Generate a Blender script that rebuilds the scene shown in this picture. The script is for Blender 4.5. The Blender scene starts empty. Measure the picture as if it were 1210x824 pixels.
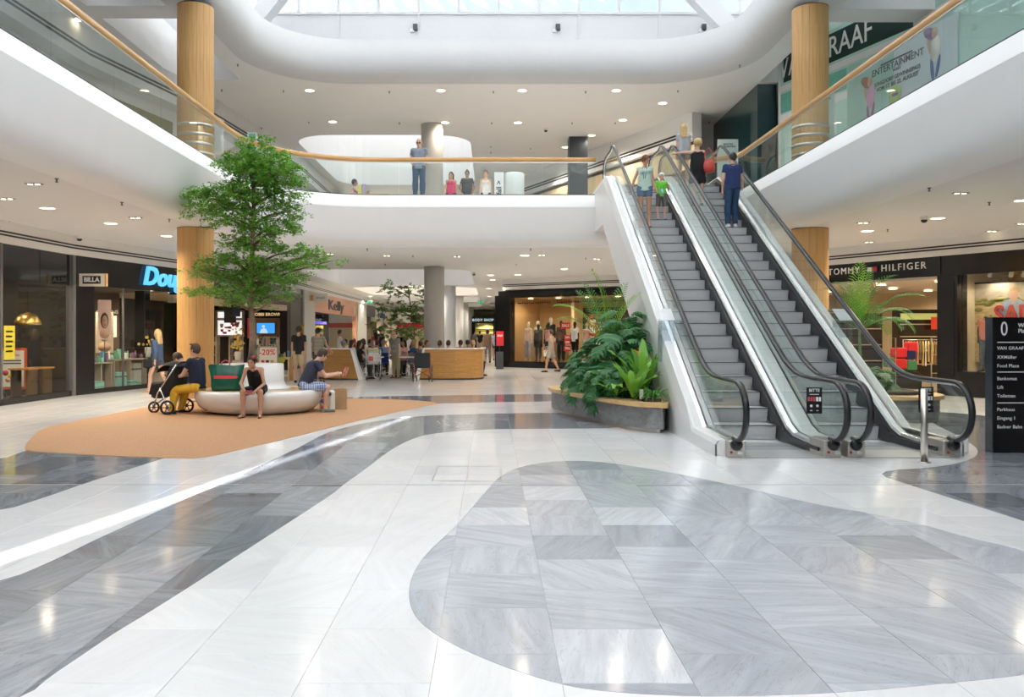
import bpy, bmesh, math, random
import numpy as np
from mathutils import Vector, Matrix
from mathutils.geometry import delaunay_2d_cdt, tessellate_polygon
random.seed(7)
scn = bpy.context.scene
COL = scn.collection
PI = math.pi
# ---------------------------------------------------------------- camera
FPX, PX0, PY0, CH = 1001.0, 580.0, 393.0, 1.6
cam_d = bpy.data.cameras.new('camera'); cam = bpy.data.objects.new('camera', cam_d); COL.objects.link(cam)
cam.location = (0, 0, CH); cam.rotation_euler = (PI/2, 0, 0)
cam_d.sensor_width = 36; cam_d.lens = FPX/1210*36
cam_d.shift_x = (605-PX0)/1210; cam_d.shift_y = (PY0-412)/1210
cam_d.clip_end = 400
scn.camera = cam
# ---------------------------------------------------------------- sky, sun, exposure
W = bpy.data.worlds.new('sky'); scn.world = W; W.use_nodes = True
nt = W.node_tree; nt.nodes.clear()
wo = nt.nodes.new('ShaderNodeOutputWorld'); bg = nt.nodes.new('ShaderNodeBackground')
tc = nt.nodes.new('ShaderNodeTexCoord'); nz = nt.nodes.new('ShaderNodeTexNoise'); rp = nt.nodes.new('ShaderNodeValToRGB')
nz.inputs['Scale'].default_value = 2.2; nz.inputs['Detail'].default_value = 5
rp.color_ramp.elements[0].position = .35; rp.color_ramp.elements[0].color = (.60, .78, 1.0, 1)
rp.color_ramp.elements[1].position = .62; rp.color_ramp.elements[1].color = (.97, .985, 1.0, 1)
nt.links.new(tc.outputs['Generated'], nz.inputs['Vector']); nt.links.new(nz.outputs['Fac'], rp.inputs['Fac'])
nt.links.new(rp.outputs['Color'], bg.inputs['Color']); bg.inputs['Strength'].default_value = .85
nt.links.new(bg.outputs[0], wo.inputs[0])
sd = bpy.data.lights.new('sun', 'SUN'); sd.energy = 13.0; sd.angle = .009; sd.color = (1, .985, .965)
sun = bpy.data.objects.new('sun', sd); COL.objects.link(sun)
SUN_EL = math.radians(60); SUN_AZ = math.radians(-10.7)      # comes from the right hand side
sdir = Vector((math.cos(SUN_EL)*math.cos(SUN_AZ), math.cos(SUN_EL)*math.sin(SUN_AZ), math.sin(SUN_EL)))
sun.rotation_euler = sdir.to_track_quat('Z', 'Y').to_euler()
scn.view_settings.view_transform = 'Standard'; scn.view_settings.look = 'None'
scn.view_settings.gamma = 1; scn.view_settings.use_curve_mapping = False
scn.view_settings.exposure = 0.5
# ---------------------------------------------------------------- helpers
def G(px, py, z=0.0):                      # point of the plane at height z seen at a pixel of the photo
    Y = FPX*(CH-z)/(py-PY0)
    return ((px-PX0)/FPX*Y, Y)
def A(px, py, Y): return Vector(((px-PX0)/FPX*Y, Y, CH-(py-PY0)/FPX*Y))
class MB:
    def __init__(s): s.v = []; s.f = []; s.sm = []; s.mi = []
    def add(s, vs, fs, smooth=False, mi=0, M=None):
        o = len(s.v)
        if M is not None: vs = [M @ Vector(v) for v in vs]
        s.v += [tuple(v) for v in vs]
        for f in fs: s.f.append(tuple(i+o for i in f)); s.sm.append(smooth); s.mi.append(mi)
        return s
    def box(s, x0, x1, y0, y1, z0, z1, mi=0, M=None):
        vs = [(x, y, z) for z in (z0, z1) for y in (y0, y1) for x in (x0, x1)]
        return s.add(vs, [(0,2,3,1),(4,5,7,6),(0,1,5,4),(2,6,7,3),(0,4,6,2),(1,3,7,5)], False, mi, M)
    def rbox(s, x0, x1, y0, y1, z0, z1, r=.01, M=None, mi=0):      # box with chamfered vertical and top edges
        p = [(x0+r,y0),(x1-r,y0),(x1,y0+r),(x1,y1-r),(x1-r,y1),(x0+r,y1),(x0,y1-r),(x0,y0+r)]
        q = [(x0+2*r,y0+r),(x1-2*r,y0+r),(x1-r,y0+2*r),(x1-r,y1-2*r),(x1-2*r,y1-r),(x0+2*r,y1-r),(x0+r,y1-2*r),(x0+r,y0+2*r)]
        vs = [(a,b,z0) for a,b in q]+[(a,b,z0+r) for a,b in p]+[(a,b,z1-r) for a,b in p]+[(a,b,z1) for a,b in q]
        fs = [tuple(range(7,-1,-1)), tuple(range(24,32))]
        for k in range(3):
            for i in range(8): fs.append((k*8+i, k*8+(i+1)%8, k*8+8+(i+1)%8, k*8+8+i))
        return s.add(vs, fs, False, mi, M)
    def prism(s, poly, z0, z1, mi=0, M=None, axis='z'):
        n = len(poly)
        if axis == 'z': f = lambda a, b, c: (a, b, c)
        elif axis == 'x': f = lambda a, b, c: (c, a, b)            # poly in YZ, extruded in X
        else: f = lambda a, b, c: (a, c, b)                          # poly in XZ, extruded in Y
        vs = [f(a,b,z0) for a,b in poly]+[f(a,b,z1) for a,b in poly]
        fs = [(i,(i+1)%n,n+(i+1)%n,n+i) for i in range(n)]
        tris = tessellate_polygon([[Vector((a,b,0)) for a,b in poly]])
        fs += [tuple(t) for t in tris]+[tuple(i+n for i in t[::-1]) for t in tris]
        return s.add(vs, fs, False, mi, M)
    def lathe(s, prof, n=24, c=(0,0,0), smooth=True, mi=0, M=None, sx=1, sy=1, caps=True):
        vs = []; fs = []
        for r, z in prof:
            for i in range(n):
                a = 2*PI*i/n; vs.append((c[0]+r*sx*math.cos(a), c[1]+r*sy*math.sin(a), c[2]+z))
        m = len(prof)
        for k in range(m-1):
            for i in range(n): fs.append((k*n+i, k*n+(i+1)%n, (k+1)*n+(i+1)%n, (k+1)*n+i))
        if caps and prof[0][0] > 1e-6: fs.append(tuple(range(n-1,-1,-1)))
        if caps and prof[-1][0] > 1e-6: fs.append(tuple((m-1)*n+i for i in range(n)))
        return s.add(vs, fs, smooth, mi, M)
    def cyl(s, c, r, h, n=16, r2=None, M=None, mi=0, smooth=True):
        return s.lathe([(r,0),(r if r2 is None else r2,h)], n, c, smooth, mi, M)
    def tube(s, pts, r, n=8, sec=None, closed=False, mi=0, smooth=True, M=None, up=(0,0,1)):
        pts = [Vector(p) for p in pts]; m = len(pts)
        rr = r if isinstance(r, (list, tuple)) else [r]*m
        sec = sec or [(math.cos(2*PI*i/n), math.sin(2*PI*i/n)) for i in range(n)]
        n = len(sec); vs = []; fs = []; U = Vector(up)
        for k, p in enumerate(pts):
            a = pts[(k-1) % m] if (closed or k > 0) else p
            b = pts[(k+1) % m] if (closed or k < m-1) else p
            t = (b-a); t = t.normalized() if t.length > 1e-9 else Vector((0,0,1))
            x = t.cross(U)
            if x.length < .05: x = t.cross(Vector((0,1,0)) if abs(t.y) < .9 else Vector((1,0,0)))
            x.normalize(); y = x.cross(t)
            for u, w in sec: vs.append(p+x*(u*rr[k])+y*(w*rr[k]))
        for k in range(m if closed else m-1):
            q = (k+1) % m
            for i in range(n): fs.append((k*n+i, k*n+(i+1)%n, q*n+(i+1)%n, q*n+i))
        if not closed: fs.append(tuple(range(n-1,-1,-1))); fs.append(tuple((m-1)*n+i for i in range(n)))
        return s.add(vs, fs, smooth, mi, M)
    def ball(s, c, r, n=12, sz=1, mi=0, M=None, sx=1, sy=1):
        prof = [(r*math.sin(PI*k/(n//2))+1e-7, -r*sz*math.cos(PI*k/(n//2))) for k in range(n//2+1)]
        return s.lathe(prof, n, c, True, mi, M, sx, sy)
    def mesh(s, name):
        me = bpy.data.meshes.new(name); me.from_pydata(s.v, [], s.f)
        me.polygons.foreach_set('use_smooth', s.sm); me.polygons.foreach_set('material_index', s.mi)
        me.update(); return me
def link(name, me, mats=None, parent=None, loc=None, rz=0):
    o = bpy.data.objects.new(name, me); COL.objects.link(o)
    if mats is not None and not len(me.materials):
        for m in (mats if isinstance(mats, (list, tuple)) else [mats]): me.materials.append(m)
    if parent: o.parent = parent
    if loc is not None: o.location = loc
    if rz: o.rotation_euler = (0, 0, rz)
    return o
def obj(name, mb, m, parent=None, loc=None, rz=0, bevel=0, kind=None):
    o = link(name, mb.mesh(name), m, parent, loc, rz)
    if bevel:
        b = o.modifiers.new('bevel', 'BEVEL'); b.width = bevel; b.segments = 2; b.limit_method = 'ANGLE'
    if kind: o['kind'] = kind
    return o
def struct(name, mb, m, parent=None, bevel=0): return obj(name, mb, m, parent, bevel=bevel, kind='structure')
def tag(o, label, cat, group=None):
    o['label'] = label; o['category'] = cat
    if group: o['group'] = group
    return o
def thing(name, label, cat, loc=(0,0,0), rz=0, group=None):
    o = bpy.data.objects.new(name, None); COL.objects.link(o); o.empty_display_size = .1
    o.location = loc; o.rotation_euler = (0,0,rz); return tag(o, label, cat, group)
def dup(root, loc=None, rz=None, label=None, group=None, scale=None):
    r = root.copy(); COL.objects.link(r)
    if loc is not None: r.location = loc
    if rz is not None: r.rotation_euler = (0,0,rz)
    if scale: r.scale = scale
    if label: r['label'] = label
    if group: r['group'] = group
    for ch in root.children:
        c = ch.copy(); COL.objects.link(c); c.parent = r
        for g in ch.children:
            d = g.copy(); COL.objects.link(d); d.parent = c
    return r
# ---------------------------------------------------------------- materials
MATS = {}
def mat(name, col, rough=.5, metal=0, noise=.04, scale=6, spec=.5, emit=None, es=1, coat=0, bump=0, stretch=None):
    if name in MATS: return MATS[name]
    m = bpy.data.materials.new(name); m.use_nodes = True; n = m.node_tree; b = n.nodes['Principled BSDF']
    b.inputs['Roughness'].default_value = rough; b.inputs['Metallic'].default_value = metal
    b.inputs['Specular IOR Level'].default_value = spec
    if coat: b.inputs['Coat Weight'].default_value = coat; b.inputs['Coat Roughness'].default_value = .1
    if emit: b.inputs['Emission Color'].default_value = (*emit, 1); b.inputs['Emission Strength'].default_value = es
    if noise:
        t = n.nodes.new('ShaderNodeTexCoord'); x = n.nodes.new('ShaderNodeTexNoise'); x.inputs['Scale'].default_value = scale; x.inputs['Detail'].default_value = 3
        src = t.outputs['Object']
        if stretch:
            mp = n.nodes.new('ShaderNodeMapping'); mp.inputs['Scale'].default_value = stretch
            n.links.new(src, mp.inputs['Vector']); src = mp.outputs[0]
        n.links.new(src, x.inputs['Vector'])
        r = n.nodes.new('ShaderNodeValToRGB')
        r.color_ramp.elements[0].position = .3; r.color_ramp.elements[1].position = .7
        r.color_ramp.elements[0].color = (*[max(0, c*(1-noise)) for c in col], 1)
        r.color_ramp.elements[1].color = (*[min(1, c*(1+noise)) for c in col], 1)
        n.links.new(x.outputs['Fac'], r.inputs['Fac']); n.links.new(r.outputs['Color'], b.inputs['Base Color'])
        if bump:
            bp = n.nodes.new('ShaderNodeBump'); bp.inputs['Strength'].default_value = bump; bp.inputs['Distance'].default_value = .01
            n.links.new(x.outputs['Fac'], bp.inputs['Height']); n.links.new(bp.outputs[0], b.inputs['Normal'])
    else: b.inputs['Base Color'].default_value = (*col, 1)
    MATS[name] = m; return m
def glass_mat(name, tint=(.93,.97,.955), refl=.6, rough=0.0):
    m = bpy.data.materials.new(name); m.use_nodes = True; n = m.node_tree; n.nodes.clear()
    o = n.nodes.new('ShaderNodeOutputMaterial'); mx = n.nodes.new('ShaderNodeMixShader'); t = n.nodes.new('ShaderNodeBsdfTransparent')
    g = n.nodes.new('ShaderNodeBsdfGlossy'); lw = n.nodes.new('ShaderNodeLayerWeight'); lw.inputs['Blend'].default_value = .5
    pw = n.nodes.new('ShaderNodeMath'); pw.operation = 'POWER'; pw.inputs[1].default_value = 5
    ad = n.nodes.new('ShaderNodeMath'); ad.operation = 'MULTIPLY_ADD'; ad.inputs[1].default_value = refl; ad.inputs[2].default_value = .03
    g.inputs['Roughness'].default_value = rough; g.inputs['Color'].default_value = (.9,.9,.9,1)
    ns = n.nodes.new('ShaderNodeTexNoise'); ns.inputs['Scale'].default_value = 1.5
    mc = n.nodes.new('ShaderNodeMix'); mc.data_type = 'RGBA'
    mc.inputs['A'].default_value = (*[c*.985 for c in tint], 1); mc.inputs['B'].default_value = (*tint, 1)
    n.links.new(ns.outputs['Fac'], mc.inputs['Factor']); n.links.new(mc.outputs['Result'], t.inputs['Color'])
    n.links.new(lw.outputs['Facing'], pw.inputs[0]); n.links.new(pw.outputs[0], ad.inputs[0])
    n.links.new(ad.outputs[0], mx.inputs[0]); n.links.new(t.outputs[0], mx.inputs[1]); n.links.new(g.outputs[0], mx.inputs[2])
    n.links.new(mx.outputs[0], o.inputs[0]); MATS[name] = m; return m
def marble(name, lo, hi, vein, rough=.1, st=(1.1,7.5,1)):
    m = bpy.data.materials.new(name); m.use_nodes = True; n = m.node_tree; L = n.links; b = n.nodes['Principled BSDF']
    at = n.nodes.new('ShaderNodeAttribute'); at.attribute_name = 'var'; sp = n.nodes.new('ShaderNodeSeparateColor'); L.new(at.outputs['Color'], sp.inputs[0])
    ge = n.nodes.new('ShaderNodeNewGeometry'); vr = n.nodes.new('ShaderNodeVectorRotate'); vr.rotation_type = 'Z_AXIS'
    ma = n.nodes.new('ShaderNodeMath'); ma.operation = 'MULTIPLY'; ma.inputs[1].default_value = 2.4; L.new(sp.outputs[2], ma.inputs[0])
    L.new(ge.outputs['Position'], vr.inputs['Vector']); L.new(ma.outputs[0], vr.inputs['Angle'])
    mb_ = n.nodes.new('ShaderNodeMath'); mb_.operation = 'MULTIPLY'; mb_.inputs[1].default_value = 60; L.new(sp.outputs[1], mb_.inputs[0])
    cb = n.nodes.new('ShaderNodeCombineXYZ'); L.new(mb_.outputs[0], cb.inputs[2])
    va = n.nodes.new('ShaderNodeVectorMath'); L.new(vr.outputs[0], va.inputs[0]); L.new(cb.outputs[0], va.inputs[1])
    mp = n.nodes.new('ShaderNodeMapping'); mp.inputs['Scale'].default_value = st; L.new(va.outputs[0], mp.inputs['Vector'])
    nz = n.nodes.new('ShaderNodeTexNoise'); nz.inputs['Scale'].default_value = 1.3; nz.inputs['Detail'].default_value = 7; nz.inputs['Distortion'].default_value = .9
    L.new(mp.outputs[0], nz.inputs['Vector'])
    r1 = n.nodes.new('ShaderNodeValToRGB'); e = r1.color_ramp.elements; e[0].position = .32; e[1].position = .68
    e[0].color = (1-vein,)*3+(1,); e[1].color = (1+0*vein,)*3+(1,); L.new(nz.outputs['Fac'], r1.inputs['Fac'])
    n2 = n.nodes.new('ShaderNodeTexNoise'); n2.inputs['Scale'].default_value = 2.2; n2.inputs['Detail'].default_value = 4; n2.inputs['Distortion'].default_value = 1.5
    L.new(mp.outputs[0], n2.inputs['Vector'])
    r2 = n.nodes.new('ShaderNodeValToRGB'); e = r2.color_ramp.elements; e[0].position = .485; e[0].color = (1,1,1,1); e[1].position = .5; e[1].color = (1-vein*1.1,)*3+(1,)
    x = r2.color_ramp.elements.new(.515); x.color = (1,1,1,1); L.new(n2.outputs['Fac'], r2.inputs['Fac'])
    mx = n.nodes.new('ShaderNodeMix'); mx.data_type = 'RGBA'; mx.inputs['A'].default_value = (*lo,1); mx.inputs['B'].default_value = (*hi,1); L.new(sp.outputs[0], mx.inputs['Factor'])
    m1 = n.nodes.new('ShaderNodeMix'); m1.data_type = 'RGBA'; m1.blend_type = 'MULTIPLY'; m1.inputs['Factor'].default_value = 1
    L.new(mx.outputs['Result'], m1.inputs['A']); L.new(r1.outputs[0], m1.inputs['B'])
    m2 = n.nodes.new('ShaderNodeMix'); m2.data_type = 'RGBA'; m2.blend_type = 'MULTIPLY'; m2.inputs['Factor'].default_value = .8
    L.new(m1.outputs['Result'], m2.inputs['A']); L.new(r2.outputs[0], m2.inputs['B'])
    L.new(m2.outputs['Result'], b.inputs['Base Color']); b.inputs['Roughness'].default_value = rough
    MATS[name] = m; return m
def wood_mat(name, c1, c2, sc=(1,14,14), rough=.4, seam=None):
    m = bpy.data.materials.new(name); m.use_nodes = True; n = m.node_tree; L = n.links; b = n.nodes['Principled BSDF']
    t = n.nodes.new('ShaderNodeTexCoord'); mp = n.nodes.new('ShaderNodeMapping'); mp.inputs['Scale'].default_value = sc
    L.new(t.outputs['Object'], mp.inputs['Vector']); x = n.nodes.new('ShaderNodeTexNoise'); x.inputs['Scale'].default_value = 2; x.inputs['Detail'].default_value = 6; x.inputs['Distortion'].default_value = .4
    L.new(mp.outputs[0], x.inputs['Vector']); r = n.nodes.new('ShaderNodeValToRGB'); r.color_ramp.elements[0].position = .3; r.color_ramp.elements[1].position = .7
    r.color_ramp.elements[0].color = (*c1,1); r.color_ramp.elements[1].color = (*c2,1)
    L.new(x.outputs['Fac'], r.inputs['Fac']); L.new(r.outputs[0], b.inputs['Base Color']); b.inputs['Roughness'].default_value = rough
    MATS[name] = m; return m
def stripe_mat(name, c1, c2, axis=2, scale=10, plaid=False, rough=.8, width=.5):
    m = bpy.data.materials.new(name); m.use_nodes = True; n = m.node_tree; L = n.links; b = n.nodes['Principled BSDF']
    t = n.nodes.new('ShaderNodeTexCoord'); prev = None
    for k, ax in enumerate(([0,2,1] if plaid else [axis])):
        w = n.nodes.new('ShaderNodeTexWave'); w.bands_direction = 'XYZ'[ax]; w.inputs['Scale'].default_value = scale
        L.new(t.outputs['Object'], w.inputs['Vector']); r = n.nodes.new('ShaderNodeValToRGB'); r.color_ramp.interpolation = 'CONSTANT'
        r.color_ramp.elements[0].color = (*c1,1); r.color_ramp.elements[1].color = (*c2,1); r.color_ramp.elements[1].position = width
        L.new(w.outputs['Fac'], r.inputs['Fac'])
        if prev is None: prev = r.outputs[0]
        else:
            mx = n.nodes.new('ShaderNodeMix'); mx.data_type = 'RGBA'; mx.inputs['Factor'].default_value = .5
            L.new(prev, mx.inputs['A']); L.new(r.outputs[0], mx.inputs['B']); prev = mx.outputs['Result']
    L.new(prev, b.inputs['Base Color']); b.inputs['Roughness'].default_value = rough; MATS[name] = m; return m
def leaf_mat(name, c, c2):
    m = bpy.data.materials.new(name); m.use_nodes = True; n = m.node_tree; L = n.links; n.nodes.remove(n.nodes['Principled BSDF'])
    o = n.nodes['Material Output']; b = n.nodes.new('ShaderNodeBsdfPrincipled'); b.inputs['Roughness'].default_value = .4
    t = n.nodes.new('ShaderNodeBsdfTranslucent'); mx = n.nodes.new('ShaderNodeMixShader'); mx.inputs[0].default_value = .3
    ge = n.nodes.new('ShaderNodeNewGeometry'); oi = n.nodes.new('ShaderNodeObjectInfo'); ad = n.nodes.new('ShaderNodeMath'); ad.operation = 'ADD'
    L.new(ge.outputs['Random Per Island'], ad.inputs[0]); L.new(oi.outputs['Random'], ad.inputs[1])
    fr = n.nodes.new('ShaderNodeMath'); fr.operation = 'FRACT'; L.new(ad.outputs[0], fr.inputs[0])
    c_ = n.nodes.new('ShaderNodeMix'); c_.data_type = 'RGBA'; c_.inputs['A'].default_value = (*c,1); c_.inputs['B'].default_value = (*c2,1)
    L.new(fr.outputs[0], c_.inputs['Factor'])
    for q in (b.inputs['Base Color'], t.inputs['Color']): L.new(c_.outputs['Result'], q)
    L.new(b.outputs[0], mx.inputs[1]); L.new(t.outputs[0], mx.inputs[2]); L.new(mx.outputs[0], o.inputs[0]); MATS[name] = m; return m
WHITE = mat('white_plaster', (.86,.865,.87), .55, noise=.01, scale=2)
CEIL = mat('white_ceiling_paint', (.80,.795,.79), .7, noise=.012, scale=1.5)
OAK = wood_mat('oak_veneer', (.56,.31,.10), (.70,.42,.17), (10,10,.6), .42)
OAKH = wood_mat('oak_veneer_horizontal', (.40,.20,.05), (.54,.29,.09), (.7,.7,16), .42)
RAILW = wood_mat('oak_handrail', (.50,.27,.09), (.64,.37,.14), (.7,.7,14), .35)
OAKT = wood_mat('pale_oak_top', (.60,.38,.16), (.74,.51,.25), (1,12,12), .4)
GLASS = glass_mat('clear_glass'); SHOPG = glass_mat('shop_window_glass', (.93,.945,.94), .7)
STEEL = mat('brushed_steel', (.62,.58,.53), .28, 1, .1, 30, stretch=(1,1,20))
ALU = mat('polished_aluminium', (.78,.78,.79), .25, .9, .05, 20, stretch=(1,.1,1))
BLACK = mat('black_rubber', (.015,.015,.017), .28, noise=.1)
BLKP = mat('black_panel', (.012,.012,.014), .3, noise=.1)
DGREY = mat('dark_grey_metal', (.06,.065,.075), .4, .3)
LAMP = mat('warm_lamp', (1,.9,.7), .5, noise=0, emit=(1,.80,.52), es=9)
WARMP = mat('warm_white_panel', (.8,.76,.68), .6)
# ================================================================ SETTING
F2, ZC1, ZC2 = 5.4, 4.03, 9.2
def arc(cx, cy, r, a0, a1, n=12): return [(cx+r*math.cos(a0+(a1-a0)*i/n), cy+r*math.sin(a0+(a1-a0)*i/n)) for i in range(n+1)]
def outline(xl, xr, yn, yf, rl, rr, n=14):   # open path: near left -> far left corner -> far right corner -> near right
    return [(xl, yn), (xl, yn+(yf-rl-yn)*.5)] + arc(xl+rl, yf-rl, rl, PI, PI/2, n) + arc(xr-rr, yf-rr, rr, PI/2, 0, n) + [(xr, yn)]
def off(path, d):                            # offset towards the atrium (right hand side of travel)
    out = []
    for i, p in enumerate(path):
        a = Vector(path[max(i-1,0)]); b = Vector(path[min(i+1,len(path)-1)]); t = (b-a).normalized()
        out.append((p[0]+t.y*d, p[1]-t.x*d))
    return out
def loft(mb, path, prof, smooth=True):
    vs = []; n = len(path)
    for d, z in prof: vs += [(x, y, z) for x, y in off(path, d)]
    fs = [(k*n+i, k*n+i+1, (k+1)*n+i+1, (k+1)*n+i) for k in range(len(prof)-1) for i in range(n-1)]
    return mb.add(vs, fs, smooth)
def plate(mb, outer, holes, z, flip=False, th=0):
    loops = [[Vector((x,y,0)) for x,y in outer]]+[[Vector((x,y,0)) for x,y in h] for h in holes]
    tr = tessellate_polygon(loops); vs = [(v.x,v.y,z) for l in loops for v in l]
    mb.add(vs, [tuple(t) for t in tr])
    if th: 
        mb.add([(a,b,z+th) for a,b,c in vs], [tuple(t[::-1]) for t in tr])
    return mb
def rrect(x0, x1, y0, y1, r, n=6):
    return arc(x1-r,y0+r,r,-PI/2,0,n)+arc(x1-r,y1-r,r,0,PI/2,n)+arc(x0+r,y1-r,r,PI/2,PI,n)+arc(x0+r,y0+r,r,PI,1.5*PI,n)
YN = -16.0
slab_o = outline(-6.2, 6.75, YN, 23.64, 3.1, .9)
roof_o = outline(-6.4, 6.9, YN, 25.3, 2.3, 2.3)
# --- the slab of the upper floor with its leaning white parapet face
prof1 = [(-.04,5.44),(.02,5.43),(.16,5.08),(.15,5.02),(.0,4.45),(-.06,4.25),(-.16,4.13),(-.3,4.06),(-.5,4.035),(-.62,ZC1)]
m = MB(); loft(m, slab_o, prof1[:3]); loft(m, slab_o, prof1[2:]); fas = struct('trim_1', m, WHITE)
inner = off(slab_o, -.62)
HOLES = [(-7.6,-.8,32.6,43.6),(-7.6,-.8,45.4,55.5),(-7.6,-.8,58,68),(-7.6,-.8,70.5,80)]
m = MB(); plate(m, [(-17,YN),(inner[0][0],YN)]+inner[1:-1]+[(inner[-1][0],YN),(18,YN),(18,94),(-17,94)], [rrect(a,b,c,d,1.2) for a,b,c,d in HOLES], ZC1)
struct('ceiling', m, CEIL)
up = off(slab_o, -.04)
m = MB(); plate(m, [(-17,YN)]+up+[(18,YN),(18,94),(-17,94)], [rrect(a,b,c,d,1.2) for a,b,c,d in HOLES], 5.4)
struct('floor', m, mat('upper_floor_stone', (.62,.61,.6), .25))
for i,(a,b,c,d) in enumerate(HOLES):
    m = MB(); r = rrect(a,b,c,d,1.2); n = len(r)
    m.add([(x,y,ZC1) for x,y in r]+[(x,y,5.75) for x,y in r], [(k,(k+1)%n,n+(k+1)%n,n+k) for k in range(n)], True); struct('trim_2', m, WHITE)
# --- the upper ceiling with its roof openings
prof2 = [(-.62,ZC2),(-.42,ZC2+.03),(-.2,ZC2+.12),(-.07,ZC2+.25),(0,ZC2+.45),(.0,10.35),(-.15,10.38),(-2.4,10.38)]
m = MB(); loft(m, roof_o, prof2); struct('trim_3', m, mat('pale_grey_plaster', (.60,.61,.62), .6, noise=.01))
inner = off(roof_o, -.62)
CH = [[(-9.4,20.5),(-7.55,20.5),(-7.55,25.45),(-9.4,25.45)], [(-9.4,13.9),(-7.55,13.9),(-7.55,19.7),(-9.4,19.7)],
      [(8.15,20.75),(10.9,20.75),(10.9,25.7),(8.15,25.7)], [(8.15,13.9),(10.9,13.9),(10.9,19.9),(8.15,19.9)], rrect(-7.7,-.8,32.6,43.6,1.5)]
m = MB(); plate(m, [(-17,YN),(inner[0][0],YN)]+inner[1:-1]+[(inner[-1][0],YN),(18,YN),(18,94),(-17,94)], CH, ZC2); struct('ceiling', m, CEIL)
CHOLES = CH
for k, h in enumerate(CH):
    m = MB(); n = len(h); zt = 12.6 if k == 4 else 10.6
    m.add([(x,y,ZC2) for x,y in h]+[(x,y,zt) for x,y in h], [(i,(i+1)%n,n+(i+1)%n,n+i) for i in range(n)]); struct('trim_4', m, WHITE)
CH = 1.6
# --- roof lantern over the atrium: low white wall, posts, panes, diagonal beams; plus added slats that shape the sunlight
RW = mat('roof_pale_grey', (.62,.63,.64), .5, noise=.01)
YL, ZL = 28.2, 12.2
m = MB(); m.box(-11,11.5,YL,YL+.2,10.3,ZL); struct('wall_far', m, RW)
roofline = 14.6
def along(px): return (px-PX0)/FPX*YL
for i in range(-8, 17):
    x = along(400)+i*1.335
    if x < -11 or x > 11.4: continue
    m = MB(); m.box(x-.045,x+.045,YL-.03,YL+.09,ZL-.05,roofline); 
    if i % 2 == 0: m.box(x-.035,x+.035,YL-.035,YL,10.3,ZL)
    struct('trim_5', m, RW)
    m = MB(); m.box(x+.05,x+1.28,YL+.04,YL+.06,ZL+.04,roofline-.1); struct('window_1', m, GLASS)
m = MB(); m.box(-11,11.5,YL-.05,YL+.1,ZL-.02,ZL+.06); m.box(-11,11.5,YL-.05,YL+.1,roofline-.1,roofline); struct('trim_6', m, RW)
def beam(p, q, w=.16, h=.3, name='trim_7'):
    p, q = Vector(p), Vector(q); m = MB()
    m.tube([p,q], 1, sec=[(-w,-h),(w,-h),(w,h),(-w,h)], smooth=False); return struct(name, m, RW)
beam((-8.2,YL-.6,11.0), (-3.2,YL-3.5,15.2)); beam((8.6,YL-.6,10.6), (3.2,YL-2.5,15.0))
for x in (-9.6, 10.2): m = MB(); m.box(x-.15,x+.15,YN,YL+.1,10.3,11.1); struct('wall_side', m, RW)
lou = MB(); 
th = math.radians(10.7); cth, sth = math.cos(th), math.sin(th)
ux = Vector((cth, -sth, 0)); uy = Vector((sth, cth, 0))     # added slats run along uy
tl = math.radians(30)                                       # slat lies across the sun's rays
wv = ux*math.cos(PI/2-SUN_EL) - Vector((0,0,1))*math.sin(PI/2-SUN_EL)
gc, gw = 3.69, .29       # one gap lets a strip of sun through
slats = [(gc+gw/2+.435+.87*i, None) for i in range(14)]+[(gc-gw/2-.435-.87*i, None) for i in range(20)]+[(gc, 15.5)]
def sun_diffuser_mat():  # for the added slats and pane: passes sunlight on as soft fill
    m = bpy.data.materials.new('added_sun_diffuser'); m.use_nodes = True; n = m.node_tree; L = n.links; n.nodes.remove(n.nodes['Principled BSDF'])
    d = n.nodes.new('ShaderNodeBsdfDiffuse'); t = n.nodes.new('ShaderNodeBsdfTranslucent'); x = n.nodes.new('ShaderNodeMixShader'); x.inputs[0].default_value = .55
    ns = n.nodes.new('ShaderNodeTexNoise'); ns.inputs['Scale'].default_value = 3; r = n.nodes.new('ShaderNodeValToRGB'); r.color_ramp.elements[0].color = (.86,.87,.88,1); r.color_ramp.elements[1].color = (.90,.90,.90,1)
    L.new(ns.outputs['Fac'], r.inputs['Fac'])
    for q in (d,t): L.new(r.outputs[0], q.inputs['Color'])
    L.new(d.outputs[0], x.inputs[1]); L.new(t.outputs[0], x.inputs[2]); L.new(x.outputs[0], n.nodes['Material Output'].inputs[0]); return m
LW = sun_diffuser_mat()
for h in CHOLES[4:]:
    m = MB(); x0 = min(p[0] for p in h); x1 = max(p[0] for p in h); y0 = min(p[1] for p in h); y1 = max(p[1] for p in h); zt = 12.62 if y1 > 30 else 10.62
    m.box(x0-.1,x1+.1,y0-.1,y1+.1,zt,zt+.02); struct('added_sun_pane', m, LW)  # added pane, softens sun that would fall straight through the corridor opening

root = thing('added_sun_slats', 'added row of unseen white slats blocking and diffusing sun over the atrium', 'light_helper', (0,0,14.2))  # added out of view to hold back direct sun and spread soft light
for s_, st in slats:
    m = MB(); c = ux*s_; hw = wv*.44
    a = c-uy*18 if st is None else c+uy*st; b = c+uy*32
    t = Vector((0,0,.02))
    m.add([a-hw,a+hw,b+hw,b-hw,a-hw+t,a+hw+t,b+hw+t,b-hw+t],[(0,3,2,1),(4,5,6,7),(0,1,5,4),(2,3,7,6),(1,2,6,5),(0,4,7,3)]); obj('slat', m, LW, root)
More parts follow.
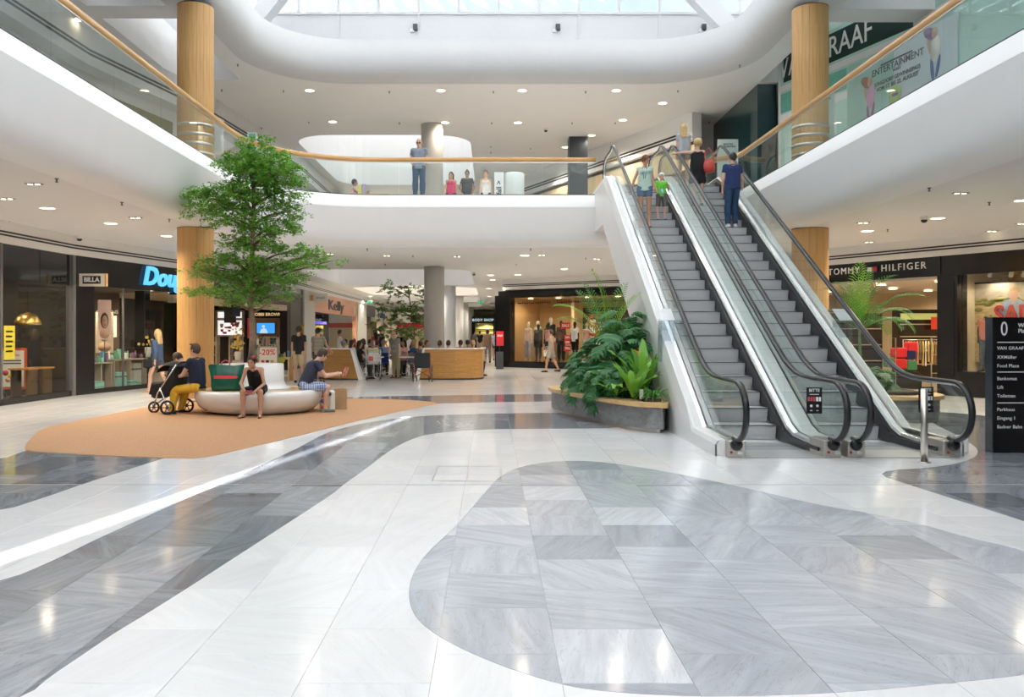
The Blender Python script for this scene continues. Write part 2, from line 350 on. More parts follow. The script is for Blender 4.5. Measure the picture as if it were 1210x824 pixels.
# --- outer walls (seen only between shops) and back of the hall
OUT = mat('outer_wall_paint', (.74,.73,.71), .7)
m = MB(); m.box(-17.2,-17,YN,94,0,10.4); struct('wall_left', m, OUT)
m = MB(); m.box(18,18.2,YN,94,0,10.4); struct('wall_right', m, OUT)
m = MB(); m.box(-17,18,YN-.2,YN,0,10.4); struct('wall_back', m, OUT)
m = MB(); m.box(-17,18,94,94.2,0,10.4); struct('wall_far', m, OUT)
# ================================================================ FLOOR
MW = marble('white_marble', (.80,.81,.82), (.90,.905,.91), .07, .13)
MG = marble('grey_marble', (.17,.19,.225), (.52,.56,.61), .34, .10)
MB_ = marble('pale_grey_marble', (.38,.41,.46), (.72,.75,.80), .20, .11)
E = [G(*p) for p in [(482,702),(488,677),(507,650),(543,619),(580,573),(598,558),(623,549),(666,544),(715,546),(776,555),(861,572),(972,598),(1027,606),(1088,619),(1143,635),(1210,650)]]
E += [(3.98,5.55),(3.75,4.76),(3.25,4.2)]+[G(*p) for p in [(1210,798),(1154,804),(1054,814),(953,821),(827,824),(715,818),(660,809),(592,787),(543,766),(507,745),(488,726)]]
B1 = [G(*p) for p in [(664,488),(622,488),(539,490),(490,492),(435,499),(400,507),(382,513),(347,532),(295,556),(257,574),(236,582),(167,613),(114,637),(62,663),(0,689)]]
B1 += [(-4.6,3.1),(-6,.2),(-4.3,-.7),(-2.9,1.9)]+[G(*p) for p in [(31,824),(55,802),(97,774),(135,748),(187,717),(271,663),(396,582),(400,577),(431,555),(462,531),(490,517),(518,511.5),(563,508),(608,507),(695,506.7),(735,506)]]+[(2.6,15.9),(1.5,16.9)]
B2 = [G(*p) for p in [(200,540),(189,543),(149,556),(104,570),(59,586),(0,605)]]+[(-6.5,5.1),(-9.5,3.6),(-9.5,7.8)]+[G(*p) for p in [(0,544),(28,533),(60,526),(190,530)]]
B3 = [G(*p) for p in [(300,473),(420,469),(520,467.5),(680,465),(700,474),(518,476.5),(400,482)]]
B4 = [(a,b*1.206) for a,b in [(4.35,8.1),(4.4,7.2),(4.52,6.04),(4.6,4.5),(5.6,3.2),(8.6,4.5),(9.4,8),(9.8,12.2),(9.2,14.5),(8.0,13),(7.0,10.2),(6.35,9.1),(5.4,8.35)]]
def smoothp(P, it=2):
    for _ in range(it):
        Q = []
        for i in range(len(P)):
            a = P[i]; b = P[(i+1)%len(P)]
            Q += [(a[0]*.75+b[0]*.25,a[1]*.75+b[1]*.25),(a[0]*.25+b[0]*.75,a[1]*.25+b[1]*.75)]
        P = Q
    return P
REG = [('E',smoothp(E)),('B1',smoothp(B1)),('B2',smoothp(B2,1)),('B3',smoothp(B3)),('B4',smoothp(B4))]
REGN = [(k, np.array(P)) for k, P in REG]
def inside(x, y, P):
    X, Y = P[:,0], P[:,1]; X2, Y2 = np.roll(X,-1), np.roll(Y,-1)
    c = (Y > y) != (Y2 > y)
    with np.errstate(divide='ignore', invalid='ignore'): t = (X2-X)*(y-Y)/(Y2-Y)+X
    return bool(np.count_nonzero(c & (x < t)) & 1)
def region(x, y):
    for k, P in REGN:
        if inside(x, y, P): return k
    return 'W'
tiles = []   # (polygon, region)
XT0, TW, TL = -1.475, .6, .7055
for ix in range(-17, 19):
    x0 = XT0+ix*TW; x1 = x0+TW
    ys = 6.330 + (.3527 if ix % 2 else 0) - 11*TL
    for iy in range(0, 62):
        y0 = ys+iy*TL; y1 = y0+TL
        if y1 < .2 or y0 > 36: continue
        if abs((x0+x1)/2) > .68*y1+1.2: continue
        parts_y = [(y0,y1)]
        if y0 < 8.9 < y1: parts_y = [(y0,8.895),(8.905,y1)]
        for (ya, yb) in parts_y:
            if yb-ya < .012: continue
            cx, cy = (x0+x1)/2, (ya+yb)/2; rg = None; segs = []
            for k, P in REGN:
                Q = np.roll(P,-1,axis=0)
                mnx = np.minimum(P[:,0],Q[:,0]); mxx = np.maximum(P[:,0],Q[:,0]); mny = np.minimum(P[:,1],Q[:,1]); mxy = np.maximum(P[:,1],Q[:,1])
                hit = np.nonzero((mnx < x1) & (mxx > x0) & (mny < yb) & (mxy > ya))[0]
                segs += [(tuple(P[j]), tuple(Q[j])) for j in hit]
            if not segs: tiles.append(([(x0,ya),(x1,ya),(x1,yb),(x0,yb)], region(cx,cy))); continue
            vs = [Vector(p) for p in [(x0,ya),(x1,ya),(x1,yb),(x0,yb)]]; es = [(0,1),(1,2),(2,3),(3,0)]
            for a, b in segs: vs += [Vector(a), Vector(b)]; es.append((len(vs)-2, len(vs)-1))
            V, _, Fc, *_r = delaunay_2d_cdt(vs, es, [], 0, 1e-5)
            grp = {}
            for f in Fc:
                c = sum((V[i] for i in f), Vector((0,0)))/len(f)
                if x0 < c.x < x1 and ya < c.y < yb: grp.setdefault(region(c.x,c.y), []).append(f)
            for k, fl in grp.items():
                ed = {}
                for f in fl:
                    for i in range(len(f)): ed[(f[i], f[(i+1)%len(f)])] = 1
                bd = {a: b for a, b in ed if (b, a) not in ed}
                while bd:
                    s0 = next(iter(bd)); lp_ = [s0]; nx = bd.pop(s0)
                    while nx != s0 and nx in bd: lp_.append(nx); nx = bd.pop(nx)
                    pl = [tuple(V[i]) for i in lp_]
                    ar = abs(sum(pl[i][0]*pl[(i+1)%len(pl)][1]-pl[(i+1)%len(pl)][0]*pl[i][1] for i in range(len(pl))))/2
                    if len(pl) > 2 and ar > .0025: tiles.append((pl, k))
def shrink(P, d):
    out = []; n = len(P)
    for i in range(n):
        a, b, c = Vector(P[i-1]), Vector(P[i]), Vector(P[(i+1)%n])
        t1 = (b-a); t2 = (c-b)
        if t1.length < 1e-6 or t2.length < 1e-6: out.append(P[i]); continue
        t1.normalize(); t2.normalize(); n1 = Vector((-t1.y,t1.x)); n2 = Vector((-t2.y,t2.x)); s = n1+n2
        L2 = s.length_squared
        if L2 < .3: out.append(P[i]); continue
        s = s*(2*d/L2); out.append((b.x+s.x, b.y+s.y))
    return out
def ccw(P):
    ar = sum(P[i][0]*P[(i+1)%len(P)][1]-P[(i+1)%len(P)][0]*P[i][1] for i in range(len(P)))
    return P if ar > 0 else P[::-1]
rt = random.Random(3)
recs = []
for P, k in tiles:
    P = shrink(ccw(P), .0016); cx = sum(p[0] for p in P)/len(P); cy = sum(p[1] for p in P)/len(P)
    ar = abs(sum(P[i][0]*P[(i+1)%len(P)][1]-P[(i+1)%len(P)][0]*P[i][1] for i in range(len(P))))/2
    px = PX0+FPX*cx/max(cy,.5); vis = cy > 3.6 and -60 < px < 1270
    r = rt.random()
    if k == 'W': tone = r; col = 'W'
    elif k == 'E': tone = .35+.3*r + (.45 if r > .9 else 0) - (.22 if r < .15 else 0); col = 'E'
    else: tone = (.12+.5*r if k != 'B1' else .12+.62*r); col = 'G'
    recs.append((ar/cy**2 if vis else 0, P, col, (max(0,min(1,tone)), rt.random(), rt.random())))
recs.sort(key=lambda q: -q[0])
FM = {'W': MW, 'E': MB_, 'G': MG}
m = MB(); m.box(-17,18,YN,94,-.3,-.004); floor = struct('floor', m, mat('marble_floor_base', (.60,.59,.57), .2, noise=.1, scale=.8))
def tile_mesh(name, lst):
    vs = []; fs = []; cols = []
    for P, v in lst:
        n = len(P); o = len(vs); b = shrink(P, .0012)
        vs += [(x,y,0) for x,y in b]+[(x,y,-.0012) for x,y in P]+[(x,y,-.02) for x,y in P]
        fs.append(tuple(range(o,o+n))); 
        for r_ in (0,1):
            for i in range(n): fs.append((o+r_*n+i, o+r_*n+n+i, o+r_*n+n+(i+1)%n, o+r_*n+(i+1)%n))
        cols += [(*v,1)]*(3*n)
    me = bpy.data.meshes.new(name); me.from_pydata(vs,[],fs)
    ca = me.color_attributes.new('var','FLOAT_COLOR','POINT'); ca.data.foreach_set('color', [c for q in cols for c in q]); me.update(); return me
for q in recs[:298]: link('floor_tile', tile_mesh('floor_tile', [(q[1],q[3])]), FM[q[2]], floor)
for c in 'WEG':
    lst = [(q[1],q[3]) for q in recs[298:] if q[2] == c]
    if lst: o = link('floor_tile', tile_mesh('floor_tiles', lst), FM[c], floor); o['kind'] = 'stuff'
m = MB(); m.box(-12,12,8.889,8.911,-.01,.0015); obj('expansion_joint', m, mat('joint_grey', (.30,.30,.30), .4), floor)
# access hatch
fx0, fy0 = G(512,563); fx1 = fx0+1.04
# floor mat
MATP = smoothp([G(*p) for p in [(28,531),(33,522),(47,508),(69,502),(198,476.5),(300,471),(406,471),(487,473),(522,476.5),(504,480),(452,491),(400,503),(347,517),(278,533),(250,540),(222,543),(104,538),(36,534)]],1)
m = MB(); m.prism(MATP, -.01, .006)
MT = mat('brown_woven_mat', (.47,.26,.13), .75, noise=.16, scale=45, bump=.3)
obj('floor_covering', m, MT, floor)
o = floor.children[-1]
for p in [(508,570),(593,570),(508,549),(593,549)]:
    pass
m = MB(); a0 = G(510,569); a1 = G(594,569); b0 = G(518,551); 
x0, x1, y0, y1 = a0[0], a1[0], a0[1], b0[1]
m.box(x0,x1,y0,y0+.03,0,.0012); m.box(x0,x1,y1-.03,y1,0,.0012); m.box(x0,x0+.012,y0,y1,0,.0012); m.box(x1-.012,x1,y0,y1,0,.0012); m.box((x0+x1)/2-.005,(x0+x1)/2+.005,y0,y1,0,.001)
obj('hatch_frame', m, STEEL, floor)
# ================================================================ COLUMNS
class Fr:
    def __init__(s, p0, p1):
        s.p0 = Vector((*p0,0)); d = Vector((p1[0]-p0[0], p1[1]-p0[1], 0)); s.L = d.length; s.d = d.normalized()
        s.n = Vector((-s.d.y, s.d.x, 0)); s.ang = math.atan2(s.d.y, s.d.x)
        s.M = Matrix.Translation(s.p0) @ Matrix.Rotation(s.ang, 4, 'Z')
    def P(s, u, v=0, z=0): return s.p0+s.d*u+s.n*v+Vector((0,0,z))
    def u(s, px):
        r = (px-PX0)/FPX; return (r*s.p0.y-s.p0.x)/(s.d.x-r*s.d.y)
    def uv(s, px, v):
        r = (px-PX0)/FPX; q = s.p0+s.n*v; return (r*q.y-q.x)/(s.d.x-r*s.d.y)
    def z(s, px, py): return CH-(py-PY0)/FPX*s.P(s.u(px)).y
    def th(s, name, label, cat, u, v=0, z=0, rz=0, group=None): return thing(name, label, cat, s.P(u,v,z), s.ang+rz, group)
def text(body, size, m, parent=None, loc=(0,0,0), rot=(PI/2,0,0), ext=.004, align='CENTER', font_sx=1, sp=1, name='lettering', shear=0, bold=0):
    cu = bpy.data.curves.new(name, 'FONT'); cu.body = body; cu.size = size; cu.extrude = ext; cu.space_character = sp; cu.align_x = align; cu.align_y = 'CENTER'; cu.shear = shear; cu.offset = bold; cu.resolution_u = 3
    t = bpy.data.objects.new(name, cu); me = bpy.data.meshes.new_from_object(t); bpy.data.objects.remove(t)
    me.transform(Matrix.Rotation(rot[2],4,'Z') @ Matrix.Rotation(rot[1],4,'Y') @ Matrix.Rotation(rot[0],4,'X') @ Matrix.Diagonal((font_sx,1,1,1)))
    me.materials.clear(); me.materials.append(m)
    return link(name, me, None, parent, loc)
def wood_column(x, y, z0, z1, label, rings):
    t = thing('column', label, 'column', (x,y,z0)); r = .41; n = 16
    m = MB(); m.cyl((0,0,0), r-.012, z1-z0, 32); obj('core', m, mat('column_joint', (.25,.14,.05), .6), t)
    me = None
    for i in range(n):
        a0 = 2*PI*i/n+.006; a1 = 2*PI*(i+1)/n-.006
        if me is None:
            q = MB(); P = [(r*math.cos(a0+(a1-a0)*k/4), r*math.sin(a0+(a1-a0)*k/4)) for k in range(5)]+[((r-.015)*math.cos(a0+(a1-a0)*k/4), (r-.015)*math.sin(a0+(a1-a0)*k/4)) for k in (4,3,2,1,0)]
            q.prism(P, .01, z1-z0-.012); me = q.mesh('panel')
        link('panel', me, OAK, t, None, 2*PI*i/n)
    m = MB(); m.cyl((0,0,z1-z0-.012), r+.004, .012, 32); obj('collar', m, DGREY, t)
    if rings:
        for k in range(4): m = MB(); m.cyl((0,0,.30+k*.22), r+.006, .075, 40); obj('ring', m, STEEL, t)
    else: m = MB(); m.cyl((0,0,0), r+.01, .08, 32); obj('ring', m, STEEL, t)
wood_column(-6.9, 19.8, 0, ZC1, 'oak clad round column on the mall floor behind the white bench', False)
wood_column(-6.9, 19.8, 5.4, ZC2, 'tall oak clad round column on the upper level above the tree, steel rings at its foot', True)
wood_column(7.5, 19.9, 0, ZC1, 'oak clad round column on the mall floor behind the right escalator palm', False)
wood_column(7.5, 19.9, 5.4, ZC2, 'tall oak clad round column on the upper level at the right, beside the mint poster stand', True)
GPAINT = mat('grey_column_paint', (.60,.59,.57), .6, noise=.02)
for i, y in enumerate([31.4, 44.3, 56.7, 69, 82]):
    m = MB(); m.cyl((0,0,0), .375 if i < 2 else .36, ZC1, 32)
    o = obj('column', m, GPAINT if i == 0 else WHITE, None, (-2.1 if i == 0 else -2.2, y, 0))
    tag(o, ['thick plain grey round column behind the right wooden barrier','white round column directly behind the thick grey column','third round column from the front in the row down the corridor','fourth round column from the front in the corridor row','farthest round column of the corridor row'][i], 'column')
m = MB(); m.cyl((0,0,0), .40, ZC2-F2, 32); tag(obj('column', m, GPAINT, None, (-2.15,31.0,F2)), 'plain grey round column on the upper level behind the man in sunglasses', 'column')
m = MB(); m.box(-.36,.36,-.36,.36,0,ZC2-F2); tag(obj('pillar', m, mat('anthracite_cladding', (.045,.055,.07), .4), None, (3.4,33.2,F2)), 'dark anthracite square pillar on the upper level left of the escalator top', 'pillar')
# ================================================================ BALUSTRADES
def resample(path, step):
    d = [0]
    for a, b in zip(path, path[1:]): d.append(d[-1]+math.dist(a,b))
    n = max(1, round(d[-1]/step)); out = []
    for k in range(n+1):
        t = d[-1]*k/n; j = min(next((i for i in range(1,len(d)) if d[i] >= t-1e-9), len(d)-1), len(d)-1)
        f = (t-d[j-1])/max(d[j]-d[j-1],1e-9); out.append((path[j-1][0]*(1-f)+path[j][0]*f, path[j-1][1]*(1-f)+path[j][1]*f))
    return out
def balustrade(path, label, pstep=2.0):
    t = thing('balustrade', label, 'balustrade', (path[0][0],path[0][1],F2)); t.location = (0,0,0)
    fine = resample(path, .25); k = max(1,round(pstep/.25))
    i = 0
    while i < len(fine)-1:
        seg = fine[i:i+k+1]; m = MB(); n = len(seg)
        a, b = Vector(seg[0]), Vector(seg[1]); sg = [tuple(a+(b-a)*.03)]+seg[1:-1]+[tuple(Vector(seg[-1])+(Vector(seg[-2])-Vector(seg[-1]))*.03)]
        vs = []; 
        for d in (-.008,.008):
            o_ = off(sg, d); vs += [(x,y,F2+.02) for x,y in o_]+[(x,y,F2+.97) for x,y in o_]
        fs = []
        for q in range(n-1):
            fs += [(q,q+1,n+q+1,n+q),(2*n+q,3*n+q,3*n+q+1,2*n+q+1),(n+q,n+q+1,3*n+q+1,3*n+q)]
        fs += [(0,n,3*n,2*n),(n-1,3*n-1,4*n-1,2*n-1)]
        m.add(vs, fs); obj('glass_panel', m, GLASS, t); i += k
    sec = [(.045*math.cos(a)*(1 if abs(math.cos(a))<.9 else .95), .07*math.sin(a)) for a in [2*PI*q/14 for q in range(14)]]
    m = MB(); m.tube([(x,y,F2+1.02) for x,y in fine], 1, sec=sec); obj('handrail', m, RAILW, t)
    m = MB(); m.tube([(x,y,F2+.95) for x,y in fine], 1, sec=[(-.018,-.012),(.018,-.012),(.018,.012),(-.018,.012)], smooth=False); obj('rail_channel', m, STEEL, t)
    m = MB(); m.tube([(x,y,F2+.035) for x,y in fine], 1, sec=[(-.03,-.02),(.03,-.02),(.03,.02),(-.03,.02)], smooth=False); obj('base_channel', m, DGREY, t)
bp_ = off(slab_o, -.02)
kf = next(i for i,p in enumerate(bp_) if p[0] > 2.5)
left_path = bp_[:kf]+[(2.93,23.66)]
right_path = [(6.3,23.66)]+bp_[kf:]
balustrade(left_path, 'long glass balustrade with oak handrail curving from the upper left round to the escalators')
balustrade(right_path, 'glass balustrade with oak handrail along the right upper gallery, right of the escalators')
# ================================================================ ESCALATORS
TA = .5775; SY0 = 12.205; RISE = .2208; TREAD = RISE/TA
WHTP = mat('escalator_white_cladding', (.80,.80,.80), .35, noise=.01)
STEPM = stripe_mat('grooved_step_metal', (.60,.605,.61), (.45,.455,.46), 0, 22, rough=.4)
TREADM = mat('step_tread', (.34,.35,.36), .4, .3)
SKIRT = mat('skirt_panel', (.05,.05,.055), .35, .3)
def hand_profile():
    P = []
    for a in np.linspace(-1.9, -PI*1.5+0, 13): pass
    r = .37; cy, cz = 10.78, .60
    a0, a1 = math.radians(-75), math.radians(-270)
    for k in range(15):
        a = a0+(a1-a0)*k/14; P.append((cy+r*math.cos(a)*1.1, cz+r*math.sin(a)))
    # flat then incline
    P += [(11.3,.972),(11.8,.985)]
    L = lambda Y: 3.16+TA*(Y-16.03)
    P += [(12.1,1.02),(12.35,L(12.35)+.06),(12.6,L(12.6)+.015)]
    for Y in np.linspace(13,21.2,12): P.append((Y,L(Y)))
    P += [(21.5,L(21.5)-.015),(21.75,L(21.75)-.07),(22.05,F2+.93)]
    P += [(22.9,F2+.94)]
    cy, cz = 23.0, F2+.57
    for k in range(13):
        a = math.radians(90)-math.radians(160)*k/12; P.append((cy+r*math.cos(a)*1.1, cz+r*math.sin(a)))
    return P
HP = hand_profile()
def nose(Y): return max(0.0, min(F2, TA*(Y-SY0)))
def deckz(Y):       # height of the deck the glass stands on
    if Y < 12.0: return .17+.0*Y
    z = TA*(Y-SY0)+.24
    return min(max(.19, z), F2+.2)
def escalator(xc, label, outer):
    t = thing('escalator', label, 'escalator', (0,0,0))
    # steps
    nst = int(round(F2/RISE)); q = MB()
    prof = [(0,0),(.004,-RISE*.1)]
    pr = []
    for k in range(6):
        a = k/5; pr.append((.012+.05*(a**2), -RISE*a))
    for i in range(nst+1):
        y = SY0+(i)*TREAD; z = i*RISE
        if i == 0: continue
        if i == 1:
            m = MB(); P = [(0,0),(TREAD+.03,0),(TREAD+.03,-.03),(.05,-RISE+.005)]+pr[::-1][1:-1]
            P = [(0,-.0),(TREAD+.02,0),(TREAD+.02,-RISE*.98),(.05,-RISE*.98)]+[p for p in pr[::-1][1:-1]]
            m.prism(P, -.495, .495, axis='x'); me = m.mesh('step')
            m2 = MB(); m2.box(-.495,.495,0,.02,-.012,.003); m2.box(-.495,-.47,0,TREAD,-.012,.004); m2.box(.47,.495,0,TREAD,-.012,.004); lm = m2.mesh('step_edge')
        o = link('step', me, STEPM, t, (xc, y, z)); link('step_edge', lm, mat('step_edge_grey', (.10,.10,.11), .5), o)
    for (y, z) in [(SY0-TREAD+.02, .0),(SY0-2*TREAD,-.0),(SY0+nst*TREAD+TREAD,F2),(SY0+nst*TREAD+2*TREAD,F2)]:
        m = MB(); m.box(-.495,.495,0,TREAD-.01,-.05,.012); obj('flat_step', m, TREADM, t, (xc,y,z))
    for q_ in ((10.75,SY0-2*TREAD-.01,-.02,.016),(23.0,24.4,F2,F2+.014)): m = MB(); m.box(xc-.56,xc+.56,*q_); obj('landing_plate', m, mat('landing_plate_metal', (.55,.55,.54), .35, .6, stretch=(20,1,1)), t)
    for s in (-1, 1):
        xg = xc+s*.62
        # handrail
        sec = [(-.040,-.012),(-.036,.018),(0,.028),(.036,.018),(.040,-.012),(.02,-.02),(-.02,-.02)]
        m = MB(); m.tube([(xg,y,z) for y,z in HP], 1, sec=sec, up=(1,0,0))
        m = MB(); 
        # custom sweep: width across x, thickness normal to the path
        vs = []; fs = []; n = len(sec)
        for k,(y,z) in enumerate(HP):
            a = Vector(HP[max(k-1,0)]); b = Vector(HP[min(k+1,len(HP)-1)]); tt = (b-a).normalized(); nn = Vector((-tt.y,tt.x))
            for u,w in sec: vs.append((xg+u, y+nn.x*w, z+nn.y*w))
        for k in range(len(HP)-1):
            for i in range(n): fs.append((k*n+i,k*n+(i+1)%n,(k+1)*n+(i+1)%n,(k+1)*n+i))
        m.add(vs, fs, True); obj('handrail', m, BLACK, t)
        vs = []
        m = MB()
        for k,(y,z) in enumerate(HP):
            a = Vector(HP[max(k-1,0)]); b = Vector(HP[min(k+1,len(HP)-1)]); tt = (b-a).normalized(); nn = Vector((-tt.y,tt.x))
            for u,w in ((-.018,-.045),(.018,-.045),(.018,-.018),(-.018,-.018)): vs.append((xg+u, y+nn.x*w, z+nn.y*w))
        m.add(vs, [(k*4+i,k*4+(i+1)%4,k*4+4+(i+1)%4,k*4+4+i) for k in range(len(HP)-1) for i in range(4)]); obj('handrail_guide', m, ALU, t)
        # glass panels between deck and handrail
        ys = [10.55,11.6,12.6]+[12.6+1.43*i for i in range(1,7)]+[22.3,23.3]
        def topz(Y):
            best = None
            for (y0,z0),(y1,z1) in zip(HP,HP[1:]):
                if min(y0,y1) <= Y <= max(y0,y1) and abs(y1-y0) > 1e-6:
                    zz = z0+(z1-z0)*(Y-y0)/(y1-y0); best = zz if best is None else max(best, zz)
            return (best or .9)-.04
        for a, b in zip(ys, ys[1:]):
            a += .006; b -= .006; k = 8; Y = [a+(b-a)*i/k for i in range(k+1)]
            P = [(y, deckz(y)) for y in Y]+[(y, topz(y)) for y in Y[::-1]]
            if a < 10.6: P = [(10.62,.17)]+[(y, deckz(y)) for y in Y[1:]]+[(y, topz(y)) for y in Y[::-1][:-2]]+[(10.50,.80),(10.42,.62),(10.5,.38)]
            if b > 23.2: P = [(y, deckz(y)) for y in Y]+[(23.36,F2+.5),(23.3,F2+.75)]+[(y, topz(y)) for y in Y[::-1][1:]]
            m = MB(); m.prism(P, xg-.006, xg+.006, axis='x'); obj('glass_panel', m, GLASS, t)
        # inner deck, dark skirt, brush strip
        Ys = [10.95,11.6,12.0,12.25,12.5,13.0]+[13+i*.8 for i in range(1,11)]+[21.7,22.2,23.2]
        xa, xb = xg-s*.012, xc+s*.515
        m = MB(); vs = []
        for y in Ys: vs += [(xa,y,deckz(y)-.0),(xb+s*.02,y,deckz(y)-.015),(xb,y,deckz(y)-.05)]
        m.add(vs, [(k*3+i,k*3+i+1,k*3+4+i,k*3+3+i) for k in range(len(Ys)-1) for i in range(2)]); obj('inner_deck', m, ALU, t)
        m = MB(); vs = []
        for y in Ys: 
            zb = (max(-.02, TA*(y-SY0)-.2) if y < 22 else F2-.1)
            vs += [(xb,y,deckz(y)-.05),(xb-s*.008,y,deckz(y)-.09),(xb-s*.008,y,max(zb,-.02) if y>12.2 else -.02)]
        m.add(vs, [(k*3+i,k*3+i+1,k*3+4+i,k*3+3+i) for k in range(len(Ys)-1) for i in range(2)]); obj('skirt', m, SKIRT, t)
        m = MB(); pts = [(xb-s*.022,y,max(.09,deckz(y)-.13)) for y in Ys]; m.tube(pts, 1, sec=[(-.016,-.022),(.016,-.022),(.016,.022),(-.016,.022)], smooth=False); obj('brush_strip', m, BLACK, t)
        # newel base box
        m = MB(); xo = xg+s*.09 if outer != s else xg+s*.09
        x0_, x1_ = sorted((xg-s*.12, xg+s*.10)); m.rbox(x0_,x1_,10.80,11.30,0,.22,.012)
        nb = obj('newel_base', m, STEEL, t)
        m = MB(); m.lathe([(.075,0),(.08,.02),(.06,.05),(.05,.06)], 20, (0,0,0), M=Matrix.Translation((xg,10.80,.17)) @ Matrix.Rotation(PI/2,4,'X')); obj('handrail_inlet', m, BLACK, nb)
        m = MB(); m.lathe([(.018,0),(.018,.012),(.001,.016)], 12, (0,0,0), M=Matrix.Translation((xg-.065,10.80,.07)) @ Matrix.Rotation(PI/2,4,'X')); obj('stop_button', m, mat('red_button', (.5,.02,.02), .3), nb)
        m = MB(); m.box(xg+.01,xg+.08,10.79,10.80,.045,.085); obj('name_plate', m, ALU, nb)
    # outer white truss cladding on the outer side
    P_top = [(10.95,.21),(12.25,.23)]+[(y, TA*(y-SY0)-.06+.28) for y in (12.7,14,17,20,21.3)]+[(21.75,F2+.22),(24.62,F2+.22)]
    s = outer; xo = xc+s*(.85 if s < 0 else .84); xg = xc+s*.62
    crease = [(y, z-.30) if y > 12.4 else (y, z-.06) for y,z in P_top]
    crease[-1] = (24.62, F2+.10); crease[-2] = (21.9, F2+.10)
    under = [(24.62,4.4),(21.97,4.4),(14.37,0),(10.95,0)]
    m = MB(); poly = crease+under
    m.prism(poly, xo-.02*s if s>0 else xo, xo if s>0 else xo+.02, axis='x')
    vs = []
    for (y,z),(y2,z2) in zip(P_top, crease): vs += [(xo,y2,z2),(xo-s*.035,y,z-.01),(xo-s*.06,y,z),(xg+s*.07,y,z)]
    m.add(vs, [(k*4+i,k*4+i+1,k*4+5+i,k*4+4+i) for k in range(len(P_top)-1) for i in range(3)])
    m.add([(xo,10.95,0),(xo,10.95,.15),(xo-s*.06,10.95,.21),(xg+s*.02,10.95,.21),(xg+s*.02,10.95,0)], [(0,1,2,3,4)])
    obj('truss_cladding', m, WHTP, t)
    # metal strip between white cladding and glass
    m = MB(); vs = []
    for y,z in P_top: vs += [(xg+s*.07,y,z),(xg+s*.055,y,z+.012),(xg+s*.012,y,z+.012)]
    m.add(vs, [(k*3+i,k*3+i+1,k*3+4+i,k*3+3+i) for k in range(len(P_top)-1) for i in range(2)]); obj('outer_deck', m, ALU, t)
    return t
esc1 = escalator(3.75, 'left escalator, white outer cladding beside the planter, woman and boy on it', -1)
esc2 = escalator(5.275, 'right escalator beside the palm planter, man in navy shirt standing on it', 1)
t = esc2
Ys = [11.3,11.6,12.0,12.25,12.5,13.0]+[13+i*.8 for i in range(1,11)]+[21.7,22.2,24.4]
m = MB(); vs = []
for y in Ys: vs += [(4.37+.014,y,deckz(y)),(4.65-.014,y,deckz(y))]
m.add(vs, [(k*2,k*2+1,k*2+3,k*2+2) for k in range(len(Ys)-1)]); obj('deck_plate', m, WHTP, t)
for a_, b_, t_ in ((2.92,4.505,esc1),(4.515,6.1,esc2)): m = MB(); m.add([(a_,24.62,4.4),(b_,24.62,4.4),(b_,21.97,4.4),(a_,21.97,4.4),(a_,14.37,0.0),(b_,14.37,0.0)], [(0,1,2,3),(3,2,5,4)]); obj('soffit', m, WHTP, t_)
for a_, b_, t_ in ((2.92,4.505,esc1),(4.515,6.1,esc2)): m = MB(); m.box(a_,b_,24.5,24.6,4.4,5.395); obj('end_wall', m, WHTP, t_)
m = MB(); m.box(4.385,4.635,11.2,11.5,0,.19); obj('deck_end', m, WHTP, esc2)
# small safety signs stuck to the glass of the newels
def esc_sign(x, y, z, label):
    t = thing('safety_sign', label, 'sign', (x,y,z))
    m = MB(); m.box(-.10,.10,-.004,.004,-.17,.17); obj('plate', m, BLKP, t)
    text('BITTE', .055, mat('white_print', (.85,.85,.85), .5, noise=0), t, (0,-.006,.13), ext=.001, bold=.001)
    for i in range(5):
        m = MB(); m.box(-.085+i*.036,-.058+i*.036,-.0055,-.004,-.01,.045); obj('pictogram', m, mat('red_print', (.55,.08,.1), .5) if i < 3 else MATS['white_print'], t)
    for i in range(2):
        m = MB(); m.cyl((0,0,0), .018, .0015, 12, M=Matrix.Translation((-.04+i*.08,-.004,-.07)) @ Matrix.Rotation(PI/2,4,'X')); m.box(-.055+i*.08,-.025+i*.08,-.0055,-.004,-.135,-.125); obj('pictogram', m, MATS['white_print'], t)
    m = MB(); m.box(-.06,.06,-.0055,-.004,.075,.083); obj('text_line', m, MATS['white_print'], t)
esc_sign(4.18,10.95,.72, 'black safety sign with pictograms at the foot between the two escalators')
esc_sign(5.83,11.35,.70, 'black safety sign with pictograms behind the steel bollard at the right escalator foot')
# clear guard boxes hanging at the outer balustrades
ACR = glass_mat('acrylic', (.90,.93,.95), .6, .05)
def guard(x, y, z, label, s):
    t = thing('acrylic_guard', label, 'guard', (x,y,z)); m = MB()
    m.box(-.11,.11,-.16,-.15,-.45,.25); m.box(-.11,.11,.15,.16,-.45,.28); m.box(-.11,-.10,-.15,.15,-.45,.25); m.box(.10,.11,-.15,.15,-.45,.25)
    obj('side_pane', m, ACR, t)
    m = MB(); m.add([(-.115,-.165,.25),(.115,-.165,.25),(.115,.165,.45),(-.115,.165,.45),(-.115,-.165,.26),(.115,-.165,.26),(.115,.165,.46),(-.115,.165,.46)], [(0,1,2,3),(4,7,6,5),(0,4,5,1),(1,5,6,2),(2,6,7,3),(3,7,4,0)]); obj('sloping_lid', m, mat('frosted_lid', (.75,.78,.8), .3), t)
guard(3.0, 14.5, 1.55, 'clear acrylic guard box on the left escalator outer side, above the planter', -1)
guard(6.06, 14.6, 1.55, 'clear acrylic guard box on the right escalator outer side, before the palm', 1)
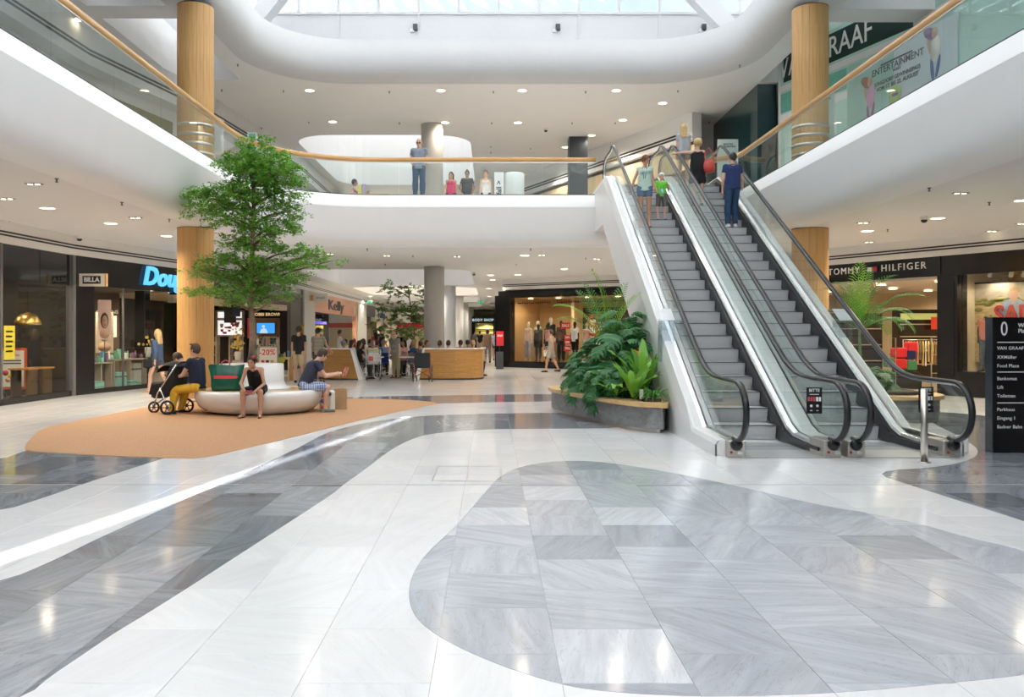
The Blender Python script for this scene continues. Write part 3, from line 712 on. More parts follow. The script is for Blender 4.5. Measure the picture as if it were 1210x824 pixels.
# bollard, info column
t = thing('bollard', 'round brushed steel bollard standing before the right escalator', 'bollard', (5.32,10.4,0))
m = MB(); m.cyl((0,0,0), .042, .9, 20); obj('post', m, STEEL, t); m = MB(); m.cyl((0,0,0), .075, .012, 24); obj('base_plate', m, STEEL, t); m = MB(); m.lathe([(.042,.9),(.040,.906),(.001,.907)],20); obj('cap', m, ALU, t)
t = thing('bollard', 'short white plastic foot block behind the right escalator newel', 'block', (6.22,11.2,0)); m = MB(); m.rbox(-.075,.075,-.06,.06,0,.24,.02); obj('block', m, WHTP, t)
t = thing('info_totem', 'black directory totem with white lettering at the right edge', 'sign', (6.67,11.25,0))
m = MB(); m.box(0,.72,0,.16,0,1.80); obj('body', m, mat('totem_black', (.010,.009,.010), .25), t); m = MB(); m.box(-.012,0,0,.16,0,1.80); obj('side_strip', m, mat('totem_side', (.02,.028,.04), .2), t)
WP = MATS['white_print']
text('0', .27, WP, t, (.145,-.004,1.64), ext=.001, font_sx=.75)
text('Water\nPlace', .075, WP, t, (.33,-.004,1.655), ext=.001, align='LEFT', bold=.0015)
for z in (1.47, 1.075, .665): m = MB(); m.box(.055,.64,-.003,0,z-.007,z+.005); obj('rule_line', m, WP, t)
rows = [(1.39,'VAN GRAAF','ne',''),(1.27,'XXMüller','ne',''),(1.155,'Food Place','ne','W'),(.985,'Bankomat','w','T'),(.87,'Lift','w','L'),(.755,'Toiletten','n','WC'),(.575,'Parkhaus','w','P'),(.46,'Eingang 1','n','P'),(.345,'Badner Bahn','n','B')]
for z, s_, dr, ic in rows:
    text(s_, .062, WP, t, (.05,-.004,z), ext=.001, align='LEFT', bold=.0004, sp=1.06)
    m = MB(); R = Matrix.Translation((.60,-.002,z)) @ Matrix.Rotation({'ne':-PI/4,'n':0,'w':-PI/2}[dr]*(1 if dr!='ne' else -1),4,'Y')
    m.box(-.006,.006,-.002,0,-.03,.025,M=R); m.add([(-.028,-.002,.004),(0,-.002,.034),(.028,-.002,.004),(.020,-.002,-.004),(0,-.002,.018),(-.020,-.002,-.004)], [(0,1,4,5),(1,2,3,4)], M=R); obj('arrow', m, WP, t)
    if ic: m = MB(); m.box(.46,.525,-.002,0,z-.028,z+.028); o = obj('pictogram', m, WP, t); text(ic, .05 if len(ic)<2 else .035, MATS['totem_black'], o, (.4925,-.0045,z), ext=.0005)
# ================================================================ PLANTER BOXES, BENCH
STONE = marble('planter_stone', (.24,.245,.245), (.34,.345,.345), .45, .4, (3,3,5))
def planter(poly, h, label, top_over=.07, loc=(0,0)):
    t = thing('planter', label, 'planter', (loc[0],loc[1],0)); P = [(a-loc[0],b-loc[1]) for a,b in ccw(poly)]
    P = smoothp(P,2)
    Q = shrink(P, .05); m = MB(); m.prism(Q, 0, .06); obj('plinth', m, STEEL, t)
    m = MB(); m.prism(P, .06, h-.05); o = obj('stone_side', m, STONE, t)
    ca = o.data.color_attributes.new('var','FLOAT_COLOR','POINT'); ca.data.foreach_set('color', [.5,.3,.8,1]*len(o.data.vertices))
    R = shrink(P, -top_over); m = MB(); m.prism(R, h-.055, h); obj('oak_seat', m, OAKT, t, bevel=.01)
    S = shrink(P, .33); m = MB(); m.prism(S, h, h+.05); obj('soil', m, mat('dark_soil', (.05,.035,.025), .9, noise=.4, scale=30), t)
    return t
PL = [(2.90,13.35),(2.43,13.5),(1.95,14.6),(1.55,15.9),(1.22,17.2),(1.3,17.9),(1.8,18.3),(2.9,18.4)]
planter(PL, .47, 'stone planter with oak seat edge under the left escalator, leafy plants in it', loc=(2.2,15.8))
PR = [(6.3,15.6),(6.9,14.9),(7.8,14.8),(8.3,15.6),(8.2,17.6),(7.6,19.0),(6.8,19.2),(6.3,18.2)]
planter(PR, .47, 'planter with oak seat edge right of the right escalator, palm in it', loc=(7.2,17))
# bench
BX, BY = -4.66, 17.1
t = thing('bench', 'white oval seating island with oak seat round the tree tub', 'bench', (BX,BY,0), math.radians(14))
prof = [(.70,.0),(.78,.01),(.93,.06),(1.03,.15),(1.08,.26),(1.10,.36),(1.095,.42),(1.07,.452),(1.03,.462),(.98,.462),(.96,.455)]
BW = mat('bench_white_shell', (.84,.83,.81), .3, noise=.01, coat=.3)
m = MB(); m.lathe(prof, 64, sx=1.14, sy=1.06); obj('shell', m, BW, t)
m = MB(); m.lathe([(.55,.44),(.55,.458),(1.0,.458),(1.0,.44)], 64, sx=1.14, sy=1.06); obj('oak_seat', m, OAKT, t)
tb = thing('tree_tub', 'tall white round tub in the middle of the bench, tree growing in it', 'planter', (-4.90,17.35,.46))
m = MB(); m.lathe([(.80,-.0),(.74,.02),(.68,.07),(.65,.16),(.64,.49),(.62,.50),(.58,.50),(.57,.44)], 56); obj('shell', m, BW, tb)
m = MB(); m.cyl((0,0,.40), .575, .04, 40); obj('soil', m, MATS['dark_soil'], tb)
# ================================================================ FOOD COURT BARRIERS
def barrier(path, h, label, cap_left):
    t = thing('barrier', label, 'barrier', (0,0,0)); nb = 6
    for i in range(nb):
        z0 = .05+i*(h-.08)/nb; z1 = .05+(i+1)*(h-.08)/nb-.006
        m = MB(); vs = []; 
        p = resample(path,.2); q = off(p,-.04)
        # left end leans: shift along the path with height
        for (a, b), z in ((( p, q), z0), ((p, q), z1)):
            for L_ in (a, b):
                for k,(x,y) in enumerate(L_):
                    dx = 0
                    if k == 0 and cap_left == 'l': dx = .20*z/h
                    if k == len(L_)-1 and cap_left == 'r': dx = -.28*z/h
                    vs.append((x+dx,y,z))
        n = len(p); fs = []
        for k in range(n-1): fs += [(k,k+1,2*n+k+1,2*n+k),(n+k,3*n+k,3*n+k+1,n+k+1),(2*n+k,2*n+k+1,3*n+k+1,3*n+k),(k,n+k,n+k+1,k+1)]
        fs += [(0,2*n,3*n,n),(n-1,2*n-1,4*n-1,3*n-1)]
        m.add(vs, fs); obj('board', m, OAKH, t)
    m = MB(); m.tube([(x+(.2 if (k==0 and cap_left=='l') else (-.28 if (k==len(path)-1 and cap_left=='r') else 0)),y+.03,h-.01) for k,(x,y) in enumerate(path)], 1, sec=[(-.08,-.02),(.08,-.02),(.08,.02),(-.08,.02)], smooth=False); obj('top_cap', m, WHITE, t)
    m = MB(); m.tube([(x,y+.06,.02) for x,y in path], 1, sec=[(-.03,-.02),(.03,-.02),(.03,.03),(-.03,.03)], smooth=False); obj('plinth', m, DGREY, t)
    x, y = path[-1] if cap_left == 'r' else path[0]; sg = -.28 if cap_left == 'r' else .2
    m = MB(); m.add([(x,y,0),(x+.16*(1 if sg<0 else -1),y+.02,0),(x+sg+.08*(1 if sg<0 else -1),y+.02,h),(x+sg,y,h),(x,y+.5,0),(x+.16*(1 if sg<0 else -1),y+.5,0),(x+sg+.08*(1 if sg<0 else -1),y+.5,h),(x+sg,y+.5,h)], [(0,1,2,3),(4,7,6,5),(0,3,7,4),(1,5,6,2),(3,2,6,7)]); obj('end_cap', m, WHITE, t)
barrier([(-6.1,30.6),(-6.0,29.4),(-5.7,28.75),(-5.3,28.6),(-4.45,28.45)], 1.06, 'left curved oak barrier of the food court with slanting white end', 'r')
barrier([(-2.42,28.6),(-1.2,28.5),(-.6,28.7),(-.3,29.2),(-.26,30.2)], 1.06, 'right curved oak barrier of the food court before the thick grey column', 'l')
# ================================================================ CEILING FITTINGS
def ceil_pt(px, py, zc): return ((px-PX0)*(zc-CH)/(PY0-py), FPX*(zc-CH)/(PY0-py))
dl_mesh = None
def rings(r0, r1, h): m = MB(); m.lathe([(r0,0),(r1,-.004),(r1,-.012),(r0,-.014)], 20); return m
q = MB(); q.lathe([(.13,.004),(.16,0),(.16,-.006),(.13,-.008)], 20, caps=False); ring_me = q.mesh('trim_ring')
q = MB(); q.lathe([(.132,-.004),(.0001,-.0045)], 16); disc_me = q.mesh('lamp_disc')
q = MB(); q.box(-.13,.13,-.06,.06,-.012,.002); box_me = q.mesh('fitting_plate')
q = MB(); q.lathe([(.03,.002),(.03,-.01),(.012,-.015),(.012,-.05),(.025,-.055),(.025,-.06)], 10); spr_me = q.mesh('sprinkler_head')
q = MB(); q.lathe([(.075,.001),(.075,-.05),(.068,-.07)], 18); cam_me = q.mesh('housing')
q = MB(); q.lathe([(.066,-.07),(.06,-.1),(.04,-.125),(.0001,-.135)], 18); dome_me = q.mesh('dome')
def spot(loc, e, col=(1,.88,.72), ang=150, r=.07):
    l = bpy.data.lights.new('downlight_beam', 'SPOT'); l.energy = e; l.color = col; l.spot_size = math.radians(ang); l.spot_blend = .6; l.shadow_soft_size = r
    o = bpy.data.objects.new('downlight_beam', l); COL.objects.link(o); o.location = loc; return o
def where(x, y, zc):
    s = 'upper' if zc > 5 else 'lower'
    return s
cnt = {}
def downlight(x, y, zc, e=0, g=None):
    t = thing('downlight', 'round recessed downlight glowing warm in the %s ceiling' % g, 'downlight', (x,y,zc), group='lit downlights, %s ceiling' % g)
    link('trim_ring', ring_me, WHITE, t); link('lamp_disc', disc_me, LAMP, t)
    if e: spot((x,y,zc-.03), e)
def fitting(x, y, zc, g):
    t = thing('spotlight_fitting', 'small white twin spotlight recess in the %s ceiling' % g, 'spotlight', (x,y,zc), group='small spotlight recesses, %s ceiling' % g)
    link('fitting_plate', box_me, mat('recess_grey', (.25,.23,.21), .5), t)
    for s_ in (-.06,.06):
        m = link('lamp_disc', disc_me, mat('dim_lamp', (.9,.9,.9), .5, noise=0, emit=(1,.95,.85), es=1.2), t, (s_,0,-.010)); m.scale = (.3,.3,1)
def sprinkler(x, y, zc, g):
    o = link('sprinkler', spr_me, mat('sprinkler_metal', (.16,.15,.15), .5, .5), None, (x,y,zc)); tag(o, 'tiny dark sprinkler head under the %s ceiling' % g, 'sprinkler', 'sprinklers, %s ceiling' % g)
def dome(px, py, zc, label):
    x, y = ceil_pt(px,py,zc); t = thing('security_camera', label, 'camera', (x,y,zc)); link('housing', cam_me, WHITE, t); link('dome', dome_me, BLACK, t)
def holed(x, y): return any(a-.2 < x < b+.2 and c-.2 < y < d+.2 for a,b,c,d in HOLES)
SE = 300
for px, py in [(56,246),(131,264),(197,279),(1208,237),(1108,258),(1025,273),(620,302+0),(667,318),(612,325),(582,331),(547,335.5),(500,338),(450,335)]:
    x, y = ceil_pt(px,py,ZC1); g = 'lower left' if px < 250 else ('lower right' if px > 900 else 'lower far')
    if not holed(x, y): downlight(x, y, ZC1, SE if py < 325 else 130, g)
for px, py in [(40,217),(8,234.5),(160,257),(233,284),(1135,228),(1020,263),(1027,286),(1103,285),(1172,273),(1208,264),(390,300),(457,302),(540,303),(640,301.5),(705,306),(740,296)]:
    x, y = ceil_pt(px,py,ZC1); g = 'lower left' if px < 250 else ('lower right' if px > 900 else 'lower far'); fitting(x, y, ZC1, g)
for px, py in [(67,211),(144,239),(200,259),(10,262),(112,286),(1098,222),(1169,239),(1049,271),(1152,280),(323,294),(434,294),(488,302),(540,302),(627,294),(692,305),(455,312),(610,312),(700,318)]:
    x, y = ceil_pt(px,py,ZC1); g = 'lower left' if px < 250 else ('lower right' if px > 900 else 'lower far')
    if not holed(x, y): sprinkler(x, y, ZC1, g)
for px, py in [(366,107),(521,107),(617,107),(728,107),(783,122),(736,142),(393,144),(526,145),(612,145),(699,160),(335,172),(668,174),(88,36),(150,105),(197,116),(95,3+20),(268,142)]:
    x, y = ceil_pt(px,py,ZC2); downlight(x, y, ZC2, 0 if px < 250 else (50 if py > 143 else 150), 'upper left' if px < 250 else 'upper far')
for px, py in [(335,107),(460,108),(583,108),(692,108),(801,107),(874,77),(365,144),(472,145),(581,145),(676,145),(727,145),(838,144),(281,76),(262,106),(309,151),(110,55),(108,66),(580,173),(580,180),(627,175)]:
    x, y = ceil_pt(px,py,ZC2); sprinkler(x, y, ZC2, 'upper left' if px < 250 else 'upper far')
dome(94,279,ZC1,'white dome camera under the lower left ceiling before the black fascia'); dome(1092,256,ZC1,'white dome camera under the lower right ceiling near the glowing downlight')
dome(645,152,ZC2,'black dome camera under the upper ceiling left of the dark square pillar'); dome(560,322,ZC1,'black dome camera under the lower ceiling right of the thick grey column')
for x, y in ((.0,36),(-.1,47),(-.1,57),(-.1,69),(-8.1,57),(-4.2,44.5),(-4.2,57)): downlight(x, y, ZC1, 220, 'lower corridor')
for x, y in ((-4.2,47),(-4.2,53),(-4.2,62),(-4.2,72)): downlight(x, y, ZC2, 900, 'added-fill upper corridor')  # added unseen lamps that feed light down through the floor openings
# cameras on the roof wall
for px, lb in ((489,'leftmost'),(657,'middle'),(829,'rightmost')):
    p = A(px, 37, YL+.02); t = thing('security_camera', 'small black box camera on the white roof wall, %s of three' % lb, 'camera', p)
    m = MB(); m.box(-.11,.02,-.1,.0,-.05,.06); obj('bracket', m, WHITE, t); m = MB(); m.rbox(-.02,.13,-.16,-.0,.0,.2,.01); obj('camera_body', m, DGREY, t)
# exit signs
EXG = mat('exit_green', (.02,.30,.13), .5, noise=.02, emit=(.02,.45,.2), es=.35)
def exit_sign(px, py, Y, w, h, label, arrow=1, rz=0, zc=None):
    p = A(px,py,Y); t = thing('exit_sign', label, 'sign', p, rz)
    m = MB(); m.box(-w/2,w/2,-.02,.02,-h/2,h/2); obj('panel', m, EXG, t)
    m = MB(); s_ = arrow
    m.box(-.02 if s_>0 else -w*.4, w*.4 if s_>0 else .02, -.024,-.02,-.012,.012)
    m.add([(s_*w*.42,-.024,0),(s_*w*.28,-.024,.05),(s_*w*.28,-.024,-.05)], [(0,1,2)]); obj('arrow', m, WP, t)
    m = MB(); x = -s_*w*.28; m.box(x-.03,x+.03,-.024,-.02,-h*.3,h*.18); m.cyl((0,0,0), .022, .004, 10, M=Matrix.Translation((x,-.02,h*.28)) @ Matrix.Rotation(PI/2,4,'X')); obj('running_figure', m, WP, t)
    if zc: m = MB(); m.box(-.01,.01,-.01,.01,h/2,zc-p.z); obj('hanger', m, ALU, t)
exit_sign(590,303.5,30.5,.36,.17,'green exit sign hanging from the lower ceiling over the food court barrier',1,zc=ZC1)
exit_sign(437,357,57,.4,.2,'green exit sign far down the corridor left of the second tree',-1,zc=ZC1)
exit_sign(568,357,57,.4,.2,'green exit sign far down the corridor right of the columns',1,zc=ZC1)
exit_sign(101,50,24,.42,.2,'green exit sign on the upper left gallery under the ceiling',-1,rz=.25,zc=ZC2)
# ================================================================ SHOP FRONTS
FL0 = Fr((-10.9,12),(-10.55,21.3)); FL1 = Fr((-10.55,21.3),(-9.6,25.8)); FL2 = Fr((-9.6,25.8),(-8.6,36.2)); FL3 = Fr((-8.6,36.2),(-8.7,55)); FL4 = Fr((-8.7,55),(-8.6,94))
FH = Fr((.7,39.1),(8.2,33.63)); FT = Fr((9.6,25.15),(14.9,15.55)); FC = Fr((.75,94),(.7,39.3))
BG = mat('black_glass', (.012,.013,.014), .06, noise=0, spec=.6); BKM = mat('black_shopfront', (.010,.010,.011), .22, noise=.05)
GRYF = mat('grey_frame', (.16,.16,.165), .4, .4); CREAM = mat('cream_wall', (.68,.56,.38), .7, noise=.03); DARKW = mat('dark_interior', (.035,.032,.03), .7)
BEIGE = mat('beige_wall', (.60,.50,.37), .7); SALMON = mat('salmon_fascia', (.72,.36,.24), .35, noise=.12, scale=1.5, stretch=(.3,.3,3)); STONEF = mat('pier_stone', (.58,.57,.53), .6)
PINK = mat('soft_pink_print', (.75,.52,.46), .6); SKINP = mat('printed_skin', (.62,.38,.27), .6); HAIRP = mat('printed_hair', (.10,.05,.03), .6); MINTB = mat('mint_box', (.30,.62,.52), .5)
YEL = mat('yellow_print', (.85,.68,.05), .6); REDP = mat('sale_red', (.62,.02,.03), .5); OFFW = mat('off_white_print', (.78,.76,.70), .6); GOLD = mat('gold_metal', (.65,.45,.14), .3, .9); TAUPE = mat('taupe_shelf', (.42,.36,.28), .6)
def fstruct(F, name, u0, u1, v0, v1, z0, z1, m, kind=True):
    q = MB(); q.box(u0,u1,v0,v1,z0,z1,M=F.M)
    return struct(name, q, m) if kind else obj(name, q, m)
def bulkhead(F, u0, u1, ztop=ZC1, zb=3.55, v=-.10, zs=3.70):
    fstruct(F,'trim_8',u0,u1,v,.3,zb,ztop,CEIL)
    for k in range(2): fstruct(F,'trim_9',u0,u1,v-.004,v,zs+k*.07,zs+.04+k*.07,BLACK)
for F, a, b in ((FL0,-26,FL0.L),(FL1,0,FL1.L),(FL2,0,FL2.L),(FL3,0,FL3.L),(FL4,0,FL4.L),(FH,-.1,FH.L),(FT,-.6,25),(FC,0,FC.L)): bulkhead(F,a,b)
def interior(F, u0, u1, dep, zc, wallm, ceilm=None, floorm=None, sides=(1,1), e=0, ec=(1,.8,.55), emis=True):
    fstruct(F,'wall_inner',u0,u1,dep,dep+.1,0,zc,wallm); fstruct(F,'ceiling_inner',u0,u1,.15,dep,zc,zc+.08,ceilm or wallm)
    if floorm: fstruct(F,'floor_inner',u0,u1,.1,dep,.0,.012,floorm)
    if sides[0]: fstruct(F,'wall_inner',u0-.1,u0,.1,dep,0,zc,wallm)
    if sides[1]: fstruct(F,'wall_inner',u1,u1+.1,.1,dep,0,zc,wallm)
    if e:
        n = max(1, int((u1-u0)/2.6))
        for i in range(n):
            for v in ([.9,2.6] if dep > 3 else [.8]):
                p = F.P(u0+(i+.5)*(u1-u0)/n, v, zc-.02); t = thing('shop_lamp', 'round ceiling lamp inside a shop behind the glass', 'lamp', p, group='ceiling lamps inside the shops')
                m_ = link('lamp_disc', disc_me, LAMP, t); m_.scale = (.6,.6,1); spot(p-Vector((0,0,.05)), e, ec, 165, .08)
# ---- left shop 1: tall dark glass front with the coffee corner behind
uA, uB = FL0.u(2), FL0.u(86)
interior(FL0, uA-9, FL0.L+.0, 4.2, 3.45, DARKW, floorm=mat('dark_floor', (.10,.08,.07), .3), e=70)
fstruct(FL0,'trim_10',uA-9.3,FL0.L,-.02,.12,0,.14,BKM)
for i, (a, b) in enumerate(((uA-8.4,uA-5.6),(uA-5.55,uA-2.8),(uA-2.75,uA-.06),(uA+.02,FL0.u(48)-.01),(FL0.u(48)+.01,uB-.12))):
    fstruct(FL0,'window_2',a,b,.03,.045,.14,2.78,SHOPG); fstruct(FL0,'trim_11',a,b,.02,.06,2.78,3.55,BG)
for u in (uA-5.58,uA-2.78,uA-.02): fstruct(FL0,'trim_10',u-.03,u+.03,-.02,.1,0,3.55,GRYF)
fstruct(FL0,'trim_10',uB-.10,uB+.04,-.06,.12,0,3.55,GRYF)
fstruct(FL0,'trim_11',uB+.04,FL0.u(90)+.4,-.02,.12,0,3.55,BKM)
# pendant lamp, yellow notice, A-frame board, counter, table behind the glass
def dome_lamp(p, label):
    t = thing('pendant_lamp', label, 'lamp', p); m = MB(); m.lathe([(.30,0),(.295,.06),(.25,.17),(.16,.25),(.05,.285),(.04,.30)], 24); obj('shade', m, GOLD, t)
    m = MB(); m.cyl((0,0,.29), .006, 3.45-p[2]-.3, 6); obj('cable', m, BLACK, t); m = MB(); m.ball((0,0,.1), .05); obj('bulb', m, LAMP, t)
dome_lamp(A(33,384,20.3), 'gold dome pendant lamp behind the dark glass front at the far left')
t = FL0.th('notice', 'yellow notice stuck inside the dark glass front at the far left', 'notice', FL0.u(14), .06, 1.35)
m = MB(); m.box(-.2,.2,-.01,0,-.35,.4); obj('sheet', m, YEL, t)
for k in range(5): m = MB(); m.box(-.14,.12-.03*(k%2),-.012,-.01,.25-.11*k,.29-.11*k); obj('print_line', m, BLKP, t)
p = A(15,463,20.6); t = thing('standing_board', 'white promotion board in a red frame on a stand at the far left', 'board', (p.x,p.y,0), .2)
m = MB(); m.box(-.32,.32,-.02,.02,.22,1.22); obj('frame', m, mat('red_orange_frame', (.60,.10,.04), .5), t)
m = MB(); m.box(-.26,.26,-.026,-.02,.28,1.16); sh = obj('poster', m, OFFW, t)
text('Ladystar', .10, MATS['sale_red'], sh, (0,-.03,1.05), ext=.001); 
for k in range(2): m = MB(); m.box(-.2,.2,-.028,-.026,.90-.07*k,.93-.07*k); obj('print_line', m, DGREY, sh)
for k,(x,z,r,c) in enumerate([(-.15,.62,.07,'red_print'),(-.04,.55,.06,'yellow_print'),(.08,.6,.08,'mint_box'),(-.1,.45,.06,'printed_skin'),(.05,.42,.07,'red_print'),(.16,.47,.05,'totem_side'),(0,.68,.05,'printed_hair')]):
    m = MB(); m.cyl((0,0,0), r, .002+.0004*k, 14, M=Matrix.Translation((x,-.026,z)) @ Matrix.Rotation(PI/2,4,'X')); obj('printed_spot', m, MATS[c], sh)
for s_ in (-.2,.2): m = MB(); m.tube([(s_,0,.25),(s_,.12,0)], .014, 6); obj('leg', m, ALU, t)
for k,(px,py,Y) in enumerate([(28,455,20.0),(47,455,20.6)]):
    p = A(px,py,Y); t = thing('table', ['wooden table behind the dark glass, left of two','wooden table behind the dark glass, right of two'][k], 'table', (p.x,p.y,0)); m = MB(); m.box(-.24,.24,-.24,.24,.72,.76); obj('tabletop', m, OAKH, t)
    for sx in (-.18,.18):
        m = MB(); m.box(sx-.02,sx+.02,-.2,.2,0,.72); obj('leg', m, mat('dark_wood', (.12,.07,.03), .5), t)
# ---- "BILLA" projecting sign
p = A(108,331,21.6); t = thing('projecting_sign', 'white projecting sign reading BILLA on an oak block left of the window', 'sign', p)
m = MB(); m.box(-.30,.36,-.05,.05,-.16,.16); obj('panel', m, WARMP, t); m = MB(); m.box(-.42,-.30,-.06,.06,-.11,.11); obj('bracket', m, OAK, t); m = MB(); m.box(.36,.40,-.05,.05,-.16,.16); obj('end_strip', m, OAK, t)
m = MB(); m.box(-.2,.26,-.056,-.05,-.10,.10); obj('name_field', m, BLKP, t); text('BILLA', .16, WP, t, (.03,-.06,0), ext=.003, bold=.006)
# ---- left shop 2: perfumery window
u0, u1 = .0, FL1.L
fstruct(FL1,'trim_11',u0,u1,-.02,.14,2.82,3.55,BKM); fstruct(FL1,'trim_10',u0,u1,-.02,.14,0,.12,BKM)
fstruct(FL1,'trim_11',0,FL1.u(111),-.02,.14,.12,2.82,BKM)
for a, b in ((113,146),(147,184),(185,206)):
    fstruct(FL1,'window_3',FL1.u(a),FL1.u(b),.03,.045,.12,2.82,SHOPG)
fstruct(FL1,'trim_11',FL1.u(181),FL1.u(188),.3,.6,0,2.82,BKM)
fstruct(FL1,'trim_10',FL1.u(146.3),FL1.u(147),.0,.06,.12,2.82,GRYF)
interior(FL1, .3, FL1.L+1.5, 3.0, 2.9, mat('taupe_dark_wall', (.17,.13,.10), .7), floorm=mat('shop_floor', (.35,.30,.25), .3), sides=(1,0), e=150)
t = FL1.th('lettering_sign', 'blue handwritten Douglas lettering on the black fascia left of the oak column', 'sign', FL1.u(205), -.03, 3.2)
m = MB(); text('Douglas', .74, mat('sign_blue', (.10,.50,.90), .4, noise=0, emit=(.12,.55,1), es=.7), t, (-.2,-.06,0), ext=.03, font_sx=1.2, shear=.25, bold=.02)
def frame_poster(F, px, py, v, w, h, label, bg='pink', face=True, txt=None, x=None, hang=False):
    u = F.u(px); p = F.P(u, v, 0); z = CH-(py-PY0)/FPX*p.y
    t = thing('poster', label, 'poster', (p.x,p.y,z), math.atan2(p.x,-p.y)*0+(-math.atan2(p.x,p.y)))
    m = MB(); m.box(-w/2,w/2,-.015,.015,-h/2,h/2); obj('board', m, bg, t)
    if face:
        def disc(cx,cz,rx,rz,mm,n,y): m = MB(); m.cyl((0,0,0),1,.002,20,M=Matrix.Translation((cx,y,cz)) @ Matrix.Rotation(PI/2,4,'X') @ Matrix.Diagonal((rx,rz,1,1))); return obj(n,m,mm,t)
        disc(.0,-.02*h,.30*w,.20*h,HAIRP,'printed_hair',-.016); disc(.02*w,-.05*h,.22*w,.16*h,SKINP,'printed_face',-.019)
        disc(.0,-.36*h,.36*w,.12*h,SKINP,'printed_shoulders',-.017)
        for s_ in (-1,1): disc(s_*.08*w,-.01*h,.035*w,.012*h,HAIRP,'printed_eye',-.022)
        disc(.02*w,-.13*h,.07*w,.014*h,REDP,'printed_mouth',-.022)
    m = MB(); m.box(-.015,.015,.016,.03,-z,0); obj('stand_pole', m, GRYF, t)
    return t
frame_poster(FL1,137,378,.35,.33,1.08,'narrow pink portrait poster hanging in the perfumery window',PINK)
frame_poster(FL1,157,393,.9,.46,1.15,'wide beige portrait poster standing in the perfumery window behind the gift boxes',BEIGE)
t = frame_poster(FL1,174,386,1.3,.5,.62,'backlit portrait lightbox under the CLARINS lettering',mat('backlit_cream', (.8,.7,.55), .6, noise=0, emit=(1,.8,.55), es=.6))
text('CLARINS', .15, WP, t, (.0,-.02,.42), ext=.002)
frame_poster(FL1,116,392,.3,.12,1.0,'narrow slice of a portrait poster at the left edge of the perfumery window',BEIGE)
def shelf(F, px0, px1, v, z, label, legs=True):
    a, b = F.u(px0), F.u(px1); t = F.th('display_table', label, 'table', a, v, 0); w = b-a
    m = MB(); m.box(0,w,-.2,.2,z-.04,z); obj('tabletop', m, TAUPE, t)
    for x in (.03,w/2,w-.03): m = MB(); m.box(x-.02,x+.02,-.18,.18,0,z-.04); obj('leg', m, TAUPE, t)
    return a, b
shelf(FL1,114,139,.35,.80,'taupe display table in the perfumery window, left')
shelf(FL1,141,180,.35,.86,'taupe display table in the perfumery window, right')
def gift(F, px, v, z, w, d, h, mm, label, cat='box', group=None, name='gift_box'):
    t = F.th(name, label, cat, F.u(px), v, z, group=group); m = MB(); m.rbox(-w/2,w/2,-d/2,d/2,0,h,.006); obj('box_body', m, mm, t)
    m = MB(); m.box(-w/2-.004,w/2+.004,-d/2-.004,d/2+.004,h*.72,h*.80); obj('lid_band', m, GRYF, t)
gift(FL1,120,.2,.0,.38,.3,.2,MINTB,'mint gift box alone on the window floor, leftmost'); gift(FL1,120,.2,.201,.38,.3,.10,MINTB,'flat mint box on top of the leftmost mint gift box')
gift(FL1,148,.25,0,.42,.3,.50,MINTB,'tall mint gift box on the window floor'); gift(FL1,160,.2,0,.30,.3,.26,MINTB,'small mint gift box right of the tall one')
gift(FL1,166,.2,0,.26,.3,.22,MINTB,'small mint gift box second right of the tall one'); gift(FL1,172,.4,0,.35,.3,.72,mat('pale_box', (.6,.57,.5), .6),'tall pale cardboard box on the window floor at the right')
rg = random.Random(5); CN = dict(mint_box='mint', blue_box='blue', off_white_print='off-white', soft_pink_print='pink', black_panel='black', purple_box='purple', green_box='green')
pc = [MINTB, mat('blue_box', (.10,.30,.45), .5), OFFW, PINK, BLKP, mat('purple_box', (.25,.12,.25), .5), mat('green_box', (.15,.40,.25), .5)]
bot = []
for r_, h_ in ((.035,.16),(.045,.12),(.03,.22)):
    m = MB(); m.lathe([(r_,0),(r_,h_*.7),(r_*.4,h_*.78),(r_*.4,h_)], 10); bot.append(m.mesh('bottle'))
GRP = 'cosmetics packs and bottles on the perfumery display'
def packs(F, a, b, v, z, n, hmax=.28, grp=GRP, lab='small cosmetics pack on a perfumery display table'):
    for i in range(n):
        u = a+(b-a)*(i+.5)/n+rg.uniform(-.02,.02); h = rg.uniform(.10,hmax); w = (b-a)/n*.8; mm = rg.choice(pc)
        if rg.random() < .4:
            me = rg.choice(bot).copy(); me.materials.append(mm); o = link('bottle', me, None, None, F.P(u,v+rg.uniform(-.1,.1),z)); tag(o, CN[mm.name]+' cosmetics bottle'+lab[20:], 'bottle', grp)
        else:
            m = MB(); m.rbox(-w/2,w/2,-.04,.04,0,h,.004); o = obj('cosmetics_pack', m, mm, None, F.P(u,v+rg.uniform(-.1,.1),z), F.ang); tag(o, CN[mm.name]+lab[5:], 'box', grp)
packs(FL1,FL1.u(114),FL1.u(139),.35,.80,9); packs(FL1,FL1.u(141),FL1.u(180),.35,.86,14)
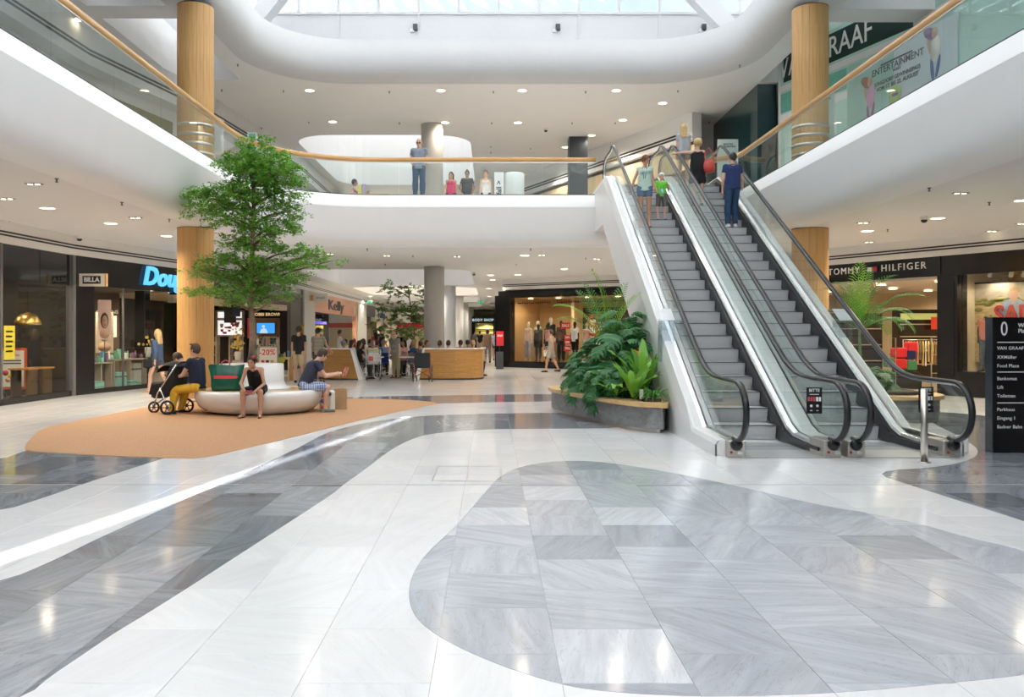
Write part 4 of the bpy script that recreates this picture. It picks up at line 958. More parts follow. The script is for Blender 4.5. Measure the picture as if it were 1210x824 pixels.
# ---- left shop 3: open perfumery hall behind the tree
fstruct(FL2,'trim_11',0,FL2.L,-.02,.2,2.75,3.55,BKM)
fstruct(FL2,'trim_11',FL2.L-.35,FL2.L,-.02,.3,0,2.75,BKM); fstruct(FL2,'trim_12',0,FL2.L,-.01,.25,2.52,2.75,CREAM)
FI = Fr((-14.0,38.0),(-8.75,38.0))
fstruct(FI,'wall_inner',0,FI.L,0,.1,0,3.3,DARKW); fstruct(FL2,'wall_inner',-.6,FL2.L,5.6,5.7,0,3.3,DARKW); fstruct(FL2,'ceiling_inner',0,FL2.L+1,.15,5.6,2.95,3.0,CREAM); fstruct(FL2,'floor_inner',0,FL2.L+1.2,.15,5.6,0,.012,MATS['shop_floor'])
for u in (2.2,5,7.8):
    for v in (1.2,3.6): 
        p = FL2.P(u,v,2.93); t = thing('shop_lamp', 'round ceiling lamp inside a shop behind the glass', 'lamp', p, group='ceiling lamps inside the shops'); link('lamp_disc', disc_me, LAMP, t); spot(p-Vector((0,0,.05)), 75, (1,.78,.55), 165)
SC = 38/FPX
def fi(px): return (px-PX0)*SC+14.0
def fz(py): return CH-(py-PY0)*SC
def fbox(name, label, cat, px0, px1, py0, py1, v0, v1, mm, part='body'):
    t = FI.th(name, label, cat, fi((px0+px1)/2), v0, 0); w = (px1-px0)*SC/2; m = MB(); m.box(-w,w,0,v1-v0,max(0,fz(py1)),fz(py0)); obj(part, m, mm, t); return t
t = fbox('lightbox', 'lightbox with a red, pink and white collage in the perfumery hall','lightbox',257,291,367,398,-.3,-.0,TAUPE,'frame')
m = MB(); m.box(-14*SC,14*SC,-.01,0,fz(376),fz(369)); obj('lit_header', m, mat('lit_white', (.85,.85,.85), .5, noise=0, emit=(1,1,1), es=.6), t)
m = MB(); m.box(-14*SC,14*SC,-.012,0,fz(396),fz(379)); obj('lit_panel', m, MATS['lit_white'], t)
for k in range(14):
    x = rg.uniform(-12,9)*SC; z = fz(rg.uniform(382,395)); m = MB(); m.box(x,x+rg.uniform(.08,.2),-.016-.001*k,-.012,z,z+rg.uniform(.06,.16)); obj('collage_patch', m, [REDP,PINK,mat('magenta', (.6,.05,.25), .5),mat('orange_print', (.7,.2,.08), .5)][k%4], t)
t = fbox('counter_wall', 'black makeup counter wall with gold lettering behind the tree trunk','counter',293,342,365,440,-.25,-.02,BKM)
text('BOBBI BROWN', .19, mat('lit_gold_letters', (.8,.6,.3), .4, noise=0, emit=(.9,.65,.3), es=.5), t, (0,-.02,fz(372)), ext=.004, bold=.004)
for px in (297.5,338): m = MB(); m.box((px-317.5-3)*SC,(px-317.5+3)*SC,-.03,0,fz(400),fz(376)); obj('side_panel', m, mat('dark_red_panel', (.28,.02,.04), .5, noise=0, emit=(.3,.02,.04), es=.4), t)
m = MB(); m.box(-15*SC,15*SC,-.02,0,fz(398),fz(376)); obj('lit_niche', m, mat('warm_niche', (.55,.36,.22), .7), t)
for k in range(4): m = MB(); m.box(-15*SC,15*SC,-.18,0,fz(403+k*7),fz(402+k*7)); obj('shelf_board', m, TAUPE, t)
tv = thing('screen', 'blue television screen with a figure over the makeup counter', 'screen', (FI.P(fi(317.5),-.45,0).x,37.5,0))
m = MB(); m.box(-11*SC,11*SC,0,.05,fz(394.5),fz(381.5)); obj('casing', m, BLKP, tv); m = MB(); m.box(-10.5*SC,10.5*SC,-.004,0,fz(394),fz(382)); obj('display', m, mat('screen_blue', (.02,.1,.3), .3, noise=0, emit=(.03,.22,.55), es=1.2), tv)
m = MB(); m.cyl((0,0,0),.07,.003,14,M=Matrix.Translation((-.1,-.004,fz(386)))@Matrix.Rotation(PI/2,4,'X')); m.prism([(-.28,fz(394)),(.1,fz(394)),(.03,fz(389)),(-.05,fz(388)),(-.2,fz(389))],-.007,-.004,axis='y'); obj('shown_figure', m, mat('screen_light', (.4,.5,.6), .3, noise=0, emit=(.4,.55,.7), es=.8), tv)
for row in range(4): packs(FI, fi(302), fi(333), -.36, fz(402+row*7), 12, .2, 'small packs on the makeup counter shelves', 'small cosmetics pack on the shelves of the black counter')
for px0,px1,yb,Y,lb in ((248,258,440,31.5,'left'),(272,286,436,31,'second'),(300,313,432,33,'third'),(316,329,432,33,'right')):
    s_ = Y/FPX; x = ((px0+px1)/2-PX0)*s_; w = (px1-px0)*s_/2; zt = CH-(398-PY0)*s_
    t = thing('display_stand', 'open taupe frame display stand in the perfumery entrance, %s' % lb, 'stand', (x,Y,0))
    for xx in (-w,w-.05): m = MB(); m.box(xx,xx+.05,-.2,.2,0,zt); obj('side_frame', m, TAUPE, t)
    for zz in (.25,.75,1.1,zt-.05): m = MB(); m.box(-w,w,-.2,.2,zz,zz+.03); obj('shelf_board', m, TAUPE, t)
    Fq = Fr((x-w+.06,Y),(x+w-.04,Y))
    for zz in (.28,.78,1.13): packs(Fq,0,Fq.L,0,zz,4,.26,'packs on the entrance display stands','small cosmetics pack on an open frame stand at the entrance')
t = thing('hanging_banner', 'black hanging banner panel in front of the collage lightbox', 'banner', A(275,371,30)); m = MB(); m.box(-.3,.12,-.02,.02,-.32,.42); obj('panel', m, BLKP, t); m = MB(); m.box(.0,.28,-.05,-.03,-.1,.45); obj('second_panel', m, mat('navy_panel', (.02,.025,.05), .5), t)
m = MB(); m.box(-.1,-.09,-.01,.0,.42,3.4-A(275,371,30).z+.4); obj('cable', m, BLACK, t)
p = A(316.5,421,27.5); t = thing('easel_sign', 'white easel sign reading -20% in the perfumery entrance behind the tub', 'sign', (p.x,p.y,0))
m = MB(); m.box(-.3,.3,-.02,.02,.35,1.12,M=Matrix.Rotation(-.12,4,'X')); obj('board', m, OFFW, t); m = MB(); m.box(-.33,.33,-.015,.025,.30,.35); m.box(-.33,-.30,-.015,.025,.35,1.15); m.box(.30,.33,-.015,.025,.35,1.15); m.box(-.33,.33,-.015,.025,1.12,1.15)
obj('frame', m, TAUPE, t); text('-20%', .26, REDP, t, (0,-.09,.95), rot=(PI/2-.12,0,0), ext=.002, bold=.004)
for s_ in (-.28,.28): m = MB(); m.tube([(s_,.02,.4),(s_,.0,0)], .018, 6); obj('leg', m, TAUPE, t)
m = MB(); m.tube([(0,.05,1.0),(0,.4,0)], .018, 6); obj('rear_leg', m, TAUPE, t)
for k,c in enumerate((REDP,BLKP,GOLD)): m = MB(); m.box(-.2+k*.15,-.1+k*.15,-.06,-.05,.55,.7); obj('printed_pack', m, c, t)
t = thing('display_table', 'low table with a yellow cloth and packs left of the easel sign', 'table', (A(284,430,27.5).x,27.5,0)); m = MB(); m.box(-.32,.32,-.3,.3,.45,.55); obj('cloth', m, mat('yellow_green_cloth', (.45,.42,.06), .8), t)
for sx in (-.28,.28): m = MB(); m.box(sx-.03,sx+.03,-.25,.25,0,.45); obj('leg', m, TAUPE, t)
t = thing('display_table', 'table with yellow-green cloth and boxes right of the easel sign', 'table', (A(334,430,28).x,28,0)); m = MB(); m.box(-.28,.28,-.3,.3,.72,.78); obj('tabletop', m, OAKT, t)
m = MB(); m.add([(-.2,-.31,.79),(.2,-.31,.79),(.05,-.32,.45)], [(0,1,2)]); m.box(-.2,.2,-.31,.1,.782,.79); obj('cloth', m, MATS['yellow_green_cloth'], t)
for sx in (-.26,.26): m = MB(); m.box(sx-.02,sx+.02,-.28,.28,0,.72); obj('leg', m, OAKT, t)
m = MB(); m.box(-.28,.28,-.3,.3,.15,.18); obj('lower_shelf', m, OAKT, t)
Fq = Fr((t.location.x-.25,28),(t.location.x+.25,28)); packs(Fq,0,.5,0,.79,5,.24,'packs on the table right of the easel sign','small cosmetics pack on the table right of the easel sign')
# yellow flower bouquets
def bouquet(x, y, z, h, label, n=46):
    t = thing('flower_arrangement', label, 'flowers', (x,y,z)); m = MB(); m.lathe([(.09,0),(.12,.25),(.10,.3)], 14); obj('vase', m, OFFW, t)
    if z < .8 and h > .5: m = MB(); m.box(-.16,.16,-.16,.16,-z,0); obj('pedestal', m, TAUPE, t)
    rr = random.Random(int(x*100)); m = MB()
    for i in range(n):
        a = rr.uniform(0,2*PI); r = rr.uniform(0,.24); m.ball((r*math.cos(a), r*math.sin(a), .35+rr.uniform(0,h)), rr.uniform(.03,.055), 6)
    o = obj('blossoms', m, mat('yellow_blossom', (.75,.55,.12), .7), t); o['kind'] = 'stuff'
p = A(281,418,30); bouquet(p.x,p.y,.62,.75,'large yellow flower arrangement left of the tree trunk'); p = A(357,405,38.5); bouquet(p.x,p.y,.7,.9,'tall yellow and green flower arrangement behind the two standing men',30)
p = A(174,408,24.9); bouquet(p.x,p.y,.87,.3,'small yellow flower arrangement in the perfumery window',16)
# ---- pier and salmon-fronted cafe, further left shops
uK0, uK1 = FL3.u(369.5), FL3.u(421)
fstruct(FL3,'trim_13',FL3.u(342)+.1,FL3.u(357),-.02,.3,0,3.55,BKM); fstruct(FL3,'wall_pier',FL3.u(357),uK0-.02,-.1,.3,0,3.55,STONEF)
t = FL3.th('shop_fascia', 'salmon pink shop fascia with dark script over the crowded cafe', 'sign', uK0, -.05, 0); W_ = uK1-uK0
m = MB(); m.box(0,W_,0,.2,2.62,3.55); obj('fascia_panel', m, SALMON, t); m = MB(); m.box(0,.35,0,.25,0,2.62); obj('post', m, SALMON, t); m = MB(); m.box(W_-.35,W_,0,.25,0,2.62); obj('post', m, SALMON, t)
text('Kelly', .75, DGREY, t, (FL3.u(396)-uK0,-.02,3.05), ext=.02, font_sx=3.2, bold=.01)
m = MB(); m.box(W_-1.3,W_-.9,-.02,0,2.75,3.25); obj('small_plate', m, OFFW, t)
p = A(378,352,39.8); t = thing('projecting_sign', 'white projecting sign with blue script before the salmon fascia', 'sign', p); m = MB(); m.box(-.3,.36,-.04,.04,-.2,.2); obj('panel', m, WARMP, t); m = MB(); m.box(-.46,-.3,-.05,.05,-.14,.14); obj('bracket', m, OAK, t)
text('simplic', .16, mat('plain_blue', (.05,.12,.35), .5), t, (.03,-.045,0), ext=.002, shear=.2)
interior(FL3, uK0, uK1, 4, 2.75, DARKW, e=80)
fstruct(FL3,'window_4',uK0+.4,uK0+3.0,.05,.07,.3,2.6,SHOPG); fstruct(FL3,'window_4',uK0+4.5,uK1-.4,.05,.07,.3,2.6,SHOPG)
m = MB(); m.box(0,6,0,.1,2.1,2.25,M=FL3.M @ Matrix.Translation((uK0+5,1.4,0))); o = struct('trim_15', m, mat('violet_light', (.2,.15,.7), .4, noise=0, emit=(.15,.12,.8), es=1.2))
fstruct(FL3,'wall_pier',uK1+.01,FL3.L,-.1,.3,0,3.55,STONEF)
uD0, uD1 = FL4.u(433), FL4.u(443); fstruct(FL4,'wall_pier',0,uD0,-.02,.3,0,3.55,STONEF); fstruct(FL4,'trim_13',uD0,uD1,.3,.4,0,2.75,BKM); fstruct(FL4,'trim_13',uD0,uD1,-.02,.3,2.75,3.55,GRYF)
fstruct(FL4,'wall_pier',uD1,FL4.L,.0,.3,2.5,3.55,WARMP); fstruct(FL4,'wall_inner',uD1,FL4.L,2.5,2.6,0,2.6,CREAM); fstruct(FL4,'ceiling_inner',uD1,FL4.L,.3,2.5,2.6,2.7,CREAM)
t = FL4.th('lettering_sign', 'blue lettering on the white shop fascia left of the second tree', 'sign', FL4.u(450), -.03, 3.0); text('Tally', .9, mat('plain_blue', (.05,.12,.35), .5), t, (0,0,0), ext=.02, font_sx=2.6)
for u in (uD1+3, uD1+8, uD1+13, uD1+18): fstruct(FL4,'wall_pier',u,u+1.2,-.05,.3,0,2.5,WARMP)
for u in (uD1+2,uD1+6,uD1+11): spot(FL4.P(u,1.2,2.5), 120, (1,.8,.5), 165)
# red fronted kiosk further back, white counters
t = thing('shop_fascia', 'small white shop front with red band far behind the second tree', 'sign', (A(492,396,72).x,72,0)); m = MB(); m.box(-1.6,2.4,0,.2,2.0,3.3); obj('fascia_panel', m, WHITE, t); m = MB(); m.box(-1.6,2.4,-.05,0,2.0,2.4); obj('red_band', m, REDP, t); m = MB(); m.box(-1.6,2.4,.5,.6,0,2.0); obj('back_panel', m, CREAM, t); m = MB(); m.box(-.5,.3,-.06,0,2.5,3.1); obj('dark_screen', m, BLKP, t)
# ---- far end of the corridor
FE = Fr((-2.2,86),(.75,86)); fstruct(FE,'wall_far',-6.5,.45,0,.2,0,ZC1,WARMP)
t = FE.th('shop_fascia', 'black fascia reading BODY SHOP at the far end of the corridor', 'sign', 1.35, -.1, 0)
m = MB(); m.box(-1.1,1.25,0,.3,2.55,3.15); obj('fascia_panel', m, BKM, t); m = MB(); m.box(-1.1,-.75,0,.3,0,2.55); obj('post', m, BKM, t); m = MB(); m.box(1.1,1.25,0,.3,0,2.55); obj('post', m, BKM, t)
text('BODY SHOP', .37, mat('lit_letters', (.6,.8,.85), .5, noise=0, emit=(.7,.9,.95), es=.8), t, (.05,-.02,2.85), ext=.01, sp=1.08)
m = MB(); m.box(-.75,1.1,1.4,1.5,0,2.55); obj('back_wall', m, mat('warm_lit_shelves', (.5,.42,.15), .7), t)
for k in range(4): m = MB(); m.box(-.75,1.1,1.1,1.4,.5+k*.5,.55+k*.5); obj('shelf_board', m, OFFW, t)
spot(Vector((-.4,86.6,2.5)), 150, (1,.9,.5), 165)
# ---- right corridor side and fashion shop with SALE window
fstruct(FC,'wall_right',0,FC.L,0,.3,0,3.55,mat('corridor_dark_front', (.09,.085,.08), .4)); 
for u in (6,14,22,30,38,46): fstruct(FC,'wall_pier',u,u+1.5,-.06,.3,0,3.55,WARMP)
fstruct(FH,'trim_11',-.35,FH.L,-.12,.25,3.18,3.5,BKM); fstruct(FH,'trim_11',-.35,.25,-.12,.35,0,3.18,BKM); fstruct(FH,'trim_11',-.35,FH.L,-.12,.3,0,.28,BKM)
fstruct(FH,'trim_10',-.6,-.35,-.05,.3,0,3.3,BKM)
CAMEL = mat('camel_wall', (.66,.45,.23), .7, noise=.03)
interior(FH, .1, FH.L, 2.7, 3.2, CAMEL, floorm=CAMEL, e=0)
for u in (.9,2.4,3.9,5.4,6.9): 
    p = FH.P(u,.7,3.15); spot(p, 105, (1,.80,.52), 160); t = thing('shop_lamp', 'round ceiling lamp inside a shop behind the glass', 'lamp', p, group='ceiling lamps inside the shops'); link('lamp_disc', disc_me, LAMP, t)
for a, b in ((.27,2.1),(2.12,3.9),(3.92,5.7),(5.72,7.6),(7.62,FH.L)): fstruct(FH,'window_5',a,b,0,.015,.28,3.18,SHOPG)
fstruct(FH,'trim_14',2.6,2.75,1.5,2.7,0,3.2,mat('cream_post', (.8,.65,.38), .6)); fstruct(FH,'trim_14',2.75,8,2.3,2.4,1.5,2.75,mat('dark_brown_panel', (.07,.045,.03), .5)); fstruct(FH,'trim_14',3.2,4.4,2.1,2.2,0,2.2,OFFW)
def garland(u0, u1, label):
    t = FH.th('decoration_garland', label, 'decoration', u0, .35, 2.95); m = MB(); m.box(0,u1-u0,-.01,.01,-.01,.01); obj('bar', m, BLACK, t); n = int((u1-u0)/.12); m = MB(); rr = random.Random(int(u0*10))
    for i in range(n): x = .06+i*.12; m.tube([(x,0,0),(x+rr.uniform(-.04,.04),0,rr.uniform(.05,.13))], .012, 5); m.ball((x,0,rr.uniform(-.05,.03)), .03, 6)
    o = obj('letters', m, BLACK, t); o['kind'] = 'stuff'
garland(.4,2.2,'black script garland at the top of the SALE window, left'); garland(2.5,5.0,'black script garland at the top of the SALE window, middle'); garland(5.3,7.5,'black script garland at the top of the SALE window, right')
def sale(px, py, v, w, h, label, txt='SALE'):
    u = FH.u(px); p = FH.P(u,v,0); z = CH-(py-PY0)/FPX*p.y; t = thing('sale_sign', label, 'sign', (p.x,p.y,z)); m = MB(); m.box(-w/2,w/2,-.01,.01,-h/2,h/2); obj('panel', m, REDP, t)
    text(txt, h*.62, WP, t, (0,-.014,0), ext=.001, bold=.003, font_sx=.9)
sale(665.5,385,.2,.40,.27,'red SALE sign hanging in the fashion window, highest'); sale(667,399,.25,.27,.22,'red discount sign under the highest SALE sign','30%'); sale(667,404.5,.25,.27,.20,'red discount sign, middle of the column','50%'); sale(667,412,.25,.30,.24,'red discount sign, lowest of the column','70%'); sale(718,382.5,.3,.36,.26,'red SALE sign behind the palm leaves')
t = FH.th('round_sign', 'large orange-red round number sign behind the palm in the fashion window', 'sign', FH.u(697), .3, FH.z(697,388)); m = MB(); m.tube([(.21*math.cos(a)*1.0,0,.34+.21*math.sin(a)) for a in np.linspace(.3,5.6,20)], .06, 8); m.tube([(.21*math.cos(a),0,-.1+.21*math.sin(a)) for a in np.linspace(2.2,-2.6,20)], .06, 8); obj('numeral', m, mat('orange_red', (.75,.10,.03), .5), t)
p = A(590.5,402,37); t = thing('sale_stand', 'red SALE board on a black stand at the left of the fashion shop', 'sign', (p.x,p.y,0)); m = MB(); m.box(-.15,.17,-.02,.02,1.02,1.65); obj('board', m, REDP, t); text('SALE', .11, WP, t, (.01,-.025,1.46), ext=.001, bold=.002)
m = MB(); m.box(-.02,.02,-.02,.02,.1,1.02); obj('pole', m, BLACK, t); m = MB(); m.box(-.16,.16,-.16,.16,0,.75); obj('wire_basket', m, DGREY, t)
p = A(584,359,45); t = thing('projecting_sign', 'small white projecting sign with grey lettering over the corridor right side', 'sign', p); m = MB(); m.box(-.3,.28,-.04,.04,-.14,.14); obj('panel', m, WARMP, t); text('MORAWA', .1, DGREY, t, (0,-.045,0), ext=.002, bold=.003); m = MB(); m.box(.28,.56,-.05,.05,-.12,.12); obj('bracket', m, OAK, t)
# ---- right: black shop with wide entrance and window
uo0, uo1, uw0 = -1.0, FT.u(1109), FT.u(1133)
fstruct(FT,'trim_11',-1.2,uw0+6,-.06,.25,3.06,3.62,BKM); fstruct(FT,'trim_11',uo1,uw0,-.06,.35,0,3.06,BKM); fstruct(FT,'trim_11',uw0,uw0+6,-.06,.3,0,.62,BKM)
m = MB(); m.box(uo1+.08,uw0-.08,-.075,-.06,.5,2.9,M=FT.M); struct('trim_10', m, BKM); fstruct(FT,'trim_10',-1.2,uw0+6,-.09,-.06,3.04,3.09,BKM); fstruct(FT,'trim_10',uo1+.05,uo1+.1,-.09,-.06,3.09,3.6,BG)
fstruct(FT,'window_6',uw0,uw0+4.5,.06,.075,.62,3.06,SHOPG)
t = FT.th('lettering_sign', 'white TOMMY HILFIGER lettering with a small flag on the black fascia', 'sign', 0, -.06, 3.34)
def uT(px): return FT.u(px)
text('TOMMY', .26, WP, t, ((uT(977)+uT(1022))/2,-.02,0), ext=.012, sp=1.25); text('HILFIGER', .26, WP, t, ((uT(1043)+uT(1097))/2,-.02,0), ext=.012, sp=1.3)
ua, ub = uT(1027), uT(1039); NAVY = mat('flag_navy', (.01,.02,.10), .5)
m = MB(); m.box(ua,ub,-.03,0,-.09,.09); obj('flag_field', m, NAVY, t); m = MB(); m.box(ua+.01,(ua+ub)/2,-.036,-.03,-.055,.055); obj('flag_white', m, WP, t); m = MB(); m.box((ua+ub)/2,ub-.01,-.036,-.03,-.055,.055); obj('flag_red', m, REDP, t)
interior(FT, -4.5, uo1+.25, 6.5, 3.0, CREAM, ceilm=mat('shop_ceiling_white', (.6,.55,.48), .7), floorm=mat('warm_stone_floor', (.50,.42,.32), .3), e=0)
for u,v in ((-2.5,1),(-.5,1),(1.5,1),(3.3,1),(-2,3.2),(.3,3.2),(2.6,3.2),(0,5.4),(2.5,5.4)):
    p = FT.P(u,v,2.96); t = thing('shop_lamp', 'round ceiling lamp inside a shop behind the glass', 'lamp', p, group='ceiling lamps inside the shops'); link('lamp_disc', disc_me, LAMP, t); spot(p-Vector((0,0,.05)), 75, (1,.78,.52), 165)
# shelving at the back, garments, red boxes
def px_at(px, Y): return (px-PX0)/FPX*Y
Yb = 27.6; t = thing('shelf_unit', 'black shelf unit at the back of the shop under the lettering', 'shelf', (px_at(1088,Yb),Yb,0))
m = MB(); m.box(-.75,.95,0,.4,0,2.35); obj('body', m, BKM, t)
for k,z in enumerate((.55,1.0,1.45,1.85)): m = MB(); m.box(-.68,.88,-.04,0,z,z+.03); obj('shelf_board', m, TAUPE, t)
m = MB(); m.box(-.66,.86,-.012,0,2.02,2.22); obj('lit_strip', m, mat('green_gold_strip', (.3,.32,.12), .6, noise=0, emit=(.4,.45,.15), es=.5), t)
t2 = thing('shelf_unit', 'black wall shelf left of the tall back shelf, half behind the palm', 'shelf', (px_at(1020,26.5),26.5,0)); m = MB(); m.box(-1.4,.6,0,.4,0,2.2); obj('body', m, BKM, t2)
for z in (.7,1.2,1.7): m = MB(); m.box(-1.3,.55,-.04,0,z,z+.03); obj('shelf_board', m, TAUPE, t2)
rr = random.Random(9); gcol = [mat('coral_cloth', (.62,.25,.20), .8), mat('dusty_pink_cloth', (.50,.28,.25), .8), mat('mustard_cloth', (.52,.38,.12), .8), mat('olive_cloth', (.20,.22,.10), .8), mat('white_cloth', (.7,.68,.64), .8), mat('brown_cloth', (.22,.13,.08), .8)]
tr = thing('clothes_rail', 'metal clothes rail with hanging garments inside the black-fronted shop', 'rail', (px_at(1091,25.2),25.2,0))
m = MB(); m.tube([(-.6,0,0),(-.6,0,1.38),(.75,0,1.38),(.75,0,0)], .015, 6); obj('bar', m, STEEL, tr)
for i in range(15):
    x = -.52+i*.085; q = MB(); h = rr.uniform(.55,.8)
    P = [(-.03,1.34),(.03,1.34),(.17,1.24),(.20,1.0),(.14,1.0),(.15,1.34-h),(-.15,1.34-h),(-.14,1.0),(-.20,1.0),(-.17,1.24)]
    R = Matrix.Rotation(rr.uniform(1.05,1.35),4,'Z'); q.prism(P,-.02,.02,axis='y',M=R)
    o = obj('hanging_garment', q, [gcol[0],gcol[0],gcol[1],gcol[1],gcol[0],gcol[3],gcol[2],gcol[4],gcol[2],gcol[2],gcol[5],gcol[2],gcol[0],gcol[3],gcol[5]][i], None, (px_at(1091,25.2)+x,25.2,0))
    tag(o, '%s garment hanging on the clothes rail of the black-fronted shop' % o.data.materials[0].name.replace('_cloth','').replace('_',' '), 'garment', 'garments on the clothes rail')
for k,(px,py,w,c,lb) in enumerate([(1062,430,.36,REDP,'red folded stack, lower left on the shop table'),(1062,417,.36,REDP,'red folded stack, upper left on the shop table'),(1075,432,.30,mat('green_cloth', (.05,.22,.10), .8),'green folded stack on the shop table'),(1074,419,.28,NAVY,'navy folded stack on the shop table'),(1076,410,.28,REDP,'small red box on top of the navy folded stack'),(1050,428,.2,MATS['green_cloth'],'green folded stack behind the acrylic guard')]):
    p = A(px,py,23.8); m = MB(); m.rbox(-w/2,w/2,-.15,.15,-.14,.14,.03); o = obj('folded_stack', m, c, None, p); tag(o, lb, 'clothes')
t = thing('display_table', 'dark display table carrying folded stacks in the black-fronted shop', 'table', (px_at(1066,23.8),23.8,0)); m = MB(); m.box(-.5,.45,-.2,.2,0,.5); obj('body', m, BKM, t)
for px,Y in ((1054,23.0),(1105,22.6)):
    t = thing('security_gate', 'slim grey security gate in the entrance of the black-fronted shop, %s' % ('left' if px < 1100 else 'right'), 'gate', (px_at(px,Y),Y,0)); m = MB(); m.tube([(-.1,0,0),(-.1,0,1.45),(.1,0,1.45),(.1,0,0)], .018, 6); obj('loop', m, STEEL, t); m = MB(); m.box(-.14,.14,-.06,.06,0,.05); obj('foot', m, STEEL, t)
    for z in (.5,1.0): m = MB(); m.box(-.1,.1,-.01,.01,z,z+.02); obj('cross_bar', m, STEEL, t)
t = thing('price_sign', 'small red square sign on the back shelf near the opening edge', 'sign', A(1105,382,27.4)); m = MB(); m.box(-.13,.13,-.01,.01,-.2,.2); obj('panel', m, mat('bright_red', (.8,.06,.03), .5), t)
# window display right
interior(FT, uw0-.05, uw0+5.5, 2.2, 3.12, CREAM, floorm=None, sides=(1,0), e=0); fstruct(FT,'floor_inner',uw0,uw0+5.5,.1,2.2,.5,.62,CREAM)
for u in (uw0+.6,uw0+1.6,uw0+2.8): spot(FT.P(u,.5,3.0), 28, (1,.9,.72), 150)
def spotlamp(px, py, v, label):
    u = FT.u(px); p = FT.P(u,v,0); z = CH-(py-PY0)/FPX*p.y; t = thing('spotlight', label, 'lamp', (p.x,p.y,z)); m = MB(); m.cyl((0,0,0), .05, .16, 14, M=Matrix.Rotation(.5,4,'X')); obj('head', m, WHITE, t); m = MB(); m.box(-.015,.015,-.015,.015,.1,.3); obj('stem', m, WHITE, t)
for k, px in enumerate((1152,1177,1192)): spotlamp(px,327,.6,'white spotlight at the top of the black-framed window, %s' % ('left','middle','right')[k])
t = FT.th('photo_backdrop', 'large desert photograph with a young man in denim as window backdrop', 'picture', FT.uv(1145,.75), .75, 0)
zt = 2.85; m = MB(); m.box(0,2.4,0,.04,.85,zt); obj('print', m, mat('desert_sand', (.66,.50,.26), .7, noise=.25, scale=5, stretch=(1,1,3)), t)
m = MB(); m.box(-.02,2.4,-.01,.0,zt-.02,zt+.02); m.box(-.03,0,-.01,0,.85,zt+.02); obj('black_edge', m, BLKP, t)
m = MB(); m.box(.0,2.4,-.004,0,zt-.42,zt-.0); obj('printed_hills', m, mat('hill_tan', (.50,.42,.32), .7, noise=.2, scale=6), t)
rr = random.Random(4); m = MB()
for k in range(60): m.cyl((0,0,0),rr.uniform(.03,.10),.001+.0001*k,8,M=Matrix.Translation((rr.uniform(.05,2.3),-.004,zt-.42-rr.random()**2*.7))@Matrix.Rotation(PI/2,4,'X')@Matrix.Diagonal((1.3,.6,1,1)))
o = obj('printed_scrub', m, mat('scrub_olive', (.28,.27,.08), .8), t); o['kind'] = 'stuff'
def pd(pts, mm, nm, y): m = MB(); m.prism(pts, y-.003, y, axis='y'); obj(nm, m, mm, t)
DEN = mat('printed_denim', (.35,.45,.58), .7, noise=.15, scale=12)
ux = FT.uv(1198,.75)-FT.uv(1145,.75)
pd([(ux-.32,1.85),(ux-.34,2.2),(ux-.24,2.38),(ux-.06,2.44),(ux+.12,2.42),(ux+.34,2.28),(ux+.55,2.1),(ux+.5,1.98),(ux+.28,2.08),(ux+.24,1.75),(ux-.25,1.75)], DEN,'printed_jacket',-.010)
pd([(ux-.06,2.34),(ux-.09,2.50),(ux-.07,2.64),(ux+.02,2.68),(ux+.10,2.62),(ux+.11,2.48),(ux+.05,2.36)], SKINP,'printed_head',-.014); pd([(ux-.10,2.56),(ux-.09,2.68),(ux+.02,2.74),(ux+.13,2.70),(ux+.14,2.58),(ux+.08,2.64),(ux-.05,2.62)], mat('blond_print', (.50,.34,.14), .7),'printed_hair',-.018)
text('SALE', .62, mat('brick_red', (.50,.06,.05), .5), t, (ux+.10,-.04,2.02), ext=.02, bold=.02, font_sx=.85)
# ================================================================ UPPER LEVEL
UL0 = Fr((-10.9,12),(-10.55,21.3)); ULs = [(FL0,-26,FL0.L),(FL1,0,FL1.L),(FL2,0,FL2.L),(FL3,0,14)]
UW = mat('upper_wall_white', (.72,.72,.71), .6); OLIVE = mat('olive_panel', (.20,.23,.10), .5)
for F,a,b in ULs:
    fstruct(F,'wall_left',a,b,.0,.2,F2,8.3,UW); fstruct(F,'trim_8',a,b,-.5,.2,8.3,ZC2,UW)
    for k in range(2): fstruct(F,'trim_9',a,b,-.505,-.5,8.55+k*.10,8.61+k*.10,BLACK)
fstruct(FL1,'wall_olive',.6,4.4,-.03,0,F2,7.95,OLIVE); fstruct(FL2,'wall_olive',.5,6,-.03,0,F2,7.9,OLIVE)
t = FL0.th('door_frame', 'dark grey framed glass screen on the upper left gallery wall', 'screen', FL0.u(12), -.3, F2); m = MB(); m.box(-2.4,.7,-.02,.02,0,2.3); obj('panel', m, mat('grey_blue_panel', (.22,.25,.30), .4), t); m = MB(); m.box(.7,.78,-.04,.04,0,2.4); m.box(-2.4,.78,-.04,.04,2.3,2.4); obj('frame', m, DGREY, t)
FU = Fr((1.2,42.2),(6.9,29.5)); FU.L
fstruct(FU,'trim_8',-1,FU.L+.3,-.1,.3,8.25,ZC2,WHITE); fstruct(FU,'wall_right',-1,FU.L+.3,.1,.3,F2,8.25,mat('upper_shop_dark', (.10,.085,.07), .4)); 
for k in range(2): fstruct(FU,'trim_9',-1,FU.L,-.105,-.1,8.42+k*.11,8.49+k*.11,BLACK)
fstruct(FU,'trim_12',-1,FU.L+.3,.0,.1,7.3,8.1,CREAM); spot(FU.P(5,-.9,8.9), 150); spot(FU.P(10,-.9,8.9), 150)
m = MB(); m.box(-17,-9,50,50.2,F2,ZC2); m.box(-9,2,56,56.2,F2,ZC2); struct('wall_far', m, UW)
TEALD = mat('dark_teal_glass', (.012,.045,.05), .08, noise=.1, scale=.6)
